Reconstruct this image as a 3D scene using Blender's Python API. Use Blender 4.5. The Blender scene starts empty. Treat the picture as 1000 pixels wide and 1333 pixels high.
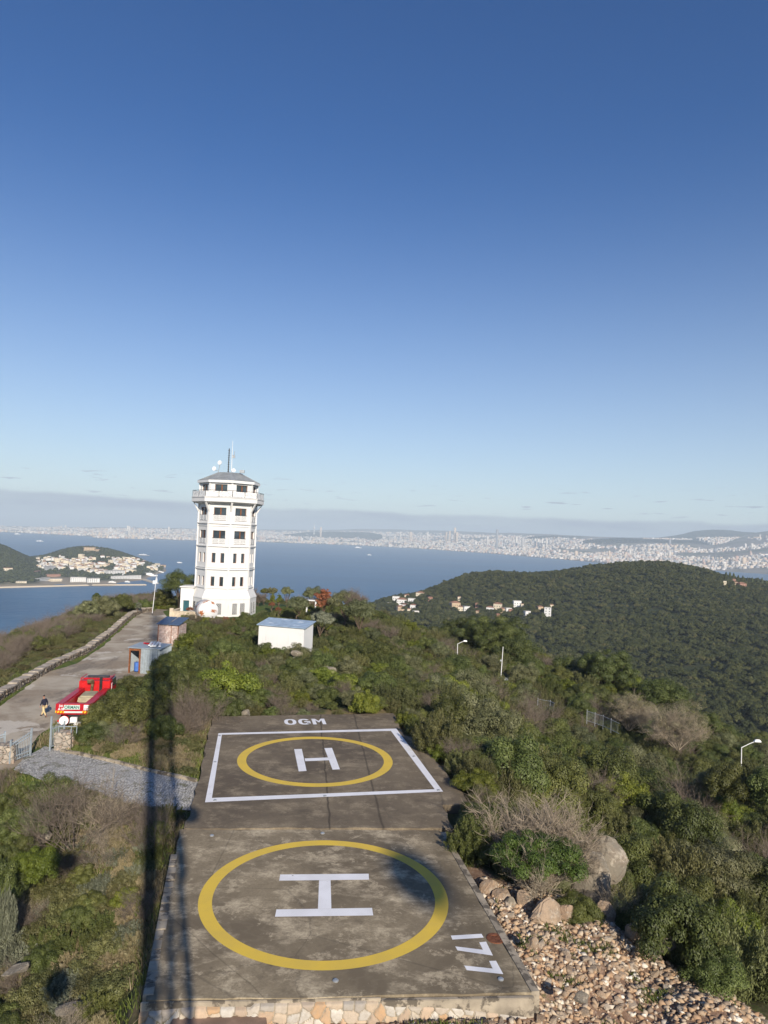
import bpy, bmesh, math, random
import numpy as np
from mathutils import Vector, Matrix
R = math.radians
HAZE = 0.85e-4                               # scattering per metre of the air
rng = np.random.default_rng(7)
random.seed(7)
sc = bpy.context.scene
COL = sc.collection

# ------------------------------------------------------------------ camera
FPX, CX, CY = 915.0, 500.0, 666.5
PITCH, ROLL, CAMH = R(1.85), R(2.3), 16.0
fw = np.array([0, math.cos(PITCH), math.sin(PITCH)])
up0 = np.array([0, -math.sin(PITCH), math.cos(PITCH)])
rt0 = np.array([1.0, 0, 0])
rt = math.cos(ROLL) * rt0 + math.sin(ROLL) * up0
upv = -math.sin(ROLL) * rt0 + math.cos(ROLL) * up0
cam_d = bpy.data.cameras.new("camera")
cam = bpy.data.objects.new("camera", cam_d)
COL.objects.link(cam)
cam_d.sensor_fit = 'VERTICAL'; cam_d.sensor_height = 36.0; cam_d.sensor_width = 27.0
cam_d.lens = FPX / 1333.0 * 36.0
cam_d.clip_start = 0.1; cam_d.clip_end = 200000.0
M = Matrix(((rt[0], upv[0], -fw[0], 0), (rt[1], upv[1], -fw[1], 0), (rt[2], upv[2], -fw[2], CAMH), (0, 0, 0, 1)))
cam.matrix_world = M
sc.camera = cam

def ray(px, py):
    return fw * FPX + rt * (px - CX) - upv * (py - CY)
def G(px, py, z=0.0):                       # where the sight line through a photo pixel meets height z
    d = ray(px, py); t = (z - CAMH) / d[2]
    return np.array([d[0] * t, d[1] * t, z])
def AT(px, py, Y):                          # the point of that sight line at distance Y
    d = ray(px, py); t = Y / d[1]
    return np.array([d[0] * t, Y, CAMH + d[2] * t])
def hor(px):                                # eye-level row at a column
    lo, hi = 600.0, 800.0
    for _ in range(40):
        m = (lo + hi) / 2
        if ray(px, m)[2] > 0: lo = m
        else: hi = m
    return lo
def proj(P):
    P = np.asarray(P, float); v = P - np.array([0, 0, CAMH])
    dz = v @ fw
    return CX + FPX * (v @ rt) / dz, CY - FPX * (v @ upv) / dz

# ------------------------------------------------------------------ sun, sky, exposure
d_ = ray(176, 1140)
SH_AZ = math.atan2(d_[0], d_[1])            # the way shadows fall on the ground
SUN_EL = R(25.0)
to_sun = Vector((-math.sin(SH_AZ) * math.cos(SUN_EL), -math.cos(SH_AZ) * math.cos(SUN_EL), math.sin(SUN_EL)))
sun_d = bpy.data.lights.new("sun", 'SUN'); sun_d.energy = 5.0; sun_d.angle = R(0.55); sun_d.color = (1.0, 0.90, 0.76)
sun = bpy.data.objects.new("sun", sun_d); COL.objects.link(sun)
sun.rotation_euler = to_sun.to_track_quat('Z', 'Y').to_euler()
world = bpy.data.worlds.new("World"); sc.world = world; world.use_nodes = True
wn, wl = world.node_tree.nodes, world.node_tree.links
wn.clear()
wo = wn.new("ShaderNodeOutputWorld"); bg = wn.new("ShaderNodeBackground"); bg.inputs[1].default_value = 0.088
sky = wn.new("ShaderNodeTexSky"); sky.sky_type = 'NISHITA'; sky.sun_disc = False
sky.sun_elevation = SUN_EL; sky.sun_rotation = math.atan2(to_sun.x, to_sun.y)
sky.altitude = 0; sky.air_density = 1.0; sky.dust_density = 0.3; sky.ozone_density = 4.0
tc = wn.new("ShaderNodeTexCoord")
sep = wn.new("ShaderNodeSeparateXYZ"); wl.new(tc.outputs["Generated"], sep.inputs[0])
def wmath(op, a, b=None, c=None):
    n = wn.new("ShaderNodeMath"); n.operation = op
    for i, v in enumerate((a, b, c)):
        if v is None: continue
        if isinstance(v, (int, float)): n.inputs[i].default_value = v
        else: wl.new(v, n.inputs[i])
    return n.outputs[0]
def wmap(v, a, b, c, d, smooth=True):
    n = wn.new("ShaderNodeMapRange"); n.interpolation_type = 'SMOOTHSTEP' if smooth else 'LINEAR'
    wl.new(v, n.inputs[0])
    for i, q in enumerate((a, b, c, d)): n.inputs[i + 1].default_value = q
    return n.outputs[0]
az = wmath('ARCTAN2', sep.outputs[0], sep.outputs[1])
el = wmath('ARCSINE', sep.outputs[2])
def wnoise(sx, sy, scale, detail, off):
    cb = wn.new("ShaderNodeCombineXYZ"); wl.new(wmath('MULTIPLY', az, sx), cb.inputs[0]); wl.new(wmath('MULTIPLY', el, sy), cb.inputs[1]); cb.inputs[2].default_value = off
    n = wn.new("ShaderNodeTexNoise"); n.inputs["Scale"].default_value = scale; n.inputs["Detail"].default_value = detail; n.inputs["Roughness"].default_value = 0.55
    wl.new(cb.outputs[0], n.inputs[0]); return n.outputs[0]
# the long bank of stratus lying on the horizon (top edge uneven, a thicker shelf towards the left)
edge_n = wnoise(1.0, 0.0, 9.0, 5, 3.1)
top = wmath('ADD', wmath('MULTIPLY', edge_n, 0.016), wmap(az, -0.45, -0.15, 0.029, 0.0235))
bank = wmap(wmath('SUBTRACT', el, top), -0.0035, 0.0035, 1.0, 0.0)
n1 = wnoise(1.0, 9.0, 7.0, 6, 0.0)
belly = wmap(n1, 0.35, 0.7, 0.62, 0.96)
bankf = wmath('MULTIPLY', bank, belly)
n2 = wnoise(1.0, 9.0, 22.0, 5, 7.0)
wisp = wmath('MULTIPLY', wmath('MULTIPLY', wmap(n2, 0.60, 0.68, 0.0, 0.75), wmap(el, 0.032, 0.044, 0.0, 1.0)), wmap(el, 0.060, 0.082, 1.0, 0.0))
fac = wmath('MAXIMUM', bankf, wisp)
# thin veil of haze low in the sky
veil = wmath('MULTIPLY', wmath('POWER', wmap(el, 0.0, 0.55, 1.0, 0.0, False), 2.2), 0.74)
mixv = wn.new("ShaderNodeMix"); mixv.data_type = 'RGBA'; wl.new(veil, mixv.inputs["Factor"])
hsv = wn.new("ShaderNodeHueSaturation"); hsv.inputs["Hue"].default_value = 0.510; hsv.inputs["Saturation"].default_value = 1.20; hsv.inputs["Value"].default_value = 1.06
wl.new(sky.outputs[0], hsv.inputs["Color"]); wl.new(hsv.outputs[0], mixv.inputs["A"]); mixv.inputs["B"].default_value = (6.6, 7.6, 8.4, 1)
mixc = wn.new("ShaderNodeMix"); mixc.data_type = 'RGBA'; wl.new(fac, mixc.inputs["Factor"])
wl.new(mixv.outputs["Result"], mixc.inputs["A"]); mixc.inputs["B"].default_value = (3.7, 4.3, 5.4, 1)
wl.new(mixc.outputs["Result"], bg.inputs[0]); wl.new(bg.outputs[0], wo.inputs[0])
vs = sc.view_settings
sc.display_settings.display_device = 'sRGB'
vs.view_transform = 'Standard'; vs.look = 'None'; vs.gamma = 1.0; vs.use_curve_mapping = False; vs.exposure = 0.25
sc.cycles.max_bounces = 6; sc.cycles.diffuse_bounces = 3; sc.cycles.glossy_bounces = 2; sc.cycles.transmission_bounces = 3
sc.cycles.transparent_max_bounces = 4; sc.cycles.volume_bounces = 0

# ------------------------------------------------------------------ helpers
def lin(r, g, b):                           # an sRGB triple as linear
    f = lambda c: (c / 255.0) / 12.92 if c / 255.0 <= 0.04045 else (((c / 255.0) + 0.055) / 1.055) ** 2.4
    return (f(r), f(g), f(b), 1.0)
def tag(o, label=None, cat=None, group=None, kind=None):
    if label: o["label"] = label
    if cat: o["category"] = cat
    if group: o["group"] = group
    if kind: o["kind"] = kind
    return o
def empty(name, loc=(0, 0, 0), rz=0.0, label=None, cat=None, group=None):
    o = bpy.data.objects.new(name, None); COL.objects.link(o)
    o.location = [float(c) for c in loc]; o.rotation_euler = (0, 0, rz); o.empty_display_size = 0.3
    return tag(o, label, cat, group)
def link(name, me, parent=None, loc=None, rz=None):
    o = bpy.data.objects.new(name, me); COL.objects.link(o)
    if parent is not None: o.parent = parent
    if loc is not None: o.location = [float(c) for c in loc]
    if rz is not None: o.rotation_euler = (0, 0, rz)
    return o
def copy_tree(o, parent=None):
    c = o.copy(); COL.objects.link(c); c.parent = parent
    for ch in list(o.children): copy_tree(ch, c)
    return c

class MB:
    def __init__(s): s.v, s.f, s.m = [], [], []
    def add(s, vs, fs, mi=0):
        b = len(s.v); s.v += [tuple(float(c) for c in p) for p in vs]
        s.f += [tuple(b + i for i in f) for f in fs]; s.m += [mi] * len(fs); return s
    def box(s, c, d, rz=0.0, mi=0, taper=1.0, rx=0.0):
        x, y, z = d[0] / 2, d[1] / 2, d[2] / 2; vs = []
        for sz in (-1, 1):
            t = taper if sz > 0 else 1.0
            for sx, sy in ((-1, -1), (1, -1), (1, 1), (-1, 1)):
                p = Vector((sx * x * t, sy * y * t, sz * z))
                if rx: p = Matrix.Rotation(rx, 3, 'X') @ p
                if rz: p = Matrix.Rotation(rz, 3, 'Z') @ p
                vs.append(p + Vector(c))
        return s.add(vs, [(3, 2, 1, 0), (4, 5, 6, 7), (0, 1, 5, 4), (1, 2, 6, 5), (2, 3, 7, 6), (3, 0, 4, 7)], mi)
    def tube(s, p0, p1, r0, r1=None, n=8, mi=0, caps=True):
        p0, p1 = Vector(p0), Vector(p1); r1 = r0 if r1 is None else r1
        ax = (p1 - p0)
        if ax.length < 1e-6: return s
        q = ax.to_track_quat('Z', 'Y'); vs = []
        for p, r in ((p0, r0), (p1, r1)):
            for k in range(n):
                a = 2 * math.pi * k / n
                vs.append(p + q @ Vector((r * math.cos(a), r * math.sin(a), 0)))
        fs = [(k, (k + 1) % n, n + (k + 1) % n, n + k) for k in range(n)]
        if caps: fs += [tuple(range(n - 1, -1, -1)), tuple(range(n, 2 * n))]
        return s.add(vs, fs, mi)
    def path(s, pts, r, n=6, mi=0):
        for a, b in zip(pts[:-1], pts[1:]): s.tube(a, b, r, r, n, mi)
        return s
    def ring(s, rads, n, phase=0.0, c=(0, 0), mi=0, caps=(True, True)):   # rads: [(radius, z), ...] lathe
        vs = [(c[0] + r * math.cos(2 * math.pi * k / n + phase), c[1] + r * math.sin(2 * math.pi * k / n + phase), z) for r, z in rads for k in range(n)]
        fs = []
        for j in range(len(rads) - 1):
            for k in range(n):
                fs.append((j * n + k, j * n + (k + 1) % n, (j + 1) * n + (k + 1) % n, (j + 1) * n + k))
        if caps[0]: fs.append(tuple(range(n - 1, -1, -1)))
        if caps[1]: fs.append(tuple(range((len(rads) - 1) * n, len(rads) * n)))
        return s.add(vs, fs, mi)
    def prism(s, poly, z0, z1, mi=0):
        n = len(poly); a = sum(poly[i][0] * poly[(i + 1) % n][1] - poly[(i + 1) % n][0] * poly[i][1] for i in range(n))
        if a < 0: poly = poly[::-1]
        vs = [(p[0], p[1], z0) for p in poly] + [(p[0], p[1], z1) for p in poly]
        return s.add(vs, [tuple(range(n - 1, -1, -1)), tuple(range(n, 2 * n))] + [(i, (i + 1) % n, n + (i + 1) % n, n + i) for i in range(n)], mi)
    def mesh(s, name, mats, smooth=False, bevel=0.0):
        me = bpy.data.meshes.new(name); me.from_pydata(s.v, [], s.f)
        mats = mats if isinstance(mats, (list, tuple)) else [mats]
        for m in mats: me.materials.append(m)
        me.polygons.foreach_set("material_index", s.m)
        if smooth: me.polygons.foreach_set("use_smooth", [True] * len(s.f))
        me.update()
        if bevel:
            bm = bmesh.new(); bm.from_mesh(me)
            bmesh.ops.bevel(bm, geom=bm.edges[:], offset=bevel, segments=2, affect='EDGES', clamp_overlap=True)
            bm.to_mesh(me); bm.free()
        return me
    def build(s, name, mats, parent=None, loc=None, rz=None, smooth=False, bevel=0.0):
        return link(name, s.mesh(name, mats, smooth, bevel), parent, loc, rz)

def np_mesh(name, V, F, mats, tint=None, smooth=False, mi=None):           # V (n,3), F (m,k)
    me = bpy.data.meshes.new(name); V = np.ascontiguousarray(V, dtype=np.float32); F = np.ascontiguousarray(F, dtype=np.int32)
    k = F.shape[1]
    me.vertices.add(len(V)); me.vertices.foreach_set("co", V.ravel())
    me.loops.add(F.size); me.loops.foreach_set("vertex_index", F.ravel())
    me.polygons.add(len(F)); me.polygons.foreach_set("loop_start", np.arange(0, F.size, k, dtype=np.int32))
    me.polygons.foreach_set("loop_total", np.full(len(F), k, dtype=np.int32))
    if smooth: me.polygons.foreach_set("use_smooth", np.ones(len(F), dtype=bool))
    for m in (mats if isinstance(mats, (list, tuple)) else [mats]): me.materials.append(m)
    if mi is not None: me.polygons.foreach_set("material_index", np.asarray(mi, dtype=np.int32))
    if tint is not None:
        at = me.attributes.new("tint", 'FLOAT', 'FACE'); at.data.foreach_set("value", np.ascontiguousarray(tint, dtype=np.float32))
    me.update(calc_edges=True)
    return me

def hash2(ix, iy, seed):
    h = np.sin(ix * 127.1 + iy * 311.7 + seed * 74.7) * 43758.5453
    return h - np.floor(h)
def vnoise(x, y, seed=0):
    x = np.asarray(x, float); y = np.asarray(y, float)
    ix, iy = np.floor(x), np.floor(y); fx, fy = x - ix, y - iy
    fx = fx * fx * (3 - 2 * fx); fy = fy * fy * (3 - 2 * fy)
    a, b = hash2(ix, iy, seed), hash2(ix + 1, iy, seed); c, d = hash2(ix, iy + 1, seed), hash2(ix + 1, iy + 1, seed)
    return a + (b - a) * fx + (c - a) * fy + (a - b - c + d) * fx * fy
def fbm(x, y, oct=4, seed=0):
    s, a, t = 0, 1.0, 0
    for o in range(oct):
        s = s + a * vnoise(x * 2 ** o, y * 2 ** o, seed + o); t += a; a *= 0.5
    return s / t

# ------------------------------------------------------------------ materials
class NT:
    def __init__(s, name):
        s.m = bpy.data.materials.new(name); s.m.use_nodes = True; s.t = s.m.node_tree; s.n = s.t.nodes; s.l = s.t.links
        s.b = s.n["Principled BSDF"]; s.out = s.n["Material Output"]
        s.b.inputs["Specular IOR Level"].default_value = 0.3
        s.geo = s.n.new("ShaderNodeNewGeometry"); s.tc = s.n.new("ShaderNodeTexCoord")
        s.pos = s.geo.outputs["Position"]
    def set(s, k, v):
        if hasattr(v, "links"): s.l.new(v, s.b.inputs[k])
        else: s.b.inputs[k].default_value = v
    def math(s, op, a, b=None, c=None, clamp=False):
        n = s.n.new("ShaderNodeMath"); n.operation = op; n.use_clamp = clamp
        for i, v in enumerate((a, b, c)):
            if v is None: continue
            if isinstance(v, (int, float)): n.inputs[i].default_value = v
            else: s.l.new(v, n.inputs[i])
        return n.outputs[0]
    def scaled(s, vec, sx, sy, sz, rz=0.0):
        n = s.n.new("ShaderNodeMapping"); n.inputs["Scale"].default_value = (sx, sy, sz); n.inputs["Rotation"].default_value = (0, 0, rz)
        s.l.new(vec, n.inputs[0]); return n.outputs[0]
    def noise(s, vec, scale, detail=4, rough=0.55, dist=0.0):
        n = s.n.new("ShaderNodeTexNoise"); n.inputs["Scale"].default_value = scale; n.inputs["Detail"].default_value = detail
        n.inputs["Roughness"].default_value = rough; n.inputs["Distortion"].default_value = dist; s.l.new(vec, n.inputs[0]); return n.outputs[0]
    def voro(s, vec, scale, feature='F1', out="Distance", rnd=1.0):
        n = s.n.new("ShaderNodeTexVoronoi"); n.feature = feature; n.inputs["Scale"].default_value = scale; n.inputs["Randomness"].default_value = rnd
        s.l.new(vec, n.inputs[0]); return n.outputs[out]
    def map(s, v, a, b, c=0.0, d=1.0, smooth=True):
        n = s.n.new("ShaderNodeMapRange"); n.interpolation_type = 'SMOOTHSTEP' if smooth else 'LINEAR'; s.l.new(v, n.inputs[0])
        for i, q in enumerate((a, b, c, d)): n.inputs[i + 1].default_value = q
        return n.outputs[0]
    def mix(s, f, a, b, mode='MIX'):
        n = s.n.new("ShaderNodeMix"); n.data_type = 'RGBA'; n.blend_type = mode
        for k, v in (("Factor", f), ("A", a), ("B", b)):
            if hasattr(v, "links"): s.l.new(v, n.inputs[k])
            else: n.inputs[k].default_value = v
        return n.outputs["Result"]
    def ramp(s, f, stops):
        n = s.n.new("ShaderNodeValToRGB"); s.l.new(f, n.inputs[0]); e = n.color_ramp.elements
        while len(e) < len(stops): e.new(0.5)
        for i, (p, c) in enumerate(stops): e[i].position = p; e[i].color = c
        return n.outputs[0]
    def bump(s, h, strength=0.5, dist=0.05):
        n = s.n.new("ShaderNodeBump"); n.inputs["Strength"].default_value = strength; n.inputs["Distance"].default_value = dist
        s.l.new(h, n.inputs["Height"]); s.l.new(n.outputs[0], s.b.inputs["Normal"])
    def attr(s, name):
        n = s.n.new("ShaderNodeAttribute"); n.attribute_name = name; return n.outputs["Fac"]
    def rand(s):
        return s.n.new("ShaderNodeObjectInfo").outputs["Random"]

def plain(name, col, rough=0.6, metal=0.0, var=0.12, scale=3.0, bump=0.0, bscale=20.0, dirt=None, dirt_amt=0.4, dirt_scale=1.5):
    t = NT(name); o = t.tc.outputs["Object"]
    c2 = tuple(max(0, x * (1 - var)) for x in col[:3]) + (1,); c3 = tuple(min(1, x * (1 + var)) for x in col[:3]) + (1,)
    c = t.mix(t.map(t.noise(o, scale), 0.3, 0.7), c2, c3)
    if dirt: c = t.mix(t.map(t.noise(o, dirt_scale, 6, 0.65), 1 - dirt_amt, 1.08 - dirt_amt), c, dirt)
    t.set("Base Color", c); t.set("Roughness", rough); t.set("Metallic", metal)
    if bump: t.bump(t.noise(o, bscale, 5), bump, 0.02)
    return t.m
MAT = {}
t = NT('white_wall'); o_ = t.tc.outputs['Object']; c = t.mix(t.map(t.noise(o_, .5, 5), .35, .7), (0.72, 0.71, 0.69, 1), (0.65, 0.65, 0.64, 1)); c = t.mix(t.map(t.noise(t.scaled(o_, 2.2, 2.2, .16), 1.4, 7, .7), .56, .74, 0, .55), c, (0.45, 0.42, 0.37, 1)); c = t.mix(t.map(t.noise(o_, 1.1, 8, .75), .62, .72, 0, .4), c, (0.52, 0.50, 0.46, 1)); t.set('Base Color', c); t.set('Roughness', .8); t.bump(t.noise(o_, 8, 5), .15, .02); MAT['white_wall'] = t.m
MAT['white_paint'] = plain('white_paint', (0.78, 0.78, 0.77, 1), 0.55, var=0.05, scale=2)
MAT['brown_wood'] = plain('brown_wood', (0.20, 0.075, 0.03, 1), 0.5, var=0.3, scale=6)
MAT['glass'] = plain('window_glass', (0.035, 0.05, 0.06, 1), 0.08, var=0.4, scale=0.7); MAT['glass'].node_tree.nodes["Principled BSDF"].inputs["Specular IOR Level"].default_value = 0.8
MAT['roof_zinc'] = plain('roof_zinc', (0.30, 0.32, 0.33, 1), 0.45, metal=0.2, var=0.15, scale=1.2)
MAT['dark_metal'] = plain('dark_metal', (0.06, 0.06, 0.065, 1), 0.5, metal=0.4, var=0.3)
MAT['grey_metal'] = plain('grey_metal', (0.42, 0.44, 0.45, 1), 0.4, metal=0.5, var=0.15, scale=5)
MAT['galv'] = plain('galvanised', (0.36, 0.41, 0.44, 1), 0.5, metal=0.3, var=0.12, scale=4, dirt=(0.25, 0.2, 0.16, 1), dirt_amt=0.35)
MAT['rust'] = plain('rusty_iron', (0.16, 0.06, 0.03, 1), 0.9, var=0.4, scale=8, bump=0.4)
MAT['tank'] = plain('rusty_white_tank', (0.66, 0.66, 0.66, 1), 0.5, var=0.05, dirt=(0.34, 0.12, 0.04, 1), dirt_amt=0.50, dirt_scale=0.8)
MAT['beige_stone'] = plain('beige_stone', (0.55, 0.46, 0.34, 1), 0.85, var=0.15, scale=2, bump=0.4, bscale=6)
MAT['red_paint'] = plain('red_paint', (0.42, 0.012, 0.022, 1), 0.35, var=0.12, scale=3, dirt=(0.20, 0.02, 0.03, 1), dirt_amt=0.35)
MAT['bright_red'] = plain('bright_red_paint', (0.50, 0.012, 0.014, 1), 0.4, var=0.12, dirt=(0.25, 0.03, 0.03, 1), dirt_amt=0.4)
MAT['black'] = plain('black_rubber', (0.02, 0.02, 0.02, 1), 0.8, var=0.3)
MAT['canvas'] = plain('khaki_canvas', (0.34, 0.30, 0.20, 1), 0.9, var=0.15, bump=0.4, bscale=4)
MAT['blue'] = plain('blue_plastic', (0.07, 0.17, 0.50, 1), 0.45, var=0.15)
MAT['teal'] = plain('teal_metal', (0.03, 0.10, 0.12, 1), 0.5, var=0.2)
MAT['blue_roof'] = plain('pale_blue_roof', (0.33, 0.43, 0.54, 1), 0.5, metal=0.1, var=0.15, scale=1.5, dirt=(0.6, 0.66, 0.7, 1), dirt_amt=0.42, dirt_scale=0.7)
MAT['blue_ribbed'] = plain('blue_ribbed_sheet', (0.10, 0.15, 0.24, 1), 0.4, metal=0.3, var=0.15)
MAT['pink_board'] = plain('weathered_board', (0.42, 0.32, 0.28, 1), 0.85, var=0.3, scale=5, dirt=(0.6, 0.55, 0.5, 1), dirt_amt=0.45, dirt_scale=3)
MAT['skin'] = plain('skin', (0.35, 0.18, 0.12, 1), 0.6, var=0.05)
MAT['navy'] = plain('navy_cloth', (0.022, 0.025, 0.045, 1), 0.9, var=0.25)
MAT['beige_cloth'] = plain('beige_cloth', (0.60, 0.47, 0.26, 1), 0.9, var=0.12)
MAT['dark_hair'] = plain('dark_hair', (0.012, 0.011, 0.012, 1), 0.7, var=0.2)
MAT['yellow'] = plain('yellow_film', (0.85, 0.50, 0.02, 1), 0.4, var=0.05)
MAT['green_letter'] = plain('green_lettering', (0.015, 0.13, 0.09, 1), 0.4, var=0.05)
MAT['pale_plate'] = plain('pale_plate', (0.55, 0.62, 0.58, 1), 0.4, var=0.05)
MAT['tile_roof'] = plain('clay_tile_roof', (0.27, 0.14, 0.095, 1), 0.85, var=0.25, scale=0.5)
MAT['pale_roof'] = plain('pale_flat_roof', (0.50, 0.47, 0.42, 1), 0.85, var=0.15, scale=0.3)
MAT['asphalt_roof'] = plain('grey_roof', (0.25, 0.25, 0.26, 1), 0.85, var=0.15, scale=0.3)
MAT['cream_wall'] = plain('cream_wall', (0.66, 0.58, 0.44, 1), 0.85, var=0.1, scale=0.2)
MAT['ochre_wall'] = plain('ochre_wall', (0.50, 0.38, 0.26, 1), 0.85, var=0.1, scale=0.2)
MAT['terracotta_wall'] = plain('terracotta_wall', (0.34, 0.19, 0.14, 1), 0.85, var=0.1, scale=0.2)

def road_white(name, col, wear=0.405):
    t = NT(name)
    n = t.noise(t.pos, 3.0, 8, 0.7); f = t.map(n, wear + 0.24, wear + 0.34)
    c = t.mix(f, col, (0.16, 0.14, 0.11, 1))
    c = t.mix(t.map(t.noise(t.pos, 0.8, 5), 0.35, 0.75, 0.0, 0.16), c, (0.22, 0.19, 0.14, 1))
    t.set("Base Color", c); t.set("Roughness", 0.75); t.bump(t.noise(t.pos, 30, 4), 0.15, 0.01)
    return t.m
MAT['line_white'] = road_white('white_line_paint', (0.80, 0.80, 0.82, 1))
MAT['line_yellow'] = road_white('yellow_line_paint', (0.72, 0.50, 0.07, 1), 0.46)

def concrete(name, base, pale, dark, seams=(), crack=0.0):
    t = NT(name); p = t.pos
    c = t.mix(t.map(t.noise(p, 0.16, 6, 0.6, 0.4), 0.36, 0.66), dark, base)
    c = t.mix(t.map(t.noise(t.scaled(p, 1, 1.6, 1), 0.40, 10, 0.72, 0.1), 0.47, 0.68, 0, 0.85), c, pale)
    c = t.mix(t.map(t.noise(t.scaled(p, 1.3, 1, 1, 0.4), 0.42, 8, 0.72, 0.2), 0.54, 0.64, 0, 0.6), c, dark)
    c = t.mix(t.map(t.noise(p, 0.75, 12, 0.76), 0.535, 0.60, 0, 0.55), c, pale)
    c = t.mix(t.map(t.noise(t.scaled(p, 1, 1, 1, .7), 0.50, 12, 0.78), 0.55, 0.62, 0, 0.55), c, dark)
    c = t.mix(t.map(t.noise(p, 9.0, 4, 0.6), 0.35, 0.65, 0.0, 0.35), c, dark)
    wv = t.n.new("ShaderNodeTexWave"); wv.inputs["Scale"].default_value = 0.9; wv.inputs["Distortion"].default_value = 14; wv.inputs["Detail"].default_value = 4
    t.l.new(t.scaled(p, 0.4, 1.0, 1.0), wv.inputs[0])
    c = t.mix(t.math('MULTIPLY', t.map(wv.outputs["Fac"], 0.75, 1.0), 0.04), c, pale)
    sx = t.n.new("ShaderNodeSeparateXYZ"); t.l.new(p, sx.inputs[0])
    wob = t.math('MULTIPLY', t.math('SUBTRACT', t.noise(p, 0.8, 5), 0.5), 0.30)
    for (x0, y0, x1, y1, w, amt) in seams:      # the pour joints, stained along their length
        L = math.hypot(x1 - x0, y1 - y0); nx, ny = (y1 - y0) / L, -(x1 - x0) / L
        dd = t.math('ADD', t.math('ADD', t.math('MULTIPLY', sx.outputs[0], nx), t.math('MULTIPLY', sx.outputs[1], ny)), -(x0 * nx + y0 * ny))
        dd = t.math('ABSOLUTE', t.math('ADD', dd, wob))
        c = t.mix(t.math('MULTIPLY', t.map(dd, 0.0, w, 1, 0), amt), c, (dark[0] * .45, dark[1] * .45, dark[2] * .45, 1))
    e = t.voro(t.mix(0.35, p, t.noise(p, 1.5, 4)), 0.22, 'DISTANCE_TO_EDGE')
    c = t.mix(t.math('MULTIPLY', t.map(e, 0.0, 0.006, 1, 0), crack), c, (0.04, 0.035, 0.03, 1))
    t.set("Base Color", c); t.set("Roughness", 0.9); t.bump(t.noise(p, 14, 8, 0.7), 0.35, 0.02)
    return t.m

def masonry(name, cols, scale=2.2, mortar=(0.33, 0.30, 0.25, 1), w=0.06, obj=False, bump=0.9):
    t = NT(name); p = t.tc.outputs["Object"] if obj else t.pos
    p = t.mix(0.12, p, t.noise(p, 2.0, 3))
    e = t.voro(p, scale, 'DISTANCE_TO_EDGE'); cell = t.voro(p, scale, 'F1', "Color")
    s = t.n.new("ShaderNodeSeparateColor"); t.l.new(cell, s.inputs[0])
    n = len(cols); c = t.ramp(s.outputs[0], [(i / (n - 1), cols[i]) for i in range(n)])
    c = t.mix(t.map(t.noise(p, 8, 6, 0.7), 0.3, 0.7, 0, 0.4), c, (0.2, 0.17, 0.13, 1))
    c = t.mix(t.map(e, w * 0.4, w, 1, 0), c, mortar)
    t.set("Base Color", c); t.set("Roughness", 0.9)
    h = t.math('ADD', t.map(e, 0, 0.14), t.math('MULTIPLY', t.noise(p, 9, 5), 0.35)); t.bump(h, bump, 0.08)
    return t.m
STC = [(0.50, 0.38, 0.26, 1), (0.46, 0.43, 0.38, 1), (0.58, 0.54, 0.47, 1), (0.48, 0.30, 0.16, 1), (0.36, 0.33, 0.29, 1), (0.62, 0.52, 0.38, 1)]
MAT['rubble_wall'] = masonry('stone_facing', STC, 2.6)
MAT['dry_wall'] = masonry('dry_stone', [(0.34, 0.24, 0.17, 1), (0.30, 0.27, 0.23, 1), (0.44, 0.38, 0.30, 1), (0.22, 0.15, 0.11, 1)], 2.4, mortar=(0.09, 0.07, 0.05, 1), w=0.09)
MAT['wall_cap'] = plain('wall_cap', (0.36, 0.31, 0.25, 1), 0.9, var=0.25, scale=1.5, bump=0.6, bscale=5, dirt=(0.6, 0.57, 0.5, 1), dirt_amt=0.40)
def rockmat(name, a, b, c):
    t = NT(name); o = t.tc.outputs["Object"]; r = t.rand()
    col = t.ramp(r, [(0.0, a), (0.35, b), (0.7, c), (1.0, a)])
    col = t.mix(t.map(t.noise(o, 2.0, 7, 0.7), 0.4, 0.65, 0, 0.5), col, (0.20, 0.15, 0.11, 1))
    col = t.mix(t.map(t.noise(o, 1.3, 9, .75), 0.50, 0.62, 0, 0.5), col, (0.56, 0.50, 0.40, 1)); col = t.mix(t.map(t.noise(o, 3.1, 9, .8), 0.56, 0.64, 0, 0.7), col, (0.13, 0.115, 0.09, 1))
    t.set("Base Color", col); t.set("Roughness", 0.9); t.bump(t.noise(o, 5, 8, 0.7), 0.8, 0.1); return t.m
MAT['rubble'] = rockmat('rubble_stone', (0.43, 0.29, 0.18, 1), (0.56, 0.47, 0.36, 1), (0.33, 0.24, 0.16, 1))
MAT['pink_rock'] = rockmat('pink_rock', (0.36, 0.26, 0.175, 1), (0.33, 0.23, 0.155, 1), (0.38, 0.285, 0.20, 1))
MAT['lichen_rock'] = rockmat('lichen_rock', (0.21, 0.185, 0.145, 1), (0.24, 0.21, 0.16, 1), (0.19, 0.17, 0.14, 1))
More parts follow.
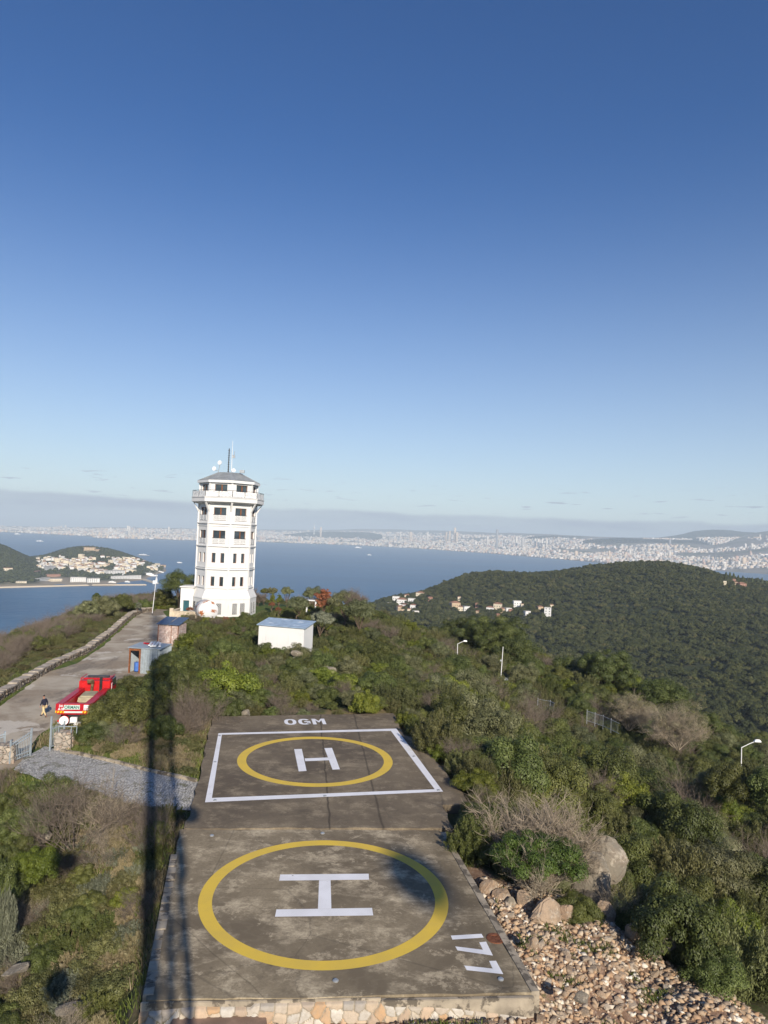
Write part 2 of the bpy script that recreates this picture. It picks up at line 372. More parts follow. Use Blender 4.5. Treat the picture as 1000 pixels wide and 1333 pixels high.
# ------------------------------------------------------------------ terrain
SEA = -170.0
RE = 6371000.0
def drop(d): return d * d / (2 * RE) * 0.87
def sdist(X, Y, poly):                       # signed distance to a polygon, negative inside
    X = np.asarray(X, float); Y = np.asarray(Y, float); P = np.asarray(poly, float)[:, :2]; n = len(P)
    d = np.full(X.shape, 1e18); ins = np.zeros(X.shape, bool)
    for i in range(n):
        a, b = P[i], P[(i + 1) % n]; ex, ey = b - a; wx, wy = X - a[0], Y - a[1]
        t = np.clip((wx * ex + wy * ey) / (ex * ex + ey * ey + 1e-12), 0, 1)
        d = np.minimum(d, (wx - t * ex) ** 2 + (wy - t * ey) ** 2)
        c = ((a[1] > Y) != (b[1] > Y)) & (X < (b[0] - a[0]) * (Y - a[1]) / (b[1] - a[1] + 1e-18) + a[0])
        ins ^= c
    d = np.sqrt(d); return np.where(ins, -d, d)
def sdist_line(X, Y, pts):
    X = np.asarray(X, float); Y = np.asarray(Y, float); d = np.full(X.shape, 1e18)
    for a, b in zip(pts[:-1], pts[1:]):
        ex, ey = b[0] - a[0], b[1] - a[1]; wx, wy = X - a[0], Y - a[1]
        t = np.clip((wx * ex + wy * ey) / (ex * ex + ey * ey + 1e-12), 0, 1)
        d = np.minimum(d, (wx - t * ex) ** 2 + (wy - t * ey) ** 2)
    return np.sqrt(d)
RZ = -0.5                                   # level of the track and the yard
far_px = [(277, 933), (512, 928.5), (517, 940), (526, 957), (541, 962), (575, 998), (612, 1046), (575, 1047.5), (590, 1078), (240, 1078), (249, 1055), (262, 1000)]
near_px = [(234, 1079.5), (572, 1081), (573, 1084), (692, 1292), (190, 1302), (213, 1205)]
far_poly = [G(x, y)[:2] for x, y in far_px]
near_poly = [G(x, y)[:2] for x, y in near_px]
road_px = [(-70, 1005), (-70, 962), (0, 920), (26, 901), (47, 886), (62, 875), (100, 864), (117, 853), (137, 839), (157, 821), (171, 807), (183, 799), (202, 793), (222, 794), (226, 812), (228, 850), (210, 872), (176, 888), (152, 915), (128, 940), (75, 938), (45, 965), (34, 985), (14, 1003)]
road_poly = [G(x, y, RZ)[:2] for x, y in road_px]
path_px = [(18, 1003), (34, 985), (58, 972), (82, 978.5), (104, 983), (156, 995), (198, 1005.5), (257, 1018), (262, 1040), (250, 1056), (200, 1052), (162, 1046), (116, 1029), (59, 1018)]
path_poly = [G(x, y, RZ)[:2] for x, y in path_px]
rub_px = [(622, 1150), (640, 1165), (700, 1168), (760, 1195), (800, 1215), (850, 1243), (900, 1268), (960, 1292), (1010, 1306), (1120, 1345), (1100, 1420), (300, 1420), (330, 1300), (690, 1300)]
rub_poly = [G(x, y, -1.2)[:2] for x, y in rub_px]
tower_c = G(292, 802, -0.3); tower_c[1] += 5.5
tower_pad = [(tower_c[0] + 9 * math.cos(a), tower_c[1] + 9 * math.sin(a)) for a in np.linspace(0, 2 * math.pi, 9)[:-1]]

cps = []
def cY(px, Y, z): cps.append((px, Y, z))
def cZ(px, py, z):
    p = G(px, py, z); cps.append((500 + 915 * p[0] / p[1], p[1], z))
for a in [(0, 1333, -3.2), (0, 1200, -3.0), (60, 1120, -2.2), (150, 1250, -2.0), (160, 1120, -1.2), (0, 1050, -2.0), (90, 1060, -1.0), (-80, 1200, -4), (-80, 1050, -2.5),
          (400, 1333, -.62), (250, 1333, -.75), (560, 1333, -.62), (650, 1325, -.70), (700, 1333, -1.35), (850, 1333, -1.7), (1000, 1333, -2.1), (620, 1120, -0.5), (650, 1150, -0.55), (760, 1260, -1.1),
          (700, 1160, -0.7), (800, 1205, -1.25), (900, 1260, -1.9), (1000, 1300, -2.5), (640, 1060, -0.8), (560, 950, -0.7), (620, 1000, -1.2),
          (400, 915, -0.7), (320, 900, -0.7), (240, 930, -0.6), (420, 880, -0.9), (500, 880, -1.4), (370, 850, -1.0), (290, 830, -0.7)]: cZ(*a)
for a in [(0, 95, -2.8), (0, 120, -8), (0, 180, -40), (60, 112, -2.6), (60, 140, -9), (130, 140, -2.2), (130, 175, -9), (200, 150, -1.8), (200, 190, -9), (290, 165, -1.5), (290, 220, -15),
          (380, 165, -1.2), (380, 230, -22), (-100, 80, -4), (-100, 130, -20), (-100, 58, -2.5), (430, 120, -1.8), (430, 165, -2.0),
          (480, 165, -3), (550, 160, -6), (620, 160, -9.5), (700, 160, -11), (760, 150, -12.5), (830, 150, -14), (900, 140, -17), (960, 130, -19), (1000, 125, -20), (1100, 120, -25),
          (500, 230, -25), (600, 230, -35), (700, 230, -36), (900, 200, -42), (1000, 180, -44), (500, 400, -95), (700, 400, -82), (900, 400, -95), (1000, 400, -98),
          (600, 100, -5), (700, 100, -8), (800, 100, -11), (900, 100, -14), (1000, 100, -17), (1100, 100, -20),
          (600, 60, -1.8), (700, 60, -4.5), (800, 60, -7.5), (900, 60, -9.5), (1000, 60, -11.5), (700, 43, -3), (800, 42, -6), (900, 42, -7.5), (1000, 42, -8.5),
          (770, 37, -2.6), (850, 36, -4.5), (900, 35.5, -5.5), (1000, 33.5, -6), (500, 120, -2.5), (1100, 35, -7), (1100, 45, -11), (500, 100, -1.8),
          (300, 8, -1.5), (700, 8, -1.5), (500, 14, -1.4), (900, 14, -1.8), (100, 14, -2.2),
          (0, 300, -120), (150, 300, -110), (250, 300, -80), (350, 350, -95), (0, 420, -185), (200, 450, -190), (350, 520, -190), (430, 520, -165), (430, 800, -190), (430, 1200, -195), (400, 1800, -200), (100, 1000, -200), (100, 2200, -210), (-100, 300, -185),
          (480, 700, -135), (600, 500, -98), (700, 500, -90), (850, 500, -88), (1000, 450, -92), (1100, 450, -90), (1100, 800, -70)]: cY(*a)
def cS(px, py, Y, veg=5.0): cps.append((px, Y, 16 - Y * (py - hor(px)) / 915.0 - veg))
for px, py in [(600, 757), (640, 749), (700, 745), (760, 741), (800, 735), (850, 733), (900, 738), (940, 748), (980, 757), (1000, 760), (1060, 770), (1120, 785)]: cS(px, py, 1150)
for px, py in [(480, 793), (540, 774)]: cS(px, py, 1200)
for px, py in [(520, 800), (600, 790), (700, 775), (850, 762), (1000, 780)]: cS(px, py, 980)
for px, py in [(520, 815), (600, 810), (700, 812), (850, 815), (1000, 815)]: cS(px, py, 780)
for px, z in [(480, -150), (600, -110), (700, -90), (850, -75), (1000, -90)]: cY(px, 1500, z)
for px in (450, 600, 750, 900, 1100): cY(px, 2000, -200)
cps = np.array(cps)
CU = (cps[:, 0] - 500) / 915.0 * 2.2; CV = np.log(np.hypot(1, (cps[:, 0] - 500) / 915.0) * cps[:, 1]); CZ = cps[:, 2]
def tps_fit(u, v, z, lam=1e-4):
    n = len(u); r2 = (u[:, None] - u) ** 2 + (v[:, None] - v) ** 2
    K = np.where(r2 > 0, 0.5 * r2 * np.log(r2 + 1e-18), 0) + lam * np.eye(n)
    P = np.c_[np.ones(n), u, v]; A = np.zeros((n + 3, n + 3)); A[:n, :n] = K; A[:n, n:] = P; A[n:, :n] = P.T
    return np.linalg.solve(A, np.r_[z, 0, 0, 0])
def tps_eval(w, u0, v0, u, v):
    out = np.empty(u.shape); n = len(u0); fu, fv, fo = u.ravel(), v.ravel(), out.ravel()
    for i in range(0, len(fu), 40000):
        a, b = fu[i:i + 40000, None], fv[i:i + 40000, None]; r2 = (a - u0) ** 2 + (b - v0) ** 2
        fo[i:i + 40000] = (0.5 * r2 * np.log(r2 + 1e-18)) @ w[:n] + w[n] + w[n + 1] * a[:, 0] + w[n + 2] * b[:, 0]
    return fo.reshape(u.shape)
TW = tps_fit(CU, CV, CZ)
def sm(t): t = np.clip(t, 0, 1); return t * t * (3 - 2 * t)
def H(X, Y, detail=True):
    X = np.atleast_1d(np.asarray(X, float)); Y = np.atleast_1d(np.asarray(Y, float))
    a = np.arctan2(X, Y); r = np.maximum(np.hypot(X, Y), 13.0); ac = np.clip(a, -R(34), R(34))
    z = tps_eval(TW, CU, CV, np.tan(ac) * 2.2, np.log(r))
    back = sm((np.abs(a) - R(40)) / R(25)) * sm((120 - r) / 60); z = z * (1 - back) + (-2.0) * back
    near = sm((260 - r) / 160)
    if detail:
        z = z + near * ((fbm(X * 0.45, Y * 0.45, 4, 5) - 0.5) * 0.7) + (1 - near) * (fbm(X * 0.012, Y * 0.012, 4, 9) - 0.5) * 14 * sm((r - 200) / 300)
    for poly, zp, bl in ((road_poly, RZ, 2.5), (path_poly, RZ, 1.2), (tower_pad, -0.35, 5.0), (far_poly, -0.55, 1.5), (near_poly, -0.75, 0.7)):
        m = r < 190
        if not m.any(): continue
        d = np.full(X.shape, 99.0); d[m] = sdist(X[m], Y[m], poly)
        w = sm(1 - (d - 0.35) / bl); z = z * (1 - w) + zp * w
    return z
def H1(x, y): return float(H(np.array([x]), np.array([y]))[0])

naz, nr = 460, 430
az_ = np.concatenate([np.linspace(-180, -50, 14), np.linspace(-41, 41, naz), np.linspace(50, 180, 14)])
az_ = np.radians(az_); rr = np.concatenate([[0.5, 3, 6, 9, 12], np.geomspace(14, 2350, nr)])
AZ, RR = np.meshgrid(az_, rr); TX, TY = np.sin(AZ) * RR, np.cos(AZ) * RR
TZ = H(TX, TY); TZ = TZ - np.where(RR > 300, drop(RR), 0)
nc = len(az_); idx = np.arange(len(rr) * nc).reshape(len(rr), nc)
F = np.stack([idx[:-1, :-1], idx[:-1, 1:], idx[1:, 1:], idx[1:, :-1]], -1).reshape(-1, 4)[:, ::-1]
t = NT('hill_ground'); p = t.pos
g = t.mix(t.map(t.noise(p, 0.35, 8, 0.65), 0.38, 0.6), (0.065, 0.070, 0.022, 1), (0.17, 0.13, 0.07, 1))
g = t.mix(t.map(t.noise(p, 1.7, 6, 0.7), 0.5, 0.68), g, (0.075, 0.11, 0.02, 1))
g = t.mix(t.map(t.noise(p, 6.0, 5, 0.7), 0.55, 0.72, 0, 0.7), g, (0.20, 0.15, 0.09, 1))
gr = t.mix(t.map(t.noise(p, 1.2, 8, 0.7), 0.35, 0.65), (0.05, 0.095, 0.012, 1), (0.11, 0.13, 0.03, 1))
g = t.mix(t.attr('verge'), g, gr)
dirt = t.mix(t.map(t.noise(p, 1.4, 8, 0.7), 0.35, 0.65), (0.20, 0.12, 0.075, 1), (0.33, 0.22, 0.15, 1))
dirt = t.mix(t.map(t.voro(p, 7.0), 0.1, 0.35, 0.6, 0), dirt, (0.48, 0.38, 0.30, 1))
dirt = t.mix(t.map(t.noise(p, 0.9, 4), 0.60, 0.68, 0, 0.6), dirt, (0.09, 0.13, 0.03, 1))
g = t.mix(t.attr('rubble'), g, dirt)
wood = t.mix(t.map(t.noise(p, 0.03, 6, 0.7), 0.55, 0.7), (0.030, 0.040, 0.014, 1), (0.10, 0.075, 0.045, 1))
g = t.mix(t.attr('wooded'), g, wood)
t.set("Base Color", g); t.set("Roughness", 0.95); t.bump(t.noise(p, 5, 8, 0.75), 0.8, 0.12)
me = np_mesh('hillside', np.stack([TX, TY, TZ], -1).reshape(-1, 3), F, t.m, smooth=True)
def pattr(me, name, v):
    a = me.attributes.new(name, 'FLOAT', 'POINT'); a.data.foreach_set("value", np.ascontiguousarray(v.ravel(), dtype=np.float32))
m = RR < 300
rubv = np.zeros(RR.shape); rubv[m] = sm(1 - (sdist(TX[m], TY[m], rub_poly) + (fbm(TX[m] * .8, TY[m] * .8, 3) - .5) * 2) / 0.8)
vg = np.zeros(RR.shape); vg[m] = np.maximum.reduce([sm(1 - (sdist(TX[m], TY[m], pp) - 0.2) / 2.6) for pp in (road_poly, path_poly)])
garden = [G(x, y, -0.8)[:2] for x, y in [(225, 788), (225, 812), (330, 812), (345, 800), (400, 800), (405, 780), (345, 778)]]
vg[m] = np.maximum(vg[m], sm(1 - (sdist(TX[m], TY[m], garden)) / 5))
pattr(me, 'rubble', rubv); pattr(me, 'verge', vg * (1 - rubv)); pattr(me, 'wooded', sm((RR - 180) / 60))
tag(link('hillside', me), kind='structure')

# sea, curving away to the horizon
def fan(name, r0, r1, nr, a0, a1, na, zf, mats, smooth=True):
    a = np.radians(np.linspace(a0, a1, na)); r = np.geomspace(r0, r1, nr); A, RR_ = np.meshgrid(a, r)
    X, Y = np.sin(A) * RR_, np.cos(A) * RR_; Z = zf(X, Y, RR_); ii = np.arange(nr * na).reshape(nr, na)
    F_ = np.stack([ii[:-1, :-1], ii[:-1, 1:], ii[1:, 1:], ii[1:, :-1]], -1).reshape(-1, 4)[:, ::-1]
    return np_mesh(name, np.stack([X, Y, Z], -1).reshape(-1, 3), F_, mats, smooth=smooth)
t = NT('sea_water'); p = t.pos
c = t.mix(t.map(t.noise(t.scaled(p, 0.6, 2.0, 1, 0.25), 0.0011, 6, 0.6), 0.35, 0.65), (0.008, 0.070, 0.165, 1), (0.014, 0.098, 0.210, 1))
t.set("Base Color", c); t.set("Roughness", 0.32); t.set("IOR", 1.33); t.set("Specular IOR Level", 0.35)
hh = t.math('ADD', t.noise(t.scaled(p, 1, 1.8, 1), 0.06, 6, 0.65), t.math('MULTIPLY', t.noise(p, 0.012, 5, 0.6), 2.0)); t.bump(hh, 0.9, 3.0)
tag(link('sea', fan('sea', 150, 54000, 160, -62, 62, 110, lambda X, Y, r: SEA - drop(r), t.m)), kind='structure')

# ------------------------------------------------------------------ helipads
ZP = 0.0
jx = [G(425, 940), G(426, 1078)]; jx2 = [G(533, 950), G(602 - 20, 1078)]; jx3 = [G(472, 950), G(500, 1078)]
def sg(a, b, w, amt): return (a[0], a[1], b[0], b[1], w, amt)
MAT['pad_far'] = concrete('dark_stained_concrete', (0.198, 0.158, 0.106, 1), (0.33, 0.268, 0.180, 1), (0.116, 0.091, 0.064, 1),
    seams=(sg(G(418, 940), G(430, 1078), 0.10, 0.85), sg(G(536, 960), G(590, 1070), 0.16, 0.35), sg(G(466, 950), G(497, 1070), 0.12, 0.7), sg(G(400, 960), G(395, 1070), .7, .25)), crack=0.15)
MAT['pad_near'] = concrete('weathered_concrete', (0.29, 0.235, 0.153, 1), (0.62, 0.52, 0.36, 1), (0.156, 0.124, 0.082, 1),
    seams=(sg(G(230, 1200), G(300, 1260), .05, .4), sg(G(650, 1260), G(560, 1080), .9, .45)), crack=0.3)
MAT['concrete_edge'] = plain('pale_concrete_edge', (0.34, 0.29, 0.22, 1), 0.9, var=0.22, scale=1.2, bump=0.5, bscale=8, dirt=(0.13, 0.11, 0.085, 1), dirt_amt=0.5)

def fit_circle(pts):
    P = np.array([G(*q)[:2] for q in pts]); A = np.c_[2 * P, np.ones(len(P))]; s = np.linalg.lstsq(A, (P ** 2).sum(1), rcond=None)[0]
    return s[0], s[1], math.sqrt(s[2] + s[0] ** 2 + s[1] ** 2)
def flat(name, polys, z, mat, parent, o=(0, 0)):
    mb = MB()
    for poly in polys:
        P = [(q[0] - o[0], q[1] - o[1], z) for q in poly]
        a = sum(P[i][0] * P[(i + 1) % len(P)][1] - P[(i + 1) % len(P)][0] * P[i][1] for i in range(len(P)))
        if a < 0: P = P[::-1]
        mb.add(P, [tuple(range(len(P)))])
    return mb.build(name, mat, parent)
def annulus(name, c, r0, r1, z, mat, parent, o, n=96):
    vs = []; fs = []
    for k in range(n):
        a = 2 * math.pi * k / n
        vs += [(c[0] - o[0] + r0 * math.cos(a), c[1] - o[1] + r0 * math.sin(a), z), (c[0] - o[0] + r1 * math.cos(a), c[1] - o[1] + r1 * math.sin(a), z)]
        j = (k + 1) % n; fs.append((2 * k, 2 * k + 1, 2 * j + 1, 2 * j))
    return MB().add(vs, fs).build(name, mat, parent)
def jag(poly, step=0.5, amp=0.05, seed=1):   # broken, slightly wandering slab edge
    out = []
    for i in range(len(poly)):
        a, b = np.array(poly[i]), np.array(poly[(i + 1) % len(poly)]); L = np.linalg.norm(b - a); n = max(1, int(L / step)); nrm = np.array([b[1] - a[1], -(b[0] - a[0])]) / (L + 1e-9)
        for k in range(n):
            q = a + (b - a) * k / n + (nrm * (random.random() - 0.5) * 2 * amp if k else 0); out.append((q[0], q[1]))
    return out
def PX(*pts): return [G(x, y)[:2] for x, y in pts]
Z1 = 0.006
fc = fit_circle([(309, 990), (510, 988), (409, 959), (411, 1024.5)]); o = (fc[0], fc[1])
hp = empty('helipad', (fc[0], fc[1], 0), 0, 'farther helipad of dark concrete with a yellow ring inside a white square frame', 'helipad')
jf = jag(far_poly, 0.6, 0.10)
MB().prism([(q[0] - o[0], q[1] - o[1]) for q in jf], -1.0, 0.0).build('slab', MAT['pad_far'], hp)
annulus('yellow_ring', fc, fc[2] - 0.62, fc[2], Z1, MAT['line_yellow'], hp, o)
fo = [(284.5, 954.5), (516, 948.5), (577, 1030.5), (267, 1044.5)]; fi = [(289, 956.5), (509, 951.5), (566, 1027.5), (276, 1038.8)]
flat('white_frame', [PX(fo[i], fo[(i + 1) % 4], fi[(i + 1) % 4], fi[i]) for i in range(4)], Z1, MAT['line_white'], hp, o)
flat('letter_mark', [PX((383, 975.3), (393, 975), (399.2, 1003.6), (389, 1004.3)), PX((422.4, 974), (432.3, 973.6), (442.6, 1001.5), (433, 1002)), PX((396.8, 987.4), (426.9, 986.1), (428.4, 989.7), (397.5, 991.0))], Z1, MAT['line_white'], hp, o)
nc_ = fit_circle([(258, 1175), (583, 1170), (419, 1094), (424, 1263.5)]); o2 = (nc_[0], nc_[1])
hn = empty('helipad', (nc_[0], nc_[1], 0), 0, 'nearer helipad of pale blotchy concrete with a large yellow ring and no square frame', 'helipad')
MB().prism([(q[0] - o2[0], q[1] - o2[1]) for q in jag(near_poly, 0.5, 0.05)], -2.2, 0.0).build('slab', MAT['pad_near'], hn)
annulus('yellow_ring', nc_, nc_[2] - 0.58, nc_[2], Z1, MAT['line_yellow'], hn, o2)
flat('letter_mark', [PX((365, 1138.5), (480, 1137.5), (480.5, 1145.2), (363.5, 1146.5)), PX((360, 1184), (484.5, 1182), (486, 1191.8), (358, 1193.5)), PX((415.5, 1146.1), (430.5, 1145.9), (431.5, 1182.8), (414, 1183.1))], Z1, MAT['line_white'], hn, o2)
def q13(pts): return [G(570 + x / 1000 * 130, 1190 + y / 1100 * 143)[:2] for x, y in pts]
flat('number_marks', [q13([(130, 216), (438, 198), (460, 236), (147, 256)]),
    q13([(175, 324), (452, 358), (552, 416), (197, 364)]), q13([(415, 284), (484, 276), (552, 416), (452, 358)]),
    q13([(265, 516), (549, 546), (656, 602), (290, 562)]), q13([(514, 470), (583, 468), (656, 602), (549, 546)])], Z1, MAT['line_white'], hn, o2)
# kerb strips of the near slab (left and right), coping and stone facing on the front
def strip_poly(a, b, w, side=1):
    a, b = np.array(a[:2]), np.array(b[:2]); n = np.array([b[1] - a[1], -(b[0] - a[0])]); n = n / np.linalg.norm(n) * w * side; return [a, b, b + n, a + n]
def rel(poly, o_): return [(q[0] - o_[0], q[1] - o_[1]) for q in poly]
MB().prism(rel(strip_poly(near_poly[2], near_poly[3], 0.30, -1), o2), -0.9, 0.035).build('edge_strip', MAT['concrete_edge'], hn)
ks = MB(); a_, b_ = G(222, 1112), G(185, 1297); n_ = 16
for k in range(n_):
    p0 = a_ + (b_ - a_) * (k + 0.03) / n_; p1 = a_ + (b_ - a_) * (k + 0.96) / n_; w_ = 0.32 + 0.08 * random.random()
    ks.prism(rel(strip_poly(p0 + [0.02, 0, 0], p1 + [0.02, 0, 0], w_, -1), o2), -1.0, 0.012 + 0.03 * random.random())
ks.build('edge_strip', MAT['concrete_edge'], hn, bevel=0.02)
fa, fb = G(184, 1302), G(694, 1292)
def along(a, b, f): return a + (b - a) * f
cop = MB(); prev = 0.0
front_n = np.array([(fb - fa)[1], -(fb - fa)[0], 0]); front_n /= np.linalg.norm(front_n)
if front_n[1] > 0: front_n = -front_n
def fseg(f0, f1, d0, d1, z0, z1, mb):
    a, b = along(fa, fb, f0), along(fa, fb, f1)
    P = [a + front_n * d0, b + front_n * d0, b + front_n * d1, a + front_n * d1]
    mb.prism(rel(P, o2), z0, z1)
fseg(0.60, 1.0, 0.03, 0.20, -0.75, -0.06, cop); fseg(0.0, 0.60, 0.02, 0.10, -0.34, -0.03, cop)
cop.build('coping', MAT['concrete_edge'], hn, bevel=0.02)
# fieldstone facing: a real relief of irregular stones set in mortar
g = np.random.default_rng(3); Lf = float(np.linalg.norm(fb - fa)); nu, nz = int(Lf / .035), 46; U, Zf = np.meshgrid(np.linspace(0, Lf, nu), np.linspace(-1.75, 0, nz))
seeds = np.array([(a + g.uniform(-.17, .17), b + g.uniform(-.13, .13)) for a in np.arange(.1, Lf, .46) for b in np.arange(-1.8, .1, .33)])
dd = np.hypot((U + .06 * (fbm(U * 3, Zf * 3, 3, 1) - .5))[..., None] - seeds[:, 0], (Zf + .3 * (fbm(U * 2.5, Zf * 2.5, 3, 2) - .5))[..., None] - seeds[:, 1]); o_i = np.argsort(dd, -1)[..., :2]; d1 = np.take_along_axis(dd, o_i[..., :1], -1)[..., 0]; d2 = np.take_along_axis(dd, o_i[..., 1:], -1)[..., 0]
edge = sm((d2 - d1) / .07); rnd = g.random(len(seeds)); zt_l = np.interp(U / Lf, [0, .14, .27, .28, .58, .62, .78, .95, 1], [-.30, -.16, -.22, -.10, -.07, -.20, -.30, -.62, -.70]) + .05 * (fbm(U * 2.2, U * 0, 3, 4) - .5)
Zw = zt_l + Zf * (1.75 + 0 * U) / 1.75; dep = .13 + .10 * edge * (.6 + .7 * rnd[o_i[..., 0]]) + (zt_l - Zw) * .12 + .02 * fbm(U * 9, Zf * 9, 3, 7); dep[-1] = -.02; dep[-2] *= .8
Pw = fa[None, None] + (fb - fa)[None, None] * (U / Lf)[..., None] + front_n[None, None] * dep[..., None]; Pw[..., 2] = Zw - (dep < 0) * 0; Pw[..., 0] -= o2[0]; Pw[..., 1] -= o2[1]
ii = np.arange(U.size).reshape(U.shape); Ff = np.stack([ii[:-1, :-1], ii[:-1, 1:], ii[1:, 1:], ii[1:, :-1]], -1).reshape(-1, 4); tn = np.where(edge < .45, -1.0, rnd[o_i[..., 0]])[:-1, :-1].ravel()
t = NT('fieldstone'); f_ = t.attr('tint'); c = t.ramp(f_, [(q, cc_) for q, cc_ in zip((0, .2, .4, .6, .8, 1), STC)]); c = t.mix(t.map(t.noise(t.pos, 5, 7, .7), .35, .7, 0, .5), c, (0.30, 0.25, 0.19, 1)); c = t.mix(t.math('LESS_THAN', f_, -.5), c, (0.30, 0.26, 0.20, 1)); t.set("Base Color", c); t.set("Roughness", .9); t.bump(t.noise(t.pos, 12, 6, .7), .5, .03)
link('stone_facing', np_mesh('stone_facing', Pw.reshape(-1, 3), Ff, t.m, tn), hn)
pq = [G(x, y, -.5)[:2] for x, y in ((228, 1319), (346, 1319), (350, 1352), (215, 1352))]; pmb = MB(); pmb.prism(pq, -.85, -.46); tag(pmb.build('ramp_slab', plain('brown_slab', (0.24, 0.165, 0.12, 1), .9, var=.2, scale=1.5, bump=.4), bevel=.02), 'brownish flat slab lying at the foot of the near helipad wall', 'slab')
# sunken manhole ring and small light studs
mc = G(645, 1222)
t_ = MB(); t_.ring([(0.36, 0.0), (0.36, 0.03), (0.22, 0.03), (0.22, 0.008), (0.0001, 0.008)], 28, c=(mc[0] - o2[0], mc[1] - o2[1]), caps=(False, False)); t_.build('drain_ring', MAT['rust'], hn)
for (px, py), pr, oo in (((437, 1277), hn, o2), ((652, 1275), hn, o2), ((276, 1088), hn, o2), ((280, 1042), hp, o), ((571, 1029), hp, o), ((280, 992), hp, o), ((423, 1036.5), hp, o), ((539, 985), hp, o), ((286, 958), hp, o), ((420, 1085), hn, o2)):
    q = G(px, py); MB().ring([(0.11, 0.0), (0.11, 0.03), (0.07, 0.06), (0.0001, 0.065)], 12, c=(q[0] - oo[0], q[1] - oo[1]), caps=(False, False)).build('light_stud', MAT['grey_metal'], pr)

def text_mesh(name, body, mat, offset=0.02, extrude=0.0, size=1.0):
    cu = bpy.data.curves.new(name, 'FONT'); cu.body = body; cu.size = size; cu.offset = offset; cu.extrude = extrude
    cu.align_x = 'CENTER'; cu.align_y = 'CENTER'; cu.resolution_u = 3
    ob = bpy.data.objects.new(name, cu); COL.objects.link(ob)
    dg = bpy.context.evaluated_depsgraph_get(); me = bpy.data.meshes.new_from_object(ob.evaluated_get(dg))
    bpy.data.objects.remove(ob); me.materials.clear(); me.materials.append(mat); return me
def fit_text(name, body, mat, w, h, parent, mtx, offset=0.02, extrude=0.0):
    me = text_mesh(name, body, mat, offset, extrude)
    V = np.zeros(len(me.vertices) * 3); me.vertices.foreach_get("co", V); V = V.reshape(-1, 3)
    lo, hi = V.min(0), V.max(0); V[:, 0] = (V[:, 0] - (lo[0] + hi[0]) / 2) * w / (hi[0] - lo[0]); V[:, 1] = (V[:, 1] - (lo[1] + hi[1]) / 2) * h / (hi[1] - lo[1])
    me.vertices.foreach_set("co", V.ravel()); me.update()
    ob = link(name, me, parent); ob.matrix_local = mtx; return ob
# O G M painted in broad block strokes
tl, tr, bl_ = G(370, 935.6), G(423.5, 934.9), G(371, 943.6)
ex = (tr - tl); W_ = np.linalg.norm(ex); ex /= W_; HT = 1.75; ey = np.array([-ex[1], ex[0], 0])
def LP(x, y):                                # letter space: x right, y up from the lower left corner
    q = bl_ + ex * x + ey * y; return q[:2]
def arc_band(cx, cy, rx, ry, t, a0, a1, n=18):
    polys = []
    for k in range(n):
        u, v = R(a0 + (a1 - a0) * k / n), R(a0 + (a1 - a0) * (k + 1) / n)
        P = lambda a, s: LP(cx + (rx - s) * math.copysign(abs(math.cos(a)) ** 0.8, math.cos(a)), cy + (ry - s) * math.copysign(abs(math.sin(a)) ** 0.8, math.sin(a)))
        polys.append([P(u, 0), P(v, 0), P(v, t), P(u, t)])
    return polys
lw = W_ / 3 * 0.86; gp = W_ / 3; tk = 0.30
L = arc_band(lw / 2, HT / 2, lw / 2, HT / 2, tk, 0, 360, 24)
L += arc_band(gp + lw / 2, HT / 2, lw / 2, HT / 2, tk, 35, 335, 20) + [[LP(gp + lw / 2, HT * .42), LP(gp + lw, HT * .42), LP(gp + lw, HT * .42 + tk), LP(gp + lw / 2, HT * .42 + tk)], [LP(gp + lw - tk, HT * .15), LP(gp + lw, HT * .15), LP(gp + lw, HT * .42), LP(gp + lw - tk, HT * .42)]]
x0 = 2 * gp
L += [[LP(x0, 0), LP(x0 + tk, 0), LP(x0 + tk, HT), LP(x0, HT)], [LP(x0 + lw + .1 - tk, 0), LP(x0 + lw + .1, 0), LP(x0 + lw + .1, HT), LP(x0 + lw + .1 - tk, HT)],
      [LP(x0 + tk, HT), LP(x0 + tk, HT - .5), LP(x0 + lw / 2 + .05, HT * .32), LP(x0 + lw / 2 + .05, HT * .32 + .5)], [LP(x0 + lw + .1 - tk, HT), LP(x0 + lw + .1 - tk, HT - .5), LP(x0 + lw / 2 + .05, HT * .32), LP(x0 + lw / 2 + .05, HT * .32 + .5)]]
flat('lettering', L, Z1, MAT['line_white'], hp, o)

# ------------------------------------------------------------------ track, cobbled path, kerb
t = NT('track_surface'); p = t.pos
c = t.mix(t.map(t.noise(p, 0.20, 7, 0.6, 0.5), 0.36, 0.62), (0.28, 0.22, 0.155, 1), (0.46, 0.40, 0.31, 1))
c = t.mix(t.map(t.noise(t.scaled(p, 1, .45, 1, -.35), 0.16, 6, 0.65), 0.52, 0.60, 0, 0.85), c, (0.18, 0.145, 0.11, 1))
c = t.mix(t.map(t.noise(p, 0.15, 7, 0.65, .3), 0.585, 0.62, 0, 0.85), c, (0.58, 0.53, 0.45, 1))
c = t.mix(t.map(t.noise(p, 4.0, 6, 0.75), 0.4, 0.7, 0, 0.45), c, (0.40, 0.36, 0.29, 1))
t.set("Base Color", c); t.set("Roughness", 0.9); t.bump(t.noise(p, 6, 8, 0.75), 0.5, 0.05)
def sheet(name, poly, z, mat): 
    mb = MB(); P = [(q[0], q[1], z) for q in poly]; a = sum(P[i][0] * P[(i + 1) % len(P)][1] - P[(i + 1) % len(P)][0] * P[i][1] for i in range(len(P)))
    if a < 0: P = P[::-1]
    mb.add(P, [tuple(range(len(P)))]); return tag(mb.build(name, mat), kind='structure')
sheet('road', jag(road_poly, 1.0, 0.18), RZ + 0.03, t.m)
t = NT('cobbles'); p = t.pos
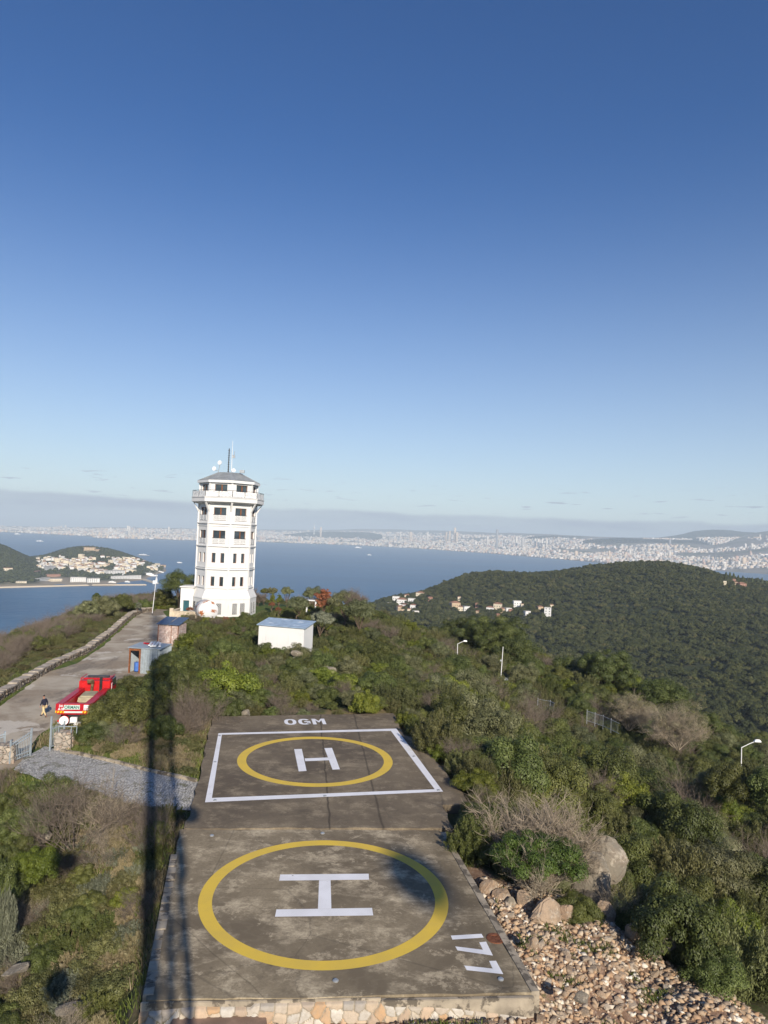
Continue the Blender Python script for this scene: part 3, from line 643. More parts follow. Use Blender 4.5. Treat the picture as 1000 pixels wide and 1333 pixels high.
e = t.voro(p, 5.5, 'DISTANCE_TO_EDGE', rnd=0.8); cc = t.voro(p, 5.5, 'F1', "Color", rnd=0.8); s_ = t.n.new("ShaderNodeSeparateColor"); t.l.new(cc, s_.inputs[0])
c = t.ramp(s_.outputs[0], [(0, (0.33, 0.33, 0.32, 1)), (0.5, (0.47, 0.46, 0.44, 1)), (1, (0.62, 0.60, 0.56, 1))])
c = t.mix(t.map(e, 0.02, 0.10, 1, 0), c, (0.10, 0.09, 0.07, 1))
c = t.mix(t.map(t.noise(p, 1.3, 8, 0.75), 0.53, 0.62, 0, 0.85), c, (0.11, 0.11, 0.045, 1))
c = t.mix(t.map(t.noise(p, 0.35, 4), 0.35, 0.65, 0.35, 0), c, (0.42, 0.41, 0.39, 1))
t.set("Base Color", c); t.set("Roughness", 0.85); t.bump(t.map(e, 0, 0.2), 0.9, 0.04)
sheet('path', jag(path_poly, 0.7, 0.10), RZ + 0.045, t.m)
kp = [G(x, y, RZ + .1) for x, y in [(80, 977), (104, 981.5), (130, 987), (156, 993), (198, 1003.6), (228, 1010), (256, 1016.5)]]
kb = MB()
for a, b in zip(kp[:-1], kp[1:]):
    n = 3
    for k in range(n):
        p0, p1 = a + (b - a) * (k + .02) / n, a + (b - a) * (k + .97) / n; v = p1 - p0
        kb.box(((p0 + p1) / 2)[:2].tolist() + [RZ + 0.0 + .03 * random.random()], (np.linalg.norm(v), 0.26, 0.40), math.atan2(v[1], v[0]) + .02 * (random.random() - .5))
tag(kb.build('kerb', MAT['concrete_edge'], bevel=0.03), 'pale worn stone kerb curving along the top of the cobbled path', 'kerb')

# low stone wall beside the track
wl_px = [(-90, 968), (-40, 936), (5, 906), (26, 893), (47, 882), (68, 869), (86, 862), (112, 850), (130, 836.5), (148, 822.5), (160, 811), (170, 803), (183, 797.5), (196, 795.5)]
wp = [G(x, y, RZ) for x, y in wl_px]
def resample(pts, step):
    out = [np.array(pts[0], float)]
    for a, b in zip(pts[:-1], pts[1:]):
        a, b = np.array(a, float), np.array(b, float); n = max(1, int(np.linalg.norm(b - a) / step))
        for k in range(1, n + 1): out.append(a + (b - a) * k / n)
    return out
wpr = resample(wp, 0.7); wall = empty('stone_wall', wp[0], 0, 'long low dry stone wall with a pale cap beside the track', 'wall')
w1, w2, w3 = MB(), MB(), MB(); o3 = wp[0]
for a, b in zip(wpr[:-1], wpr[1:]):
    v = b - a; L_ = np.linalg.norm(v); az1 = math.atan2(v[1], v[0]); c_ = (a + b) / 2 - o3; h_ = 0.72 + random.uniform(-.07, .1)
    for row in range(3):
        for sgn in (-1, 1):
            nn = np.array([-v[1], v[0], 0]) / L_ * 0.24 * sgn; hh_ = h_ / 3
            w1.box((c_[0] + nn[0], c_[1] + nn[1], 0.14 + (row + .5) * hh_ - .25 + .05), (L_ * random.uniform(.8, .97), 0.42 + random.uniform(-.04, .12), hh_ * random.uniform(.85, .98)), az1 + random.uniform(-.06, .06))
    w2.box((c_[0], c_[1], h_ - 0.05), (L_ * 1.02, 0.92 + random.uniform(-.08, .08), 0.14), az1 + random.uniform(-.03, .03))
w1.build('masonry', MAT['dry_wall'], wall, bevel=0.04); w2.build('cap_stones', MAT['wall_cap'], wall, bevel=0.03)
# ------------------------------------------------------------------ watchtower
TP = G(291, 803, -0.35); TP[1] += 5.6; TP[0] = AT(290.5, 800, TP[1])[0]
K = TP[1] / 131.0
tw = empty('watchtower', (TP[0], TP[1], -0.35), 0, 'white octagonal fire watchtower with balconies on the hilltop', 'tower')
PH = R(-90 + 6 + math.degrees(math.atan2(-TP[0], TP[1])))      # one edge towards the camera, turned a little
RB = 5.45; WALLT = 0.35
def octp(r, k, z=0): a = PH + k * math.pi / 4; return np.array([r * math.cos(a), r * math.sin(a), z])
def pquad(mb, a, b, c, d, mi=0): mb.add([a, b, c, d], [(0, 1, 2, 3)], mi)
def face_wall(mb, p0, p1, z0, z1, ops, depth=0.32):
    """outer wall panel between plan points p0 -> p1 (outward to the right of travel reversed), openings (u0,u1,v0,v1) in metres"""
    p0, p1 = np.array(p0[:2]), np.array(p1[:2]); L = np.linalg.norm(p1 - p0); e = (p1 - p0) / L; n = np.array([e[1], -e[0]])
    P = lambda u, v, d=0: (p0[0] + e[0] * u - n[0] * d, p0[1] + e[1] * u - n[1] * d, v)
    us = sorted({0.0, L} | {o_[0] for o_ in ops} | {o_[1] for o_ in ops}); vs_ = sorted({z0, z1} | {o_[2] for o_ in ops} | {o_[3] for o_ in ops})
    for i in range(len(us) - 1):
        for j in range(len(vs_) - 1):
            um, vm = (us[i] + us[i + 1]) / 2, (vs_[j] + vs_[j + 1]) / 2
            if any(o_[0] < um < o_[1] and o_[2] < vm < o_[3] for o_ in ops): continue
            pquad(mb, P(us[i], vs_[j]), P(us[i + 1], vs_[j]), P(us[i + 1], vs_[j + 1]), P(us[i], vs_[j + 1]))
    for (a, b, c, d) in ops:
        pquad(mb, P(a, c), P(a, d), P(a, d, depth), P(a, c, depth)); pquad(mb, P(b, c), P(b, c, depth), P(b, d, depth), P(b, d))
        pquad(mb, P(a, c), P(a, c, depth), P(b, c, depth), P(b, c)); pquad(mb, P(a, d), P(b, d), P(b, d, depth), P(a, d, depth))
    return P, L
SC = 1.03
floors = [(5.55, 7.3, 's'), (9.9, 11.7, 's'), (13.4, 15.9, 'w'), (17.75, 20.2, 'w'), (22.6, 24.55, 't')]
wb = MB(); FL = 2 * RB * math.sin(math.pi / 8)
for k in range(8):
    p0, p1 = octp(RB, k), octp(RB, k + 1); ops = []; wins = []
    for (v0, v1, ty) in floors:
        if ty == 's':
            for uc in (FL * .30, FL * .70): ops.append((uc - .36, uc + .36, v0, v1)); wins.append((uc, .72, v0, v1, ty))
        else: ops.append((FL / 2 - 1.18, FL / 2 + 1.18, v0, v1)); wins.append((FL / 2, 2.36, v0, v1, ty))
    P, L_ = face_wall(wb, p0, p1, 4.9, 25.0, ops)
    for (uc, w, v0, v1, ty) in wins:
        wd = MB(); d = .22; fr = .07
        for (a, b, c, dd) in ((uc - w / 2, uc - w / 2 + fr, v0, v1), (uc + w / 2 - fr, uc + w / 2, v0, v1), (uc - w / 2 + fr, uc + w / 2 - fr, v0, v0 + fr), (uc - w / 2 + fr, uc + w / 2 - fr, v1 - fr, v1)):
            A = [P(a, c, d), P(b, c, d), P(b, dd, d), P(a, dd, d)]; B = [P(a, c, d + .08), P(b, c, d + .08), P(b, dd, d + .08), P(a, dd, d + .08)]
            wd.add(A + B, [(0, 1, 2, 3), (0, 4, 5, 1), (1, 5, 6, 2), (2, 6, 7, 3), (3, 7, 4, 0)])
        if w > 1:
            A = [P(uc - .02, v0 + fr, d - .01), P(uc + .22, v0 + fr, d - .01), P(uc + .22, v1 - fr, d - .01), P(uc - .02, v1 - fr, d - .01)]; wd.add(A, [(0, 1, 2, 3)])
        fo_ = wd.build('window_frame', MAT['brown_wood'], tw)
        gl = MB(); pquad(gl, P(uc - w / 2 + .02, v0 + .02, d + .05), P(uc + w / 2 - .02, v0 + .02, d + .05), P(uc + w / 2 - .02, v1 - .02, d + .05), P(uc - w / 2 + .02, v1 - .02, d + .05)); gl.build('pane', MAT['glass'], fo_)
        if ty == 'w':                        # pierced white guard in front of the lower half
            gd = MB(); a, b = uc - w / 2 - .12, uc + w / 2 + .12; zt = v0 + 1.08
            for (u_0, u_1, z_0, z_1) in ((a, b, v0 + .08, v0 + .14), (a, b, v0 + .96, v0 + 1.02), (a, a + .05, v0, zt), (b - .05, b, v0, zt), (uc - .03, uc + .03, v0, zt)):
                gd.add([P(u_0, z_0, -.10), P(u_1, z_0, -.10), P(u_1, z_1, -.10), P(u_0, z_1, -.10), P(u_0, z_0, -.05), P(u_1, z_0, -.05), P(u_1, z_1, -.05), P(u_0, z_1, -.05)], [(0, 1, 2, 3), (0, 4, 5, 1), (3, 2, 6, 7), (1, 5, 6, 2), (0, 3, 7, 4)])
            n_ = 9
            for half in (0, 1):
                ua, ub = (a + .05, uc - .03) if half == 0 else (uc + .03, b - .05); uw = (ub - ua) / n_
                for q in range(n_):          # crossed flat bars
                    for s0, s1 in ((0, 1), (1, 0)):
                        u0_, u1_ = ua + uw * (q + s0), ua + uw * (q + s1)
                        for zz in (v0 + .14, v0 + .55):
                            gd.add([P(u0_ - .02, zz, -.08), P(u0_ + .07, zz, -.08), P(u1_ + .07, zz + .41, -.08), P(u1_ - .02, zz + .41, -.08)], [(0, 1, 2, 3)])
            gd.build('window_guard', MAT['white_paint'], fo_)
            rl = MB(); rl.add([P(a, zt, -.13), P(b, zt, -.13), P(b, zt + .05, -.13), P(a, zt + .05, -.13), P(a, zt, -.04), P(b, zt, -.04), P(b, zt + .05, -.04), P(a, zt + .05, -.04)], [(0, 1, 2, 3), (3, 2, 6, 7), (0, 4, 5, 1), (0, 3, 7, 4), (1, 5, 6, 2)]); rl.build('guard_rail', MAT['dark_metal'], fo_)
wb.build('wall', MAT['white_wall'], tw)
inn = MB(); inn.ring([(RB - .9, 5.0), (RB - .9, 24.9)], 8, PH, caps=(True, True)); inn.build('inner_core', plain('dim_interior', (0.05, 0.045, 0.04, 1), 0.9), tw)
co = MB()
for z, hgt, pr in ((8.6, .16, .26), (8.95, .10, .16), (12.9, .18, .26), (17.15, .18, .26), (16.7, .08, .12), (5.12, .12, .2)):
    co.ring([(RB + pr, z), (RB + pr, z + hgt)], 8, PH); 
for k in range(8):                          # corner pilasters
    q = octp(RB, k); co.box((q[0], q[1], 14.9), (.34, .34, 20.2), PH + k * math.pi / 4)
co.build('cornices', MAT['white_wall'], tw)
bs = MB(); bs.ring([(6.2, -1.2), (6.2, 3.2), (6.27, 3.2), (6.27, 3.35), (RB + .05, 4.85), (RB + .05, 5.1)], 8, PH)
bs.build('flared_base', MAT['white_wall'], tw)
for k in (-2, -1, 0, 1, 5, 6):              # pierced stone screens low in the base
    p0, p1 = octp(6.23, k), octp(6.23, k + 1); e = (p1 - p0) / np.linalg.norm(p1 - p0); n = np.array([e[1], -e[0], 0]); LL = np.linalg.norm(p1 - p0)
    for uc in (LL * .33, LL * .67):
        s_ = MB(); c_ = p0 + e * uc + n * .02
        s_.box((c_[0], c_[1], 1.45), (.9, .07, 2.0), math.atan2(e[1], e[0]), 1)
        for i in range(5):
            for j in range(10):
                q = c_ + e * (i - 2) * .17 + n * .045; s_.box((q[0], q[1], .56 + j * .2), (.15, .03, .05), math.atan2(e[1], e[0]) , 0); 
                if (i + j) % 2: s_.box((q[0], q[1], .64 + j * .2), (.05, .03, .13), math.atan2(e[1], e[0]), 0)
        s_.build('pierced_screen', [MAT['white_paint'], MAT['dark_metal']], tw)
# balcony
bl = MB(); bl.ring([(6.15, 20.95), (6.85, 21.25), (6.85, 22.0), (6.95, 22.0), (6.95, 22.15)], 8, PH); bl.build('balcony_slab', MAT['white_wall'], tw)
for k in range(8):
    a, b = octp(RB + .05, k, 19.2), octp(6.55, k, 21.1); bk = MB(); n = octp(1, k); t_ = np.array([-n[1], n[0], 0]) * .17
    up_ = np.array([0, 0, .55]); bk.add([a - t_, a + t_, b + t_, b - t_, a - t_ + up_, a + t_ + up_, b + t_ + up_ * .4, b - t_ + up_ * .4], [(0, 1, 2, 3), (7, 6, 5, 4), (0, 4, 5, 1), (1, 5, 6, 2), (2, 6, 7, 3), (3, 7, 4, 0)])
    bk.build('bracket', MAT['white_wall'], tw)
rl, tr_ = MB(), MB()
pat = NT('fretted_white_panel'); f_ = pat.map(pat.noise(pat.tc.outputs["Object"], 3.2, 3), 0.50, 0.56); pat.set("Base Color", pat.mix(pat.math('MULTIPLY', f_, 0.55), (0.78, 0.78, 0.76, 1), (0.36, 0.36, 0.37, 1))); pat.set("Roughness", 0.7)
for k in range(8):
    p0, p1 = octp(6.72, k, 22.15), octp(6.72, k + 1, 22.15); L_ = np.linalg.norm(p1 - p0); e = (p1 - p0) / L_; az1 = math.atan2(e[1], e[0])
    for q in range(2):
        c_ = p0 + e * L_ * (q + .5) / 2; rl.box((c_[0], c_[1], 22.15 + .56), (L_ / 2 - .12, .05, .98), az1)
    for q in range(2): c_ = p0 + e * L_ * q / 2; tr_.box((c_[0], c_[1], 22.15 + .62), (.07, .07, 1.24), az1)
    c_ = (p0 + p1) / 2; tr_.box((c_[0], c_[1], 22.15 + 1.22), (L_, .08, .07), az1)
rl.build('balustrade_panels', pat.m, tw); tr_.build('balustrade_rail', MAT['dark_metal'], tw)
rf = MB(); rf.ring([(5.9, 24.95), (5.95, 25.35), (2.3, 27.05), (0.001, 27.2)], 8, PH, caps=(True, False)); rfo = rf.build('roof', MAT['roof_zinc'], tw)
sm_ = MB()
for k in range(8):
    for q in range(1, 7):
        a = octp(5.97, k, 25.37) * (1 - q / 7) + octp(5.97, k + 1, 25.37) * (q / 7); b = octp(2.3, k, 27.08) * (1 - q / 7) + octp(2.3, k + 1, 27.08) * (q / 7); a[2], b[2] = 25.38, 27.08
        sm_.tube(a, b, .035, n=4)
sm_.build('roof_seams', MAT['roof_zinc'], rfo)
fc_ = MB(); fc_.ring([(5.97, 24.85), (6.02, 25.3)], 8, PH, caps=(False, False)); fc_.build('fascia', MAT['white_paint'], rfo)
# annex with door at the left foot
an = MB(); ua = octp(1, 0) * 0; ac = np.array([-6.4, -1.6]); face_wall(an, (ac[0] - 1.1, ac[1] - 1.5), (ac[0] + 1.3, ac[1] - 1.5), -1, 5.0, [(.55, 1.7, 0, 2.5)])
an.box((ac[0] + .1, ac[1] + .1, 2.9), (2.4, 3.1, 4.2)) if False else an.box((ac[0] + .1, ac[1] + .55, 2.0), (2.4, 3.4, 6.0))
an.box((ac[0] + .1, ac[1] + .3, 5.05), (2.7, 4.2, .2)); an.build('porch', MAT['white_wall'], tw)
MB().box((ac[0] + .02, ac[1] - 1.17, 1.22), (1.12, .05, 2.45)).build('door', MAT['teal'], tw)
# aerials on the roof
am = MB(); am.tube((.3, 0, 27.0), (.3, 0, 33.4), .07, .03)
am2 = MB(); am2.tube((-.35, .2, 27.0), (-.35, .2, 31.9), .11, .09)
for z in np.arange(27.4, 31.8, .45): am2.box((-.35, .2, z), (.34, .3, .06))
mo = am.build('antenna_mast', MAT['white_paint'], tw); am2.build('lattice_aerial', MAT['dark_metal'], tw)
for (x, z, r_, dx) in ((-1.9, 29.0, .42, -1), (-2.9, 27.8, .42, -1), (.8, 27.6, .36, 1)):
    dm = MB(); dm.ring([(.001, -.16), (r_ * .6, -.10), (r_, .03), (r_, .16)], 16, caps=(False, True)); d_o = dm.build('dish_antenna', MAT['white_paint'], tw); d_o.location = (x, -.4, z); d_o.rotation_euler = (R(85), 0, R(20 * dx))
pp_ = MB(); pp_.path([(-2.2, -.2, 27.0), (-1.9, -.2, 29.0)], .05); pp_.path([(-2.9, -.2, 27.6), (-2.2, -.2, 27.4)], .05); pp_.path([(.3, 0, 27.6), (.8, -.3, 27.6)], .05)
pp_.path([(.3, 0, 30.6), (.75, 0, 30.6), (.75, 0, 31.4)], .05); pp_.box((.62, 0, 30.3), (.5, .2, .5)); pp_.box((2.7, -1.5, 27.35), (.9, .5, .55)); pp_.build('aerial_bracket', MAT['grey_metal'], tw)

# ------------------------------------------------------------------ yard things by the tower
def atg(px, py, z=RZ): return G(px, py, z)
# tiled terrace walls
tr1 = empty('terrace_wall', atg(222, 812, -.5), 0, 'pale beige stepped terrace wall between the track and the tower', 'wall')
b_ = MB(); b_.box((1.4, 3.0, .8), (4.6, .4, 1.9)); b_.box((-.7, 5.2, .8), (.4, 4.0, 1.9)); b_.box((4.2, 2.2, .35), (3.2, .4, 1.2)); b_.build('masonry', MAT['beige_stone'], tr1)
b_ = MB(); b_.box((1.4, 3.0, 1.80), (4.8, .55, .12)); b_.box((-.7, 5.3, 1.80), (.55, 4.0, .121)); b_.box((-.75, 2.95, 1.1), (.6, .6, 2.4)); b_.build('coping', MAT['beige_stone'], tr1)
# rusty tank lying on a cradle
tk_p = AT(268, 808, 122); tz = H1(tk_p[0], tk_p[1])
tank = empty('water_tank', (tk_p[0], tk_p[1], tz), R(28), 'large white cylindrical tank with rusty end lying before the tower', 'tank')
mb = MB(); prof = [(0.001, -1.62), (1.0, -1.6), (1.6, -1.55), (1.70, -1.45), (1.70, 1.45), (1.6, 1.55), (0.001, 1.62)]; mb.ring(prof, 36, caps=(False, False))
to = mb.build('shell', MAT['tank'], tank, smooth=True); to.rotation_euler = (R(90), 0, 0); to.location = (0, 0, 2.1)
cr = MB(); [cr.box((sx, y_, .35), (.3, .5, .9)) for sx in (-1.1, 1.1) for y_ in (-1.2, 1.2)]; [cr.box((0, y_, .62), (2.8, .3, .25)) for y_ in (-1.2, 1.2)]; cr.build('cradle', MAT['rust'], tank)
scrap = empty('scrap_pile', (tk_p[0] + 3.0, tk_p[1] - .5, H1(tk_p[0] + 3, tk_p[1] - .5)), 0, 'heap of rusty iron scrap beside the white tank', 'scrap heap'); mb = MB()
for k in range(26): a = random.random() * 6.3; q = Vector((random.uniform(-1.3, 1.3), random.uniform(-.8, .8), random.uniform(.1, 1.0))); mb.tube(q, q + Vector((math.cos(a) * 1.1, math.sin(a) * .9, random.uniform(-.3, .5))), .06, n=5)
mb.build('rods', MAT['rust'], scrap)
# white shed with pale blue roof
def corner(px, py, Y): return AT(px, py, Y)
s0 = AT(335.5, 845, 97); s1 = AT(395, 856, 91); gz = -1.2
A_, B_ = AT(336, 840, 96.0)[:2], AT(395, 845, 94.5)[:2]; e = (B_ - A_) / np.linalg.norm(B_ - A_); n_in = np.array([-e[1], e[0]]); Wd = np.linalg.norm(B_ - A_); D_ = 3.7
shed = empty('storage_shed', (A_[0], A_[1], gz), math.atan2(e[1], e[0]), 'white windowless shed with a pale blue sheet roof among the shrubs', 'shed')
hl, hr = 4.78, 4.72
mb = MB(); mb.add([(0, 0, -1.5), (Wd, 0, -1.5), (Wd, D_, -1.5), (0, D_, -1.5), (0, 0, hl - .55), (Wd, 0, hr - .55), (Wd, D_, hr - .1), (0, D_, hl - .1)], [(0, 1, 5, 4), (1, 2, 6, 5), (2, 3, 7, 6), (3, 0, 4, 7), (4, 5, 6, 7)]); mb.build('wall', MAT['white_wall'], shed)
mb = MB(); mb.add([(-.25, -.22, hl - .50), (Wd + .25, -.22, hr - .50), (Wd + .3, D_ + .3, hr + .02), (-.25, D_ + .3, hl + .02)] + [(-.25, -.22, hl - .42), (Wd + .25, -.22, hr - .42), (Wd + .3, D_ + .3, hr + .10), (-.25, D_ + .3, hl + .10)], [(3, 2, 1, 0), (4, 5, 6, 7), (0, 1, 5, 4), (1, 2, 6, 5), (2, 3, 7, 6), (3, 0, 4, 7)]); rfo2 = mb.build('roof', MAT['blue_roof'], shed)
mb = MB(); [mb.tube((-.2 + k * .62, -.21, hl - .41 - k * .62 / (Wd + .9) * .2), (-.2 + k * .62, D_ + .28, hl + .10 - k * .62 / (Wd + .9) * .2), .03, n=4) for k in range(int((Wd + .4) / .62) + 1)]; mb.build('roof_ribs', MAT['blue_roof'], rfo2)
# small hut with blue ribbed lean-to roof
h0 = atg(204, 839); hut = empty('tool_hut', h0, R(-8), 'small weathered board hut with two blue ribbed roof panels', 'hut')
mb = MB(); mb.box((1.55, 1.4, 1.35), (3.0, 2.6, 2.9)); mb.build('wall', MAT['pink_board'], hut)
mb = MB(); mb.box((2.0, .085, 1.35), (.07, .06, 2.8)); mb.box((.1, .085, 1.35), (.1, .06, 2.8)); mb.box((3.0, .085, 1.35), (.1, .06, 2.8)); mb.build('door_frame', MAT['brown_wood'], hut)
for kx in (0, 1):
    mb = MB(); w_ = 1.62; x_ = -.1 + kx * (w_ + .12)
    mb.add([(x_, -.25, 2.84), (x_ + w_, -.25, 2.84), (x_ + w_, 3.0, 3.5), (x_, 3.0, 3.5), (x_, -.25, 2.90), (x_ + w_, -.25, 2.90), (x_ + w_, 3.0, 3.56), (x_, 3.0, 3.56)], [(3, 2, 1, 0), (4, 5, 6, 7), (0, 1, 5, 4), (1, 2, 6, 5), (2, 3, 7, 6), (3, 0, 4, 7)])
    [mb.tube((x_ + .15 + q * .26, -.25, 2.91), (x_ + .15 + q * .26, 3.0, 3.57), .035, n=4) for q in range(6)]
    mb.build('roof_panel', MAT['blue_ribbed'], hut)
# corrugated container store
c0 = atg(167, 876); shd = empty('metal_store', c0, R(-5), 'grey corrugated metal store with an open brown doorway', 'shed')
mb = MB(); Lc, Wc, Hc = 3.3, 3.0, 2.75
def corrug(mb, p0, p1, z0, z1, n, d=.09):
    p0, p1 = np.array(p0, float), np.array(p1, float); e = (p1 - p0); L_ = np.linalg.norm(e); e /= L_; nn = np.array([e[1], -e[0]]); pts = []
    for k in range(n + 1):
        for (f, s) in ((0, 0), (.3, 0), (.5, 1), (.8, 1)):
            if k == n and f > 0: break
            q = p0 + e * L_ * (k + f) / n + nn * d * s; pts.append(q)
    mb.add([(q[0], q[1], z0) for q in pts] + [(q[0], q[1], z1) for q in pts], [(i, i + 1, len(pts) + i + 1, len(pts) + i) for i in range(len(pts) - 1)])
corrug(mb, (1.35, 0), (Lc, 0), -.1, Hc, 7); corrug(mb, (Lc, 0), (Lc + .3, Wc), -.1, Hc, 12); corrug(mb, (Lc + .3, Wc), (0, Wc), -.1, Hc, 14); corrug(mb, (0, Wc), (0, 0), -.1, Hc, 12); mb.build('wall', MAT['galv'], shd)
mb = MB(); mb.box((.09, .0, 1.3), (.18, .16, 2.6)); mb.box((1.26, .0, 1.3), (.18, .16, 2.6)); mb.box((.675, .0, 2.62), (1.35, .17, .22)); mb.build('doorway', MAT['brown_wood'], shd)
mb = MB(); mb.box((Lc / 2 + .1, Wc / 2, Hc + .12), (Lc + .5, Wc + .3, .08), rx=R(1.5)); mb.build('roof', MAT['galv'], shd)
MB().ring([(.35, .15), (.35, 1.1), (.33, 1.12), (.001, 1.12)], 16, c=(.7, .7)).build('drum_inside', MAT['blue'], shd)
pl = empty('plank_stack', (c0[0] + 2.5, c0[1] + .3, RZ + Hc + .2), R(15), 'pale planks stacked on the flat roof of the metal store', 'planks'); mb = MB()
for k in range(7): mb.box((k % 4 * .33 - .3, 1.2, .06 + (k // 4) * .1), (.22, 2.6, .08), random.uniform(-.1, .1))
mb.build('boards', MAT['white_paint'], pl)
rt_ = empty('rag_heap', (c0[0] + 1.6, c0[1] + 2.0, RZ + Hc + .18), 0, 'crumpled red cloth thrown on the roof of the metal store', 'cloth'); mb = MB()
for k in range(5): mb.box((random.uniform(-.6, .6), random.uniform(-.5, .5), .08), (.6, .4, .12), random.random() * 3)
mb.build('folds', MAT['red_paint'], rt_, bevel=.04)

# ------------------------------------------------------------------ gate at the foot of the track
def pillar(px, py, w, d, h, label, rz=0.0):
    p_ = G(px, py, RZ); r_ = empty('gate_pillar', p_, rz, label, 'pillar', 'stone gate pillars'); mb = MB(); rows = int(h / .34)
    for r1 in range(rows):
        for sx in (0, 1):
            for sy in (0, 1):
                mb.box(((sx - .5) * w / 2 + random.uniform(-.03, .03), (sy - .5) * d / 2 + d / 2 + random.uniform(-.03, .03), (r1 + .5) * h / rows - .05), (w / 2 * random.uniform(.98, 1.06), d / 2 * random.uniform(.98, 1.06), h / rows * random.uniform(.93, 1.0)), random.uniform(-.05, .05))
    mb.build('masonry', MAT['dry_wall'] if False else masonry('gate_stone', [(0.42, 0.30, 0.22, 1), (0.38, 0.33, 0.28, 1), (0.50, 0.42, 0.33, 1)], 3.0, obj=True), r_, bevel=.04); return r_
pillar(80.5, 977.5, 1.15, .9, 1.35, 'rough stone gate pillar between gate post and truck', R(8)); pillar(3, 995, 1.35, 1.0, 1.25, 'squat stone gate pillar at the left edge beside the open gate leaf', R(8))
def gate(p0, p1, h, label, open_top=False):
    g_ = empty('gate_leaf', p0, math.atan2(p1[1] - p0[1], p1[0] - p0[0]), label, 'gate'); L_ = math.hypot(p1[0] - p0[0], p1[1] - p0[1])
    mb = MB(); mb.box((.04, 0, h * .42), (.09, .09, h * .84 + .3)); mb.box((L_ - .04, 0, h * .56), (.10, .09, h * 1.12)); mb.build('frame_post', MAT['galv'], g_)
    mb = MB()
    for z in (.18, .42, ): mb.box((L_ / 2, 0, z), (L_, .05, .06))
    mb.tube((0, 0, h * .72), (L_, 0, h * .98), .035); mb.tube((0, 0, h * .60), (L_, 0, h * .86), .035); mb.build('rails', MAT['galv'], g_)
    mb = MB(); n = int(L_ / .14)
    for k in range(1, n): f = k / n; mb.tube((L_ * f, 0, .1), (L_ * f, 0, h * (.80 + .26 * f)), .016, n=5)
    mb.build('bars', MAT['galv'], g_)
g0 = G(12, 995, RZ); g1 = G(40, 984.5, RZ); gate(g0, g1, 1.75, 'pale grey barred gate leaf standing open beside the left pillar')
ga = G(-45, 990, RZ); gb = G(6, 980, RZ); gate(ga, gb, 1.35, 'lower grey barred gate leaf running off the left edge behind the pillar')
p5 = G(65, 978, RZ); gp_ = empty('gate_leaf', p5, R(78), 'narrow grey gate leaf folded back against the right pillar', 'gate'); mb = MB(); mb.box((0, 0, 1.25), (.1, .1, 2.5)); mb.box((1.5, 0, .9), (.08, .08, 1.8)); mb.build('frame_post', MAT['galv'], gp_)
mb = MB(); mb.box((.75, 0, .3), (1.5, .05, .06)); mb.box((.75, 0, 1.55), (1.5, .05, .06)); [mb.tube((.15 + k * .15, 0, .3), (.15 + k * .15, 0, 1.75), .016, n=5) for k in range(9)]; mb.build('bars', MAT['galv'], gp_)
p6 = G(71, 979, RZ); lf = empty('pipe_rail', (p6[0], p6[1] + .5, RZ + 1.25), 0, 'short galvanised pipe rail fixed on top of the right gate pillar', 'rail'); mb = MB(); mb.path([(0, 0, 0), (0, 0, .45), (.9, 0, .45), (.9, 0, 0)], .03); mb.path([(.9, 0, .45), (1.3, 0, .5), (1.3, 0, 0)], .03); mb.build('pipe', MAT['galv'], lf)
# red pipe lying along the wall
rp = [AT(x, y, Y) for x, y, Y in ((90, 851, 90), (93, 848, 91), (97, 843, 92.5), (99.5, 841.5, 93.5))]; rp2 = [AT(x, y, Y) for x, y, Y in ((103.5, 843, 92), (106, 839, 93.5), (108.5, 838, 94.5))]
mb = MB(); mb.path(rp, .1); tag(mb.build('red_pipe', MAT['bright_red']), 'longer bent red pipe above the low stone wall', 'pipe'); mb = MB(); mb.path(rp2, .1); tag(mb.build('red_pipe', MAT['bright_red']), 'shorter red pipe end further up the low stone wall', 'pipe')

# ------------------------------------------------------------------ red forestry fire truck
tb = G(71.8, 916.8, 1.5); tb2 = G(120, 916.8, 1.5); tf = G(100.7, 895.8, 1.5)
hd = math.atan2(-(tf[0] - tb[0]), tf[1] - tb[1]); TW_ = float(np.linalg.norm(tb2 - tb)) * .98; ctr = (tb + tb2) / 2
trk = empty('fire_truck', (ctr[0], ctr[1], RZ + .03), hd, 'red forestry fire truck parked tail first beside the dark bushes', 'truck')
W2 = TW_ / 2; LB = 5.9; zt, zb = 2.0, 1.25
mb = MB()                                   # bed side boxes (wide flat tops), open in the middle
mb.box((-W2 + .28, LB / 2, (zt + zb) / 2), (.56, LB, zt - zb)); mb.box((W2 - .28, LB / 2, (zt + zb) / 2), (.56, LB, zt - zb)); mb.box((0, .2, (zt + zb) / 2), (TW_ - 1.12, .4, zt - zb)); mb.box((0, LB / 2, 1.2), (TW_ - .2, LB - .1, .12))
body = mb.build('body', MAT['red_paint'], trk, bevel=.03)
mb = MB(); mb.box((-W2 + .62, LB / 2, 1.62), (.1, LB - .7, .6)); mb.box((W2 - .62, LB / 2, 1.62), (.1, LB - .7, .6)); mb.build('inner_panel', MAT['bright_red'], trk)
mb = MB(); mb.box((0, LB + .35, 1.85), (TW_ - .1, .7, 1.45)); mb.build('rear_locker', MAT['bright_red'], trk, bevel=.05)
cab = MB(); cab.add([(-W2 + .1, LB + .8, .9), (W2 - .1, LB + .8, .9), (W2 - .1, LB + 2.8, .9), (-W2 + .1, LB + 2.8, .9), (-W2 + .15, LB + .8, 2.62), (W2 - .15, LB + .8, 2.62), (W2 - .2, LB + 2.45, 2.58), (-W2 + .2, LB + 2.45, 2.58)], [(3, 2, 1, 0), (4, 5, 6, 7), (0, 1, 5, 4), (1, 2, 6, 5), (2, 3, 7, 6), (3, 0, 4, 7)]); cb = cab.build('cab', MAT['bright_red'], trk, bevel=.08)
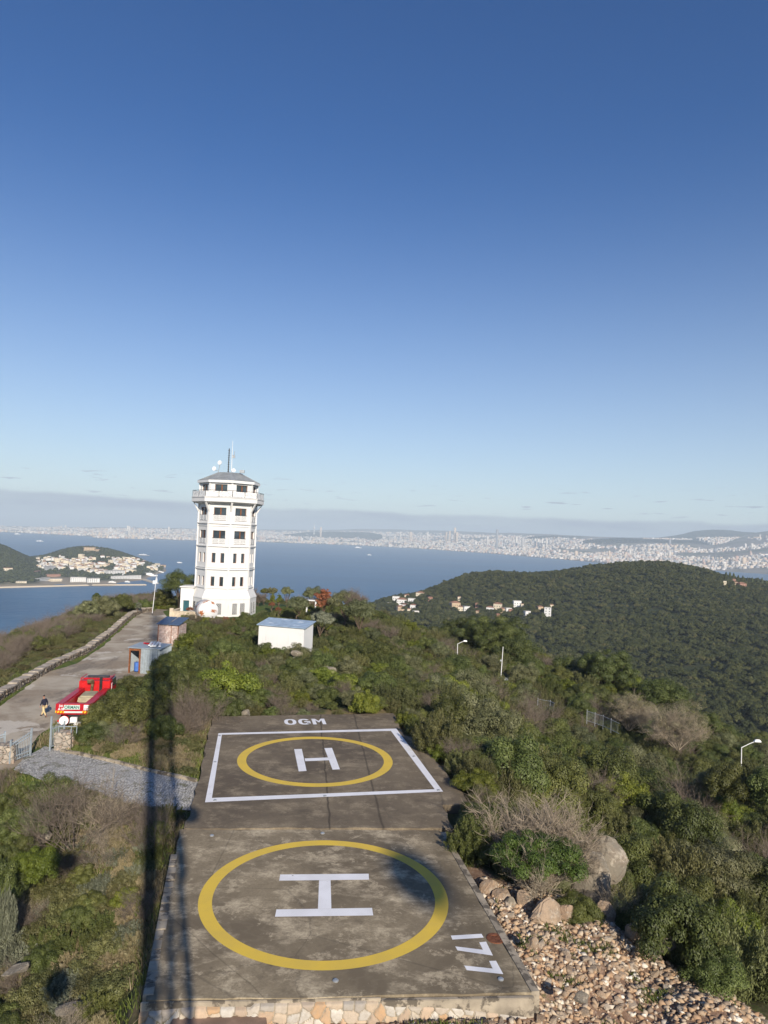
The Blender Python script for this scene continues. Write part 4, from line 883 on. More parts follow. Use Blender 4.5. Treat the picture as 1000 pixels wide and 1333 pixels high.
mb = MB(); [mb.box((s * (W2 - .12), LB + 1.7, 2.25), (.08, 1.0, .6)) for s in (-1, 1)]; mb.box((0, LB + 2.72, 2.05), (TW_ - .6, .08, .9), rx=R(12)); mb.build('cab_window', MAT['glass'], cb)
mb = MB(); mb.box((0, LB + 1.3, 2.72), (TW_ - .9, .35, .14)); mb.build('light_bar', MAT['dark_metal'], cb)
mb = MB(); [mb.path([(s * (W2 - .15), LB + .2, 2.55), (s * (W2 - .15), LB + .2, 2.78), (s * (W2 - .15), LB + 2.0, 2.78)], .04) for s in (-1, 1)]; mb.path([(-W2 + .15, LB + .2, 2.78), (W2 - .15, LB + .2, 2.78)], .04); mb.build('roof_rack', MAT['red_paint'], trk)
mb = MB(); mb.box((.55, LB - .06, 2.1), (.22, .12, 1.6)); mb.build('exhaust_stack', MAT['black'], trk)
mb = MB(); mb.tube((-.15, LB - .4, 1.3), (-.1, LB - .3, 2.5), .13); mb.tube((-.1, LB - .3, 2.5), (-.15, LB - .5, 2.75), .18); mb.box((-.3, LB - .4, 2.65), (.4, .3, .3)); mb.build('monitor_nozzle', plain('brass_nozzle', (0.18, 0.13, 0.07, 1), .5, metal=.5, var=.4), trk, bevel=.02)
mb = MB(); mb.box((.12, LB - 1.9, 1.62), (1.55, 2.4, .62), .06, taper=.86); mb.build('tarpaulin', MAT['canvas'], trk, bevel=.14)
mb = MB(); [mb.tube((-.7 + k * .25, .8, 1.35), (-.4 + k * .25 + random.uniform(-.3, .3), 1.9, 1.45), .11, n=7) for k in range(6)]; mb.build('hose_rolls', MAT['bright_red'], trk)
mb = MB(); mb.box((0, 4.2, .95), (.9, 8.0, .3)); mb.box((0, .5, .72), (TW_ - .7, .5, .3)); mb.build('chassis', MAT['black'], trk)
for (s, y_) in ((-1, 1.4), (1, 1.4), (-1, 2.8), (1, 2.8), (-1, LB + 1.9), (1, LB + 1.9)):
    mb = MB(); mb.tube((s * (W2 - .52), y_, .52), (s * (W2 - .14), y_, .52), .52, n=20); wo_ = mb.build('wheel', MAT['black'], trk, bevel=.03); mb = MB(); mb.tube((s * (W2 - .20), y_, .52), (s * (W2 - .125), y_, .52), .26, n=14); mb.build('rim', MAT['grey_metal'], wo_)
mb = MB(); n = 12; s_w = TW_ / n                            # hazard strip across the tail
for k in range(n):
    if 3 <= k < 9: continue
    mb.add([(-W2 + s_w * k, -.012, zb + .02), (-W2 + s_w * (k + 1), -.012, zb + .02), (-W2 + s_w * (k + 1), -.012, zb + .2), (-W2 + s_w * k, -.012, zb + .2)], [(0, 1, 2, 3)])
    x_ = -W2 + s_w * k; mb.add([(x_ + .02, -.016, zb + .02), (x_ + .11, -.016, zb + .02), (x_ + .2, -.016, zb + .2), (x_ + .11, -.016, zb + .2)], [(0, 1, 2, 3)], 1)
mb.add([(-W2 + s_w * 3, -.012, zb + .03), (-W2 + s_w * 9, -.012, zb + .03), (-W2 + s_w * 9, -.012, zb + .17), (-W2 + s_w * 3, -.012, zb + .17)], [(0, 1, 2, 3)], 2)
mb.build('hazard_strip', [MAT['yellow'], MAT['bright_red'], MAT['pale_plate']], trk)
mb = MB(); mb.box((-.12, -.02, zb + .49), (1.22, .02, .36)); npt = mb.build('name_plate', MAT['pale_plate'], trk)
RX = Matrix.Rotation(R(90), 4, 'X')
fit_text('lettering', 'ORMAN', MAT['green_letter'], 1.12, .27, npt, Matrix.Translation((-.12, -.036, zb + .49)) @ RX, .03)
fit_text('lettering', '34', MAT['line_white'], .28, .20, trk, Matrix.Translation((-W2 + .40, -.012, zb + .58)) @ RX, .02); fit_text('lettering', 'A18', MAT['line_white'], .46, .20, trk, Matrix.Translation((-W2 + .42, -.012, zb + .34)) @ RX, .02)
mb = MB(); mb.box((W2 - .38, -.02, zb + .47), (.40, .02, .42)); mb.build('sign_plate', MAT['white_paint'], trk); fit_text('lettering', '177', MAT['bright_red'], .28, .16, trk, Matrix.Translation((W2 - .38, -.034, zb + .36)) @ RX, .02)
sl = Matrix.Translation((W2 + .006, 2.9, 1.62)) @ Matrix.Rotation(R(90), 4, 'Z') @ RX; fit_text('side_lettering', 'ORMAN', MAT['green_letter'], 2.8, .34, trk, sl, .02)
mb = MB(); mb.box((W2 + .02, LB + .42, 1.75), (.03, .36, 1.2), mi=0); [mb.box((W2 + .04, LB + .42, 1.3 + k * .3), (.02, .36, .13), mi=1, rx=R(35)) for k in range(4)]; mb.build('striped_panel', [MAT['line_white'], MAT['bright_red']], trk)
mb = MB(); mb.ring([(.001, -.34), (.36, -.34), (.38, -.3), (.38, .3), (.36, .34), (.001, .34)], 20, caps=(False, False)); q = mb.build('hose_reel', MAT['bright_red'], trk); q.rotation_euler = (R(78), 0, R(12)); q.location = (-.62, -.12, .72)
mb = MB(); mb.ring([(.001, -.02), (.34, -.02), (.34, .02), (.001, .02)], 20, caps=(False, False)); q2 = mb.build('reel_disc', MAT['white_paint'], trk); q2.rotation_euler = (R(78), 0, R(12)); q2.location = (-.54, -.49, .80)
mb = MB(); mb.box((.12, -.15, .78), (.52, .3, .42)); mb.box((.28, -.1, .36), (.3, .3, .3)); mb.build('pump_box', MAT['white_paint'], trk, bevel=.03)
mb = MB(); [mb.box((s * .95, -.03, .66), (.42, .06, .14)) for s in (-1, 1)]; mb.build('tail_lamp', MAT['bright_red'], trk); mb = MB(); mb.box((0, .05, .50), (TW_ - .4, .1, .14)); mb.build('bumper', MAT['grey_metal'], trk)

# ------------------------------------------------------------------ street lamps, poles, fence, huts on the right slope
def lamp(base, top, dirx, label, arm=1.2, r=.07, head=True):
    r_ = empty('street_lamp', base, 0, label, 'street lamp'); h = top[2] - base[2]; dx, dy = top[0] - base[0], top[1] - base[1]
    MB().tube((0, 0, -.3), (dx, dy, h), r, r * .7, 10).build('pole', MAT['white_paint'], r_)
    if head:
        MB().path([(dx, dy, h - .05), (dx + arm * .6 * dirx, dy, h + arm * .28), (dx + arm * dirx, dy, h + arm * .45)], r * .6).build('arm', MAT['white_paint'], r_)
        mb = MB(); mb.box((dx + (arm + .25) * dirx, dy, h + arm * .52), (.75, .34, .24), taper=.6); q = mb.build('lamp_head', MAT['white_paint'], r_, bevel=.04)
    return r_
b1 = AT(595.3, 870, 118); t1 = AT(595.8, 838, 118); lamp(b1, t1, 1, 'white street lamp beside the green kiosk below the umbrella pine', 1.0)
b2 = AT(965, 1003, 72); b2[2] -= 2.5; t2 = AT(965.5, 972.5, 72); lamp(b2, t2, 1, 'white street lamp with angled arm at the right edge of the slope', 1.35, .06)
b3 = AT(198.5, 796, 129); t3 = AT(203, 757, 129); l3 = lamp(b3, t3, 1, 'slim white pole leaning at the top end of the track', r=.06, head=False); l3.name = 'signal_pole'; l3['category'] = 'pole'; MB().box((t3[0] - b3[0] - .15, 0, t3[2] - b3[2] + .05), (.7, .2, .25)).build('lamp_head', MAT['white_paint'], l3)
MB().tube((t3[0] - b3[0], 0, t3[2] - b3[2]), (t3[0] - b3[0] + .15, 0, t3[2] - b3[2] + 1.8), .035).build('aerial', MAT['grey_metal'], l3)
b4 = AT(651.5, 889, 112); t4 = AT(655, 842, 112); l4 = lamp(b4, t4, 1, 'bare grey pole leaning beside the fence corner on the slope', r=.07, head=False); l4.name = 'signal_pole'; l4['category'] = 'pole'; MB().box((t4[0] - b4[0] - .25, 0, (t4[2] - b4[2]) * .62), (.3, .12, .25)).build('junction_box', MAT['grey_metal'], l4)
def fence(pts, h, label, mat='dark_metal', step=1.1):
    P = resample(pts, step); o_ = P[0]; f_ = empty('fence', o_, 0, label, 'fence'); rails, bars = MB(), MB()
    for a, b in zip(P[:-1], P[1:]):
        a_, b_ = a - o_, b - o_
        MB().tube(a_ - [0, 0, .3], a_ + [0, 0, h + .1], .05, n=6).build('post', MAT['grey_metal'], f_)
        for z in (.1, h * .95): rails.tube(a_ + [0, 0, z], b_ + [0, 0, z], .03, n=4)
        for k in range(1, 6): q = a_ + (b_ - a_) * k / 6; bars.tube(q + [0, 0, .05], q + [0, 0, h], .015, n=4)
    rails.build('rails', MAT[mat], f_); bars.build('bars', MAT[mat], f_)
fence([AT(613, 875, 116), AT(628, 884, 113), AT(643, 893, 108)], 1.7, 'grey palisade fence running downhill below the umbrella pine', 'grey_metal')
fence([AT(643, 893, 108), AT(658, 896, 106), AT(661, 897, 104)], 1.5, 'short grey fence corner at the foot of the bare grey pole', 'grey_metal', .8)
fence([AT(764, 939, 92), AT(785, 946, 90), AT(806, 956, 87)], 1.4, 'grey railing in the shrubs left of the pale bare tree', 'grey_metal')
fence([AT(700, 921, 96), AT(716, 924, 95), AT(722, 927, 94)], 1.2, 'short grey railing glimpsed between the shrubs up the slope', 'grey_metal')
k0 = AT(587, 871, 121); ksk = empty('kiosk', k0, R(-10), 'small dark green kiosk with a pale hipped roof beside the street lamp', 'kiosk'); mb = MB(); mb.box((0, 0, 1.1), (2.6, 2.0, 2.4)); mb.build('wall', MAT['teal'], ksk); mb = MB(); mb.add([(-1.6, -1.3, 2.3), (1.6, -1.3, 2.3), (1.6, 1.3, 2.3), (-1.6, 1.3, 2.3), (-.6, 0, 3.0), (.6, 0, 3.0)], [(3, 2, 1, 0), (0, 1, 5, 4), (1, 2, 5), (2, 3, 4, 5), (3, 0, 4)]); mb.build('roof', MAT['galv'], ksk); mb = MB(); mb.box((.5, -1.02, 1.7), (.5, .04, .4)); mb.build('notice', MAT['white_paint'], ksk)
k1 = AT(601, 872, 120); mb = MB(); gt = empty('doorway_frame', k1, 0, 'dark gateway with a pale post between kiosk and pine', 'gateway'); mb.box((-.8, 0, 1.2), (.25, .25, 2.6)); mb.box((1.0, 0, 1.2), (.25, .25, 2.6)); mb.box((.1, 0, 2.45), (2.2, .3, .2)); mb.build('frame', MAT['grey_metal'], gt); mb = MB(); mb.box((.15, .1, 1.2), (.8, .05, 2.2)); mb.build('door', MAT['beige_stone'], gt)
k2 = AT(613.5, 876, 114); cn = empty('canopy_tent', k2, R(-20), 'low white sheet canopy beside the palisade fence', 'canopy'); mb = MB(); mb.box((0, 0, .95), (1.7, 1.3, .07), rx=R(8)); mb.build('sheet', MAT['white_paint'], cn); mb = MB(); [mb.tube((sx, sy, -.3), (sx, sy, .95), .03) for sx in (-.7, .7) for sy in (-.5, .5)]; mb.build('legs', MAT['grey_metal'], cn)
k3 = AT(618, 879, 112); mb = MB(); tp_ = empty('water_barrel', k3, 0, 'blue plastic barrel lying below the white sheet canopy', 'barrel'); mb.tube((-.45, 0, .35), (.45, 0, .3), .33, n=16); mb.build('drum', MAT['blue'], tp_, bevel=.03)
k4 = AT(655, 893, 110); ub = empty('utility_box', k4, R(10), 'white utility cabinet with a red notice at the fence corner', 'cabinet'); mb = MB(); mb.box((0, 0, .45), (.8, .6, 1.3)); mb.build('cabinet', MAT['white_paint'], ub, bevel=.02); mb = MB(); mb.box((.25, -.31, .6), (.3, .02, .4)); mb.build('notice', MAT['bright_red'], ub)
# white pergola near the red-brown tree, low white edging and lawn plants come with the plants
k6 = AT(405, 796, 140); pg = empty('pergola', k6, R(-10), 'small white pergola beside the red-brown tree behind the shed', 'pergola'); [MB().box((sx, 0, 1.0), (.25, .25, 2.3)).build('post', MAT['white_paint'], pg) for sx in (-.9, .9)]; mb = MB(); mb.box((0, 0, 2.2), (3.0, .9, .18)); mb.build('beam', MAT['white_paint'], pg)
e0 = G(338, 792, -.9); mb = MB(); eg = empty('garden_edging', e0, 0, 'low white edging along the lawn right of the tower', 'edging'); [mb.box((k * 1.55, -.15 * k, .2), (1.35, .25, .45)) for k in range(5)]; mb.build('blocks', MAT['white_paint'], eg)

# ------------------------------------------------------------------ the mast the picture was taken from (behind and below the camera; its shadow crosses the site)
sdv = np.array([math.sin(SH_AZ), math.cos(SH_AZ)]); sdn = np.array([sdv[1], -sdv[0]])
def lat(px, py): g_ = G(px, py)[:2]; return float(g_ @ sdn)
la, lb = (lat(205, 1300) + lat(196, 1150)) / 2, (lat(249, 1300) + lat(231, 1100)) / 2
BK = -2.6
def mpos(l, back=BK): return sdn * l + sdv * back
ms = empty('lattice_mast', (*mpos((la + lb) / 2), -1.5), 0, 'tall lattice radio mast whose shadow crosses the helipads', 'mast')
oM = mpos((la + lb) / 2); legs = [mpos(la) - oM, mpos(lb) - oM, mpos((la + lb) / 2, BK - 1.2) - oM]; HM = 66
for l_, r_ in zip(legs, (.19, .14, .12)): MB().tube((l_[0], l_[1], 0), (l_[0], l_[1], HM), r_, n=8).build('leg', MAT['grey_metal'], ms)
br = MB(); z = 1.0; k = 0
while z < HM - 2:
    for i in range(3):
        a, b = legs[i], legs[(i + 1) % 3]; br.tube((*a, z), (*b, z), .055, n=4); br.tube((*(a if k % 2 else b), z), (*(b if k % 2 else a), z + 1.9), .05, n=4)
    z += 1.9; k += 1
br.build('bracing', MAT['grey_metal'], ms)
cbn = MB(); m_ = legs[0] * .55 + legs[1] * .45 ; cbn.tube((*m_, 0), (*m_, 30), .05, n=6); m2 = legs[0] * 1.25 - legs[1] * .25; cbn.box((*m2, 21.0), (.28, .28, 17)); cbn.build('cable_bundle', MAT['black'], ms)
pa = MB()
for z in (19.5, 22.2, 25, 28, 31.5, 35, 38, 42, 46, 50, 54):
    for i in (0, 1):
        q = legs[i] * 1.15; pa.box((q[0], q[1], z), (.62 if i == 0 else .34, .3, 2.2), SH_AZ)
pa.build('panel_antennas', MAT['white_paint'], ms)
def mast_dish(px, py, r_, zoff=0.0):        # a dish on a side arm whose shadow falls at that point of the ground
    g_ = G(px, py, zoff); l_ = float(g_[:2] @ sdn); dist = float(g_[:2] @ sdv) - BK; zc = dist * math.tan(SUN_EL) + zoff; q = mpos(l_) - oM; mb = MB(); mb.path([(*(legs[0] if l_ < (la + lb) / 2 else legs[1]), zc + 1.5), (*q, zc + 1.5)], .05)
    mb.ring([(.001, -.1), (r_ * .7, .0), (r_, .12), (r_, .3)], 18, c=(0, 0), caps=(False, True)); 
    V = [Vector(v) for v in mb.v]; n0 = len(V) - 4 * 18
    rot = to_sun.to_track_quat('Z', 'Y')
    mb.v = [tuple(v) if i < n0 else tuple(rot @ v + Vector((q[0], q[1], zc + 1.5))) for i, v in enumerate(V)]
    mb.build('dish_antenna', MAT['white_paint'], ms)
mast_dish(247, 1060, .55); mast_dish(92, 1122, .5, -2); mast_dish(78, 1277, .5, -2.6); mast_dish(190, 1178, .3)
# unseen thin pole and disc, added behind the camera to shade the near ring
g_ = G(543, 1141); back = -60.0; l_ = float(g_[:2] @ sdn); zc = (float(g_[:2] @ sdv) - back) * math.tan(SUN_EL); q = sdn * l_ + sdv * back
m2_ = empty('shadow_pole', (q[0], q[1], -2), 0, 'unseen thin pole with a big disc added behind the mast to cast a round shadow', 'shadow caster'); MB().tube((0, 0, 0), (0, 0, zc + 2), .06, n=8).build('pole', MAT['grey_metal'], m2_)
mb = MB(); mb.ring([(.001, -.25), (.8, -.1), (1.35, .2), (1.35, .5)], 24, caps=(False, True)); q_ = mb.build('dish_antenna', MAT['white_paint'], m2_); q_.location = (0, 0, zc + 2); q_.rotation_euler = to_sun.to_track_quat('Z', 'Y').to_euler();  # disc turned to the sun, added only for its blurred round shadow
# ------------------------------------------------------------------ plants
def leafmat(name, dark, mid, light, hue=0.25, trans=0.16, dry=None):
    t = NT(name); f = t.attr('tint'); r = t.rand()
    c = t.ramp(f, [(0.0, dark), (0.5, mid), (1.0, light)])
    if dry: c = t.mix(t.map(r, 0.3, 1.0, 0.0, 0.75, False), c, dry)
    hs = t.n.new("ShaderNodeHueSaturation"); t.l.new(t.math('ADD', t.math('MULTIPLY', r, hue * 0.12), 0.5 - hue * 0.06), hs.inputs["Hue"])
    t.l.new(t.math('ADD', t.math('MULTIPLY', t.math('FRACT', t.math('MULTIPLY', r, 7.3)), 0.5), 0.78), hs.inputs["Value"]); hs.inputs["Saturation"].default_value = 1.0; t.l.new(c, hs.inputs["Color"])
    t.set("Base Color", hs.outputs[0]); t.set("Roughness", 0.55); t.set("Specular IOR Level", 0.35)
    if trans:
        tl_ = t.n.new("ShaderNodeBsdfTranslucent"); t.l.new(hs.outputs[0], tl_.inputs[0]); ms_ = t.n.new("ShaderNodeMixShader"); ms_.inputs[0].default_value = trans
        t.l.new(t.b.outputs[0], ms_.inputs[1]); t.l.new(tl_.outputs[0], ms_.inputs[2]); t.l.new(ms_.outputs[0], t.out.inputs[0])
    return t.m
LM = {
 'oak': leafmat('evergreen_leaves', (0.034, 0.042, 0.012, 1), (0.092, 0.108, 0.027, 1), (0.165, 0.178, 0.050, 1), 0.35),
 'gloss': leafmat('glossy_leaves', (0.035, 0.055, 0.010, 1), (0.075, 0.115, 0.018, 1), (0.13, 0.18, 0.035, 1), 0.1),
 'olive': leafmat('grey_olive_leaves', (0.070, 0.078, 0.032, 1), (0.150, 0.158, 0.070, 1), (0.25, 0.25, 0.13, 1), 0.3),
 'bright': leafmat('bright_leaves', (0.055, 0.074, 0.010, 1), (0.125, 0.150, 0.018, 1), (0.20, 0.22, 0.030, 1), 0.2),
 'broom': leafmat('brownish_green_sprays', (0.052, 0.056, 0.020, 1), (0.120, 0.124, 0.042, 1), (0.19, 0.185, 0.072, 1), 0.3),
 'sage': leafmat('sage_leaves', (0.085, 0.095, 0.060, 1), (0.16, 0.17, 0.11, 1), (0.25, 0.26, 0.18, 1), 0.2),
 'heath': leafmat('low_heath', (0.060, 0.066, 0.022, 1), (0.130, 0.128, 0.045, 1), (0.20, 0.185, 0.080, 1), 0.4),
 'rust': leafmat('rust_brown_leaves', (0.14, 0.050, 0.024, 1), (0.24, 0.085, 0.038, 1), (0.32, 0.13, 0.06, 1), 0.1),
 'pine': leafmat('pine_needles', (0.026, 0.036, 0.009, 1), (0.070, 0.088, 0.023, 1), (0.125, 0.145, 0.040, 1), 0.1),
 'straw': leafmat('dry_grass_blades', (0.16, 0.13, 0.07, 1), (0.27, 0.22, 0.12, 1), (0.38, 0.32, 0.19, 1), 0.2),
 'grass': leafmat('green_grass_blades', (0.055, 0.080, 0.014, 1), (0.11, 0.135, 0.028, 1), (0.19, 0.185, 0.06, 1), 0.2),
}
MAT['twig'] = plain('grey_brown_twigs', (0.20, 0.16, 0.125, 1), 0.9, var=0.25, scale=2)
MAT['twig_pale'] = plain('pale_twigs', (0.36, 0.30, 0.22, 1), 0.9, var=0.25, scale=2)
MAT['twig_grey'] = plain('grey_twigs', (0.33, 0.27, 0.20, 1), 0.9, var=0.25, scale=2)
MAT['bark'] = plain('bark', (0.12, 0.085, 0.06, 1), 0.95, var=0.35, scale=3, bump=0.5)

def leaf_quads(c, nrm, up, L, W):
    """quads centred at c, long axis along up (orthogonalised), facing nrm"""
    n = nrm / (np.linalg.norm(nrm, axis=1, keepdims=True) + 1e-9); u = up - (up * n).sum(1, keepdims=True) * n; u /= np.linalg.norm(u, axis=1, keepdims=True) + 1e-9
    w = np.cross(n, u); L = np.asarray(L)[:, None] / 2; W = np.asarray(W)[:, None] / 2
    V = np.stack([c - u * L, c + w * W, c + u * L, c - w * W], 1)       # a pointed rhombus
    return V.reshape(-1, 3), np.arange(len(c) * 4).reshape(-1, 4)
def rdir(n, g):
    v = g.normal(size=(n, 3)); return v / np.linalg.norm(v, axis=1, keepdims=True)
def clump_crown(seed, n, rx, ry, rz, cz, nclump, cr, leaf, flat=0.0, under=-0.25, jitter=.38, asp=.55, bumpy=.25):
    g = np.random.default_rng(seed); d = rdir(nclump * 3, g); d = d[d[:, 2] > under][:nclump]; m = len(d)
    rad = (g.random(m) ** .35); rad = np.where(rad < .55, .55, rad) * (1 + (g.random(m) - .5) * bumpy)
    C = d * rad[:, None] * np.array([rx, ry, rz]); C[:, 2] += cz
    if flat: C[:, 2] = np.where(C[:, 2] < cz - flat * rz, cz - flat * rz, C[:, 2])
    r = cr * (0.65 + 0.7 * g.random(m)); ct = g.random(m)
    k = g.choice(m, n, p=r ** 2 / (r ** 2).sum()); dd = rdir(n, g); dd[:, 2] = np.abs(dd[:, 2]) * np.where(g.random(n) < .75, 1, -.7)
    c = C[k] + dd * (r[k] * (0.70 + 0.38 * g.random(n)))[:, None] * np.array([1, 1, .85])
    nrm = dd + rdir(n, g) * jitter + np.array([0, 0, .2]); L = leaf * (.7 + .6 * g.random(n))
    V, F_ = leaf_quads(c, nrm, rdir(n, g), L, L * asp); tint = np.clip(ct[k] * .55 + g.random(n) * .45, 0, 1)
    return V, F_, tint
def spray_crown(seed, n, rx, ry, h, nsh, leaf, asp=.3, lean=.55):
    """upright shoots, each thickly leaved, of different heights"""
    g = np.random.default_rng(seed); a = g.random(nsh) * 2 * np.pi; q = np.sqrt(g.random(nsh)); base = np.c_[np.cos(a) * q * rx * .75, np.sin(a) * q * ry * .75, np.zeros(nsh)]
    hh = h * (1 - .45 * q ** 2) * (.72 + .42 * g.random(nsh)); dirv = np.c_[np.cos(a) * q * lean, np.sin(a) * q * lean, np.ones(nsh)] + g.normal(size=(nsh, 3)) * .10
    dirv /= np.linalg.norm(dirv, axis=1, keepdims=True); ct = g.random(nsh); k = g.integers(0, nsh, n); f = g.random(n) ** .6
    rr_ = (.20 + .10 * ct[k]) * np.sin(np.clip(f, 0, 1) * np.pi * .86 + .3) * min(rx, 1.6) * .9
    c = base[k] + dirv[k] * (hh[k] * f)[:, None] + rdir(n, g) * (rr_ * (.5 + .5 * g.random(n)))[:, None]; c[:, 2] = np.maximum(c[:, 2], .03)
    out = c - (base[k] + dirv[k] * (hh[k] * f)[:, None]); nrm = out + rdir(n, g) * .12 + 1e-4; L = leaf * (.7 + .7 * g.random(n))
    V, F_ = leaf_quads(c, nrm, dirv[k] + rdir(n, g) * .45 + out * .8, L, L * asp); return V, F_, np.clip(ct[k] * .5 + g.random(n) * .5, 0, 1)
def twig_mesh(seed, h, spread, nstem, levels=3, r0=.03, mat='twig', up=.8, name='twigs', k0=3, droop=0.0):
    g = np.random.default_rng(seed); V, F_ = [], []
    def seg(a, b, ra, rb):
        ax = b - a; ax /= np.linalg.norm(ax) + 1e-9; s = np.cross(ax, [.3, .5, .8]); s /= np.linalg.norm(s); t_ = np.cross(ax, s); i = len(V)
        for p_, r_ in ((a, ra), (b, rb)):
            for q in range(3): an = q * 2.094; V.append(p_ + (s * math.cos(an) + t_ * math.sin(an)) * r_)
        for q in range(3): F_.append((i + q, i + (q + 1) % 3, i + 3 + (q + 1) % 3, i + 3 + q))
    def grow(p, d, L, r, lev):
        n = 3; q = p
        for j in range(n):
            d = d + g.normal(size=3) * .13 + np.array([0, 0, .06 - droop]); d /= np.linalg.norm(d); q2 = q + d * L / n; seg(q, q2, r * (1 - j * .22), r * (1 - (j + 1) * .22)); 
            if lev > 0 and (j > 0 or lev < levels):
                for _ in range(k0):
                    d2 = d * .8 + g.normal(size=3) * .55; d2[2] = d2[2] * .7 + .25 * up; d2 /= np.linalg.norm(d2); grow(q2, d2, L * (.45 + .3 * g.random()), r * .55, lev - 1)
            q = q2
    for s_ in range(nstem):
        a = g.random() * 6.283; rr_ = g.random() ** .5; d = np.array([math.cos(a) * rr_ * spread, math.sin(a) * rr_ * spread, up]); d /= np.linalg.norm(d)
        grow(np.array([math.cos(a) * .2 * spread, math.sin(a) * .2 * spread, -.1]), d, h * (.6 + .35 * g.random()), r0, levels)
    return np_mesh(name, np.array(V), np.array(F_), MAT[mat])
PROTO = {}
def reg(kind, name, nm, data, mat): 
    V, F_, t_ = data; PROTO.setdefault(kind, []).append([(nm, np_mesh(name, V, F_, mat, t_))])
for s in range(4): reg('oak', 'evergreen_shrub', 'crown', clump_crown(10 + s, 26000, 1.45, 1.35, 1.15, .85, 46 + 8 * s, .42, .085), LM['oak'])
for s in range(3): reg('broom', 'upright_shrub', 'crown', spray_crown(20 + s, 22000, 1.5, 1.4, 2.1, 90, .105), LM['broom'])
for s in range(3): reg('sprout', 'upright_green_shrub', 'crown', spray_crown(30 + s, 20000, 1.45, 1.45, 1.9, 75, .095, .4, .75), LM['oak'])
for s in range(2): reg('bright', 'bright_shrub', 'crown', clump_crown(40 + s, 22000, 1.45, 1.4, 1.1, .8, 80, .33, .08), LM['bright'])
for s in range(2): reg('olive', 'grey_green_shrub', 'crown', clump_crown(50 + s, 22000, 1.45, 1.4, 1.2, .95, 75, .36, .09, asp=.35), LM['olive'])
for s in range(2): reg('heath', 'low_heath_shrub', 'crown', clump_crown(60 + s, 9000, 1.3, 1.2, .55, .25, 70, .26, .075), LM['heath'])
for s in range(2): reg('sage', 'sage_shrub', 'crown', spray_crown(70 + s, 8000, 1.1, 1.1, .9, 80, .10, .3, .9), LM['sage'])
for s in range(2): reg('drytuft', 'dry_tuft', 'crown', spray_crown(80 + s, 6000, 1.1, 1.0, .8, 90, .16, .12, 1.0), LM['straw'])
for s in range(3): PROTO.setdefault('bare', []).append([('branches', twig_mesh(90 + s, 1.9, 1.0, 18, 3, .022, 'twig', name='bare_shrub', k0=2))])
for s in range(2): PROTO.setdefault('barepale', []).append([('branches', twig_mesh(95 + s, 1.9, .8, 16, 3, .02, 'twig_pale', name='bare_shrub', k0=2))])
MIDR = {}
GROUPS = {}
LABELS = {
 'oak': ('evergreen_shrub', 'shrub', 'rounded dark green evergreen shrub in the scrub'), 'broom': ('upright_shrub', 'shrub', 'upright brownish green shrub with feathery shoots'), 'sprout': ('upright_green_shrub', 'shrub', 'mid green shrub with upright leafy shoots'),
 'bright': ('bright_shrub', 'shrub', 'bright yellowish green rounded shrub'), 'olive': ('grey_green_shrub', 'shrub', 'grey green olive-like shrub'), 'heath': ('heath_cushion', 'low shrub', 'low cushion of green heath'),
 'sage': ('sage_bush', 'low shrub', 'low silvery sage bush'), 'drytuft': ('dry_grass_tuft', 'grass tuft', 'pale dry grass tuft'), 'bare': ('bare_shrub', 'bare shrub', 'leafless grey brown shrub'), 'barepale': ('pale_bare_shrub', 'bare shrub', 'leafless pale twiggy shrub')}
placed = []
def put(kind, x, y, s, sz=None, label=None, zone='on the slope', z=None, dz=-.12, group=True):
    pr = PROTO[kind][random.randrange(len(PROTO[kind]))]; nm, cat, lb = LABELS[kind]; z = (H1(x, y) if z is None else z) + dz
    o_ = link(nm, pr[0][1], None, (x, y, z), random.random() * 6.28); sz = s if sz is None else sz; o_.scale = (s * random.uniform(.9, 1.1), s * random.uniform(.9, 1.1), sz)
    if label: tag(o_, label, cat)
    else: tag(o_, f'{lb} {zone}', cat, f'{lb}s {zone}')
    placed.append((x, y, s)); return o_
def putpx(kind, px, py_base, Y, w_px, h_px=None, label=None, zone=''):
    """shrub whose foot is near (px, py) at distance Y, w_px wide and h_px tall in the photograph"""
    P = AT(px, py_base, Y) if Y else G(px, py_base, -.6); Y = P[1]; s = w_px / 915.0 * Y / 2.9; hgt = {'oak': 2.0, 'broom': 2.1, 'sprout': 1.9, 'bright': 1.9, 'olive': 2.15, 'heath': .85, 'sage': .9, 'drytuft': .8, 'bare': 2.3, 'barepale': 2.3}[kind]
    sz = (h_px / 915.0 * Y) / hgt if h_px else s; return put(kind, P[0], P[1], s, sz, label, zone, z=P[2], dz=-.05)

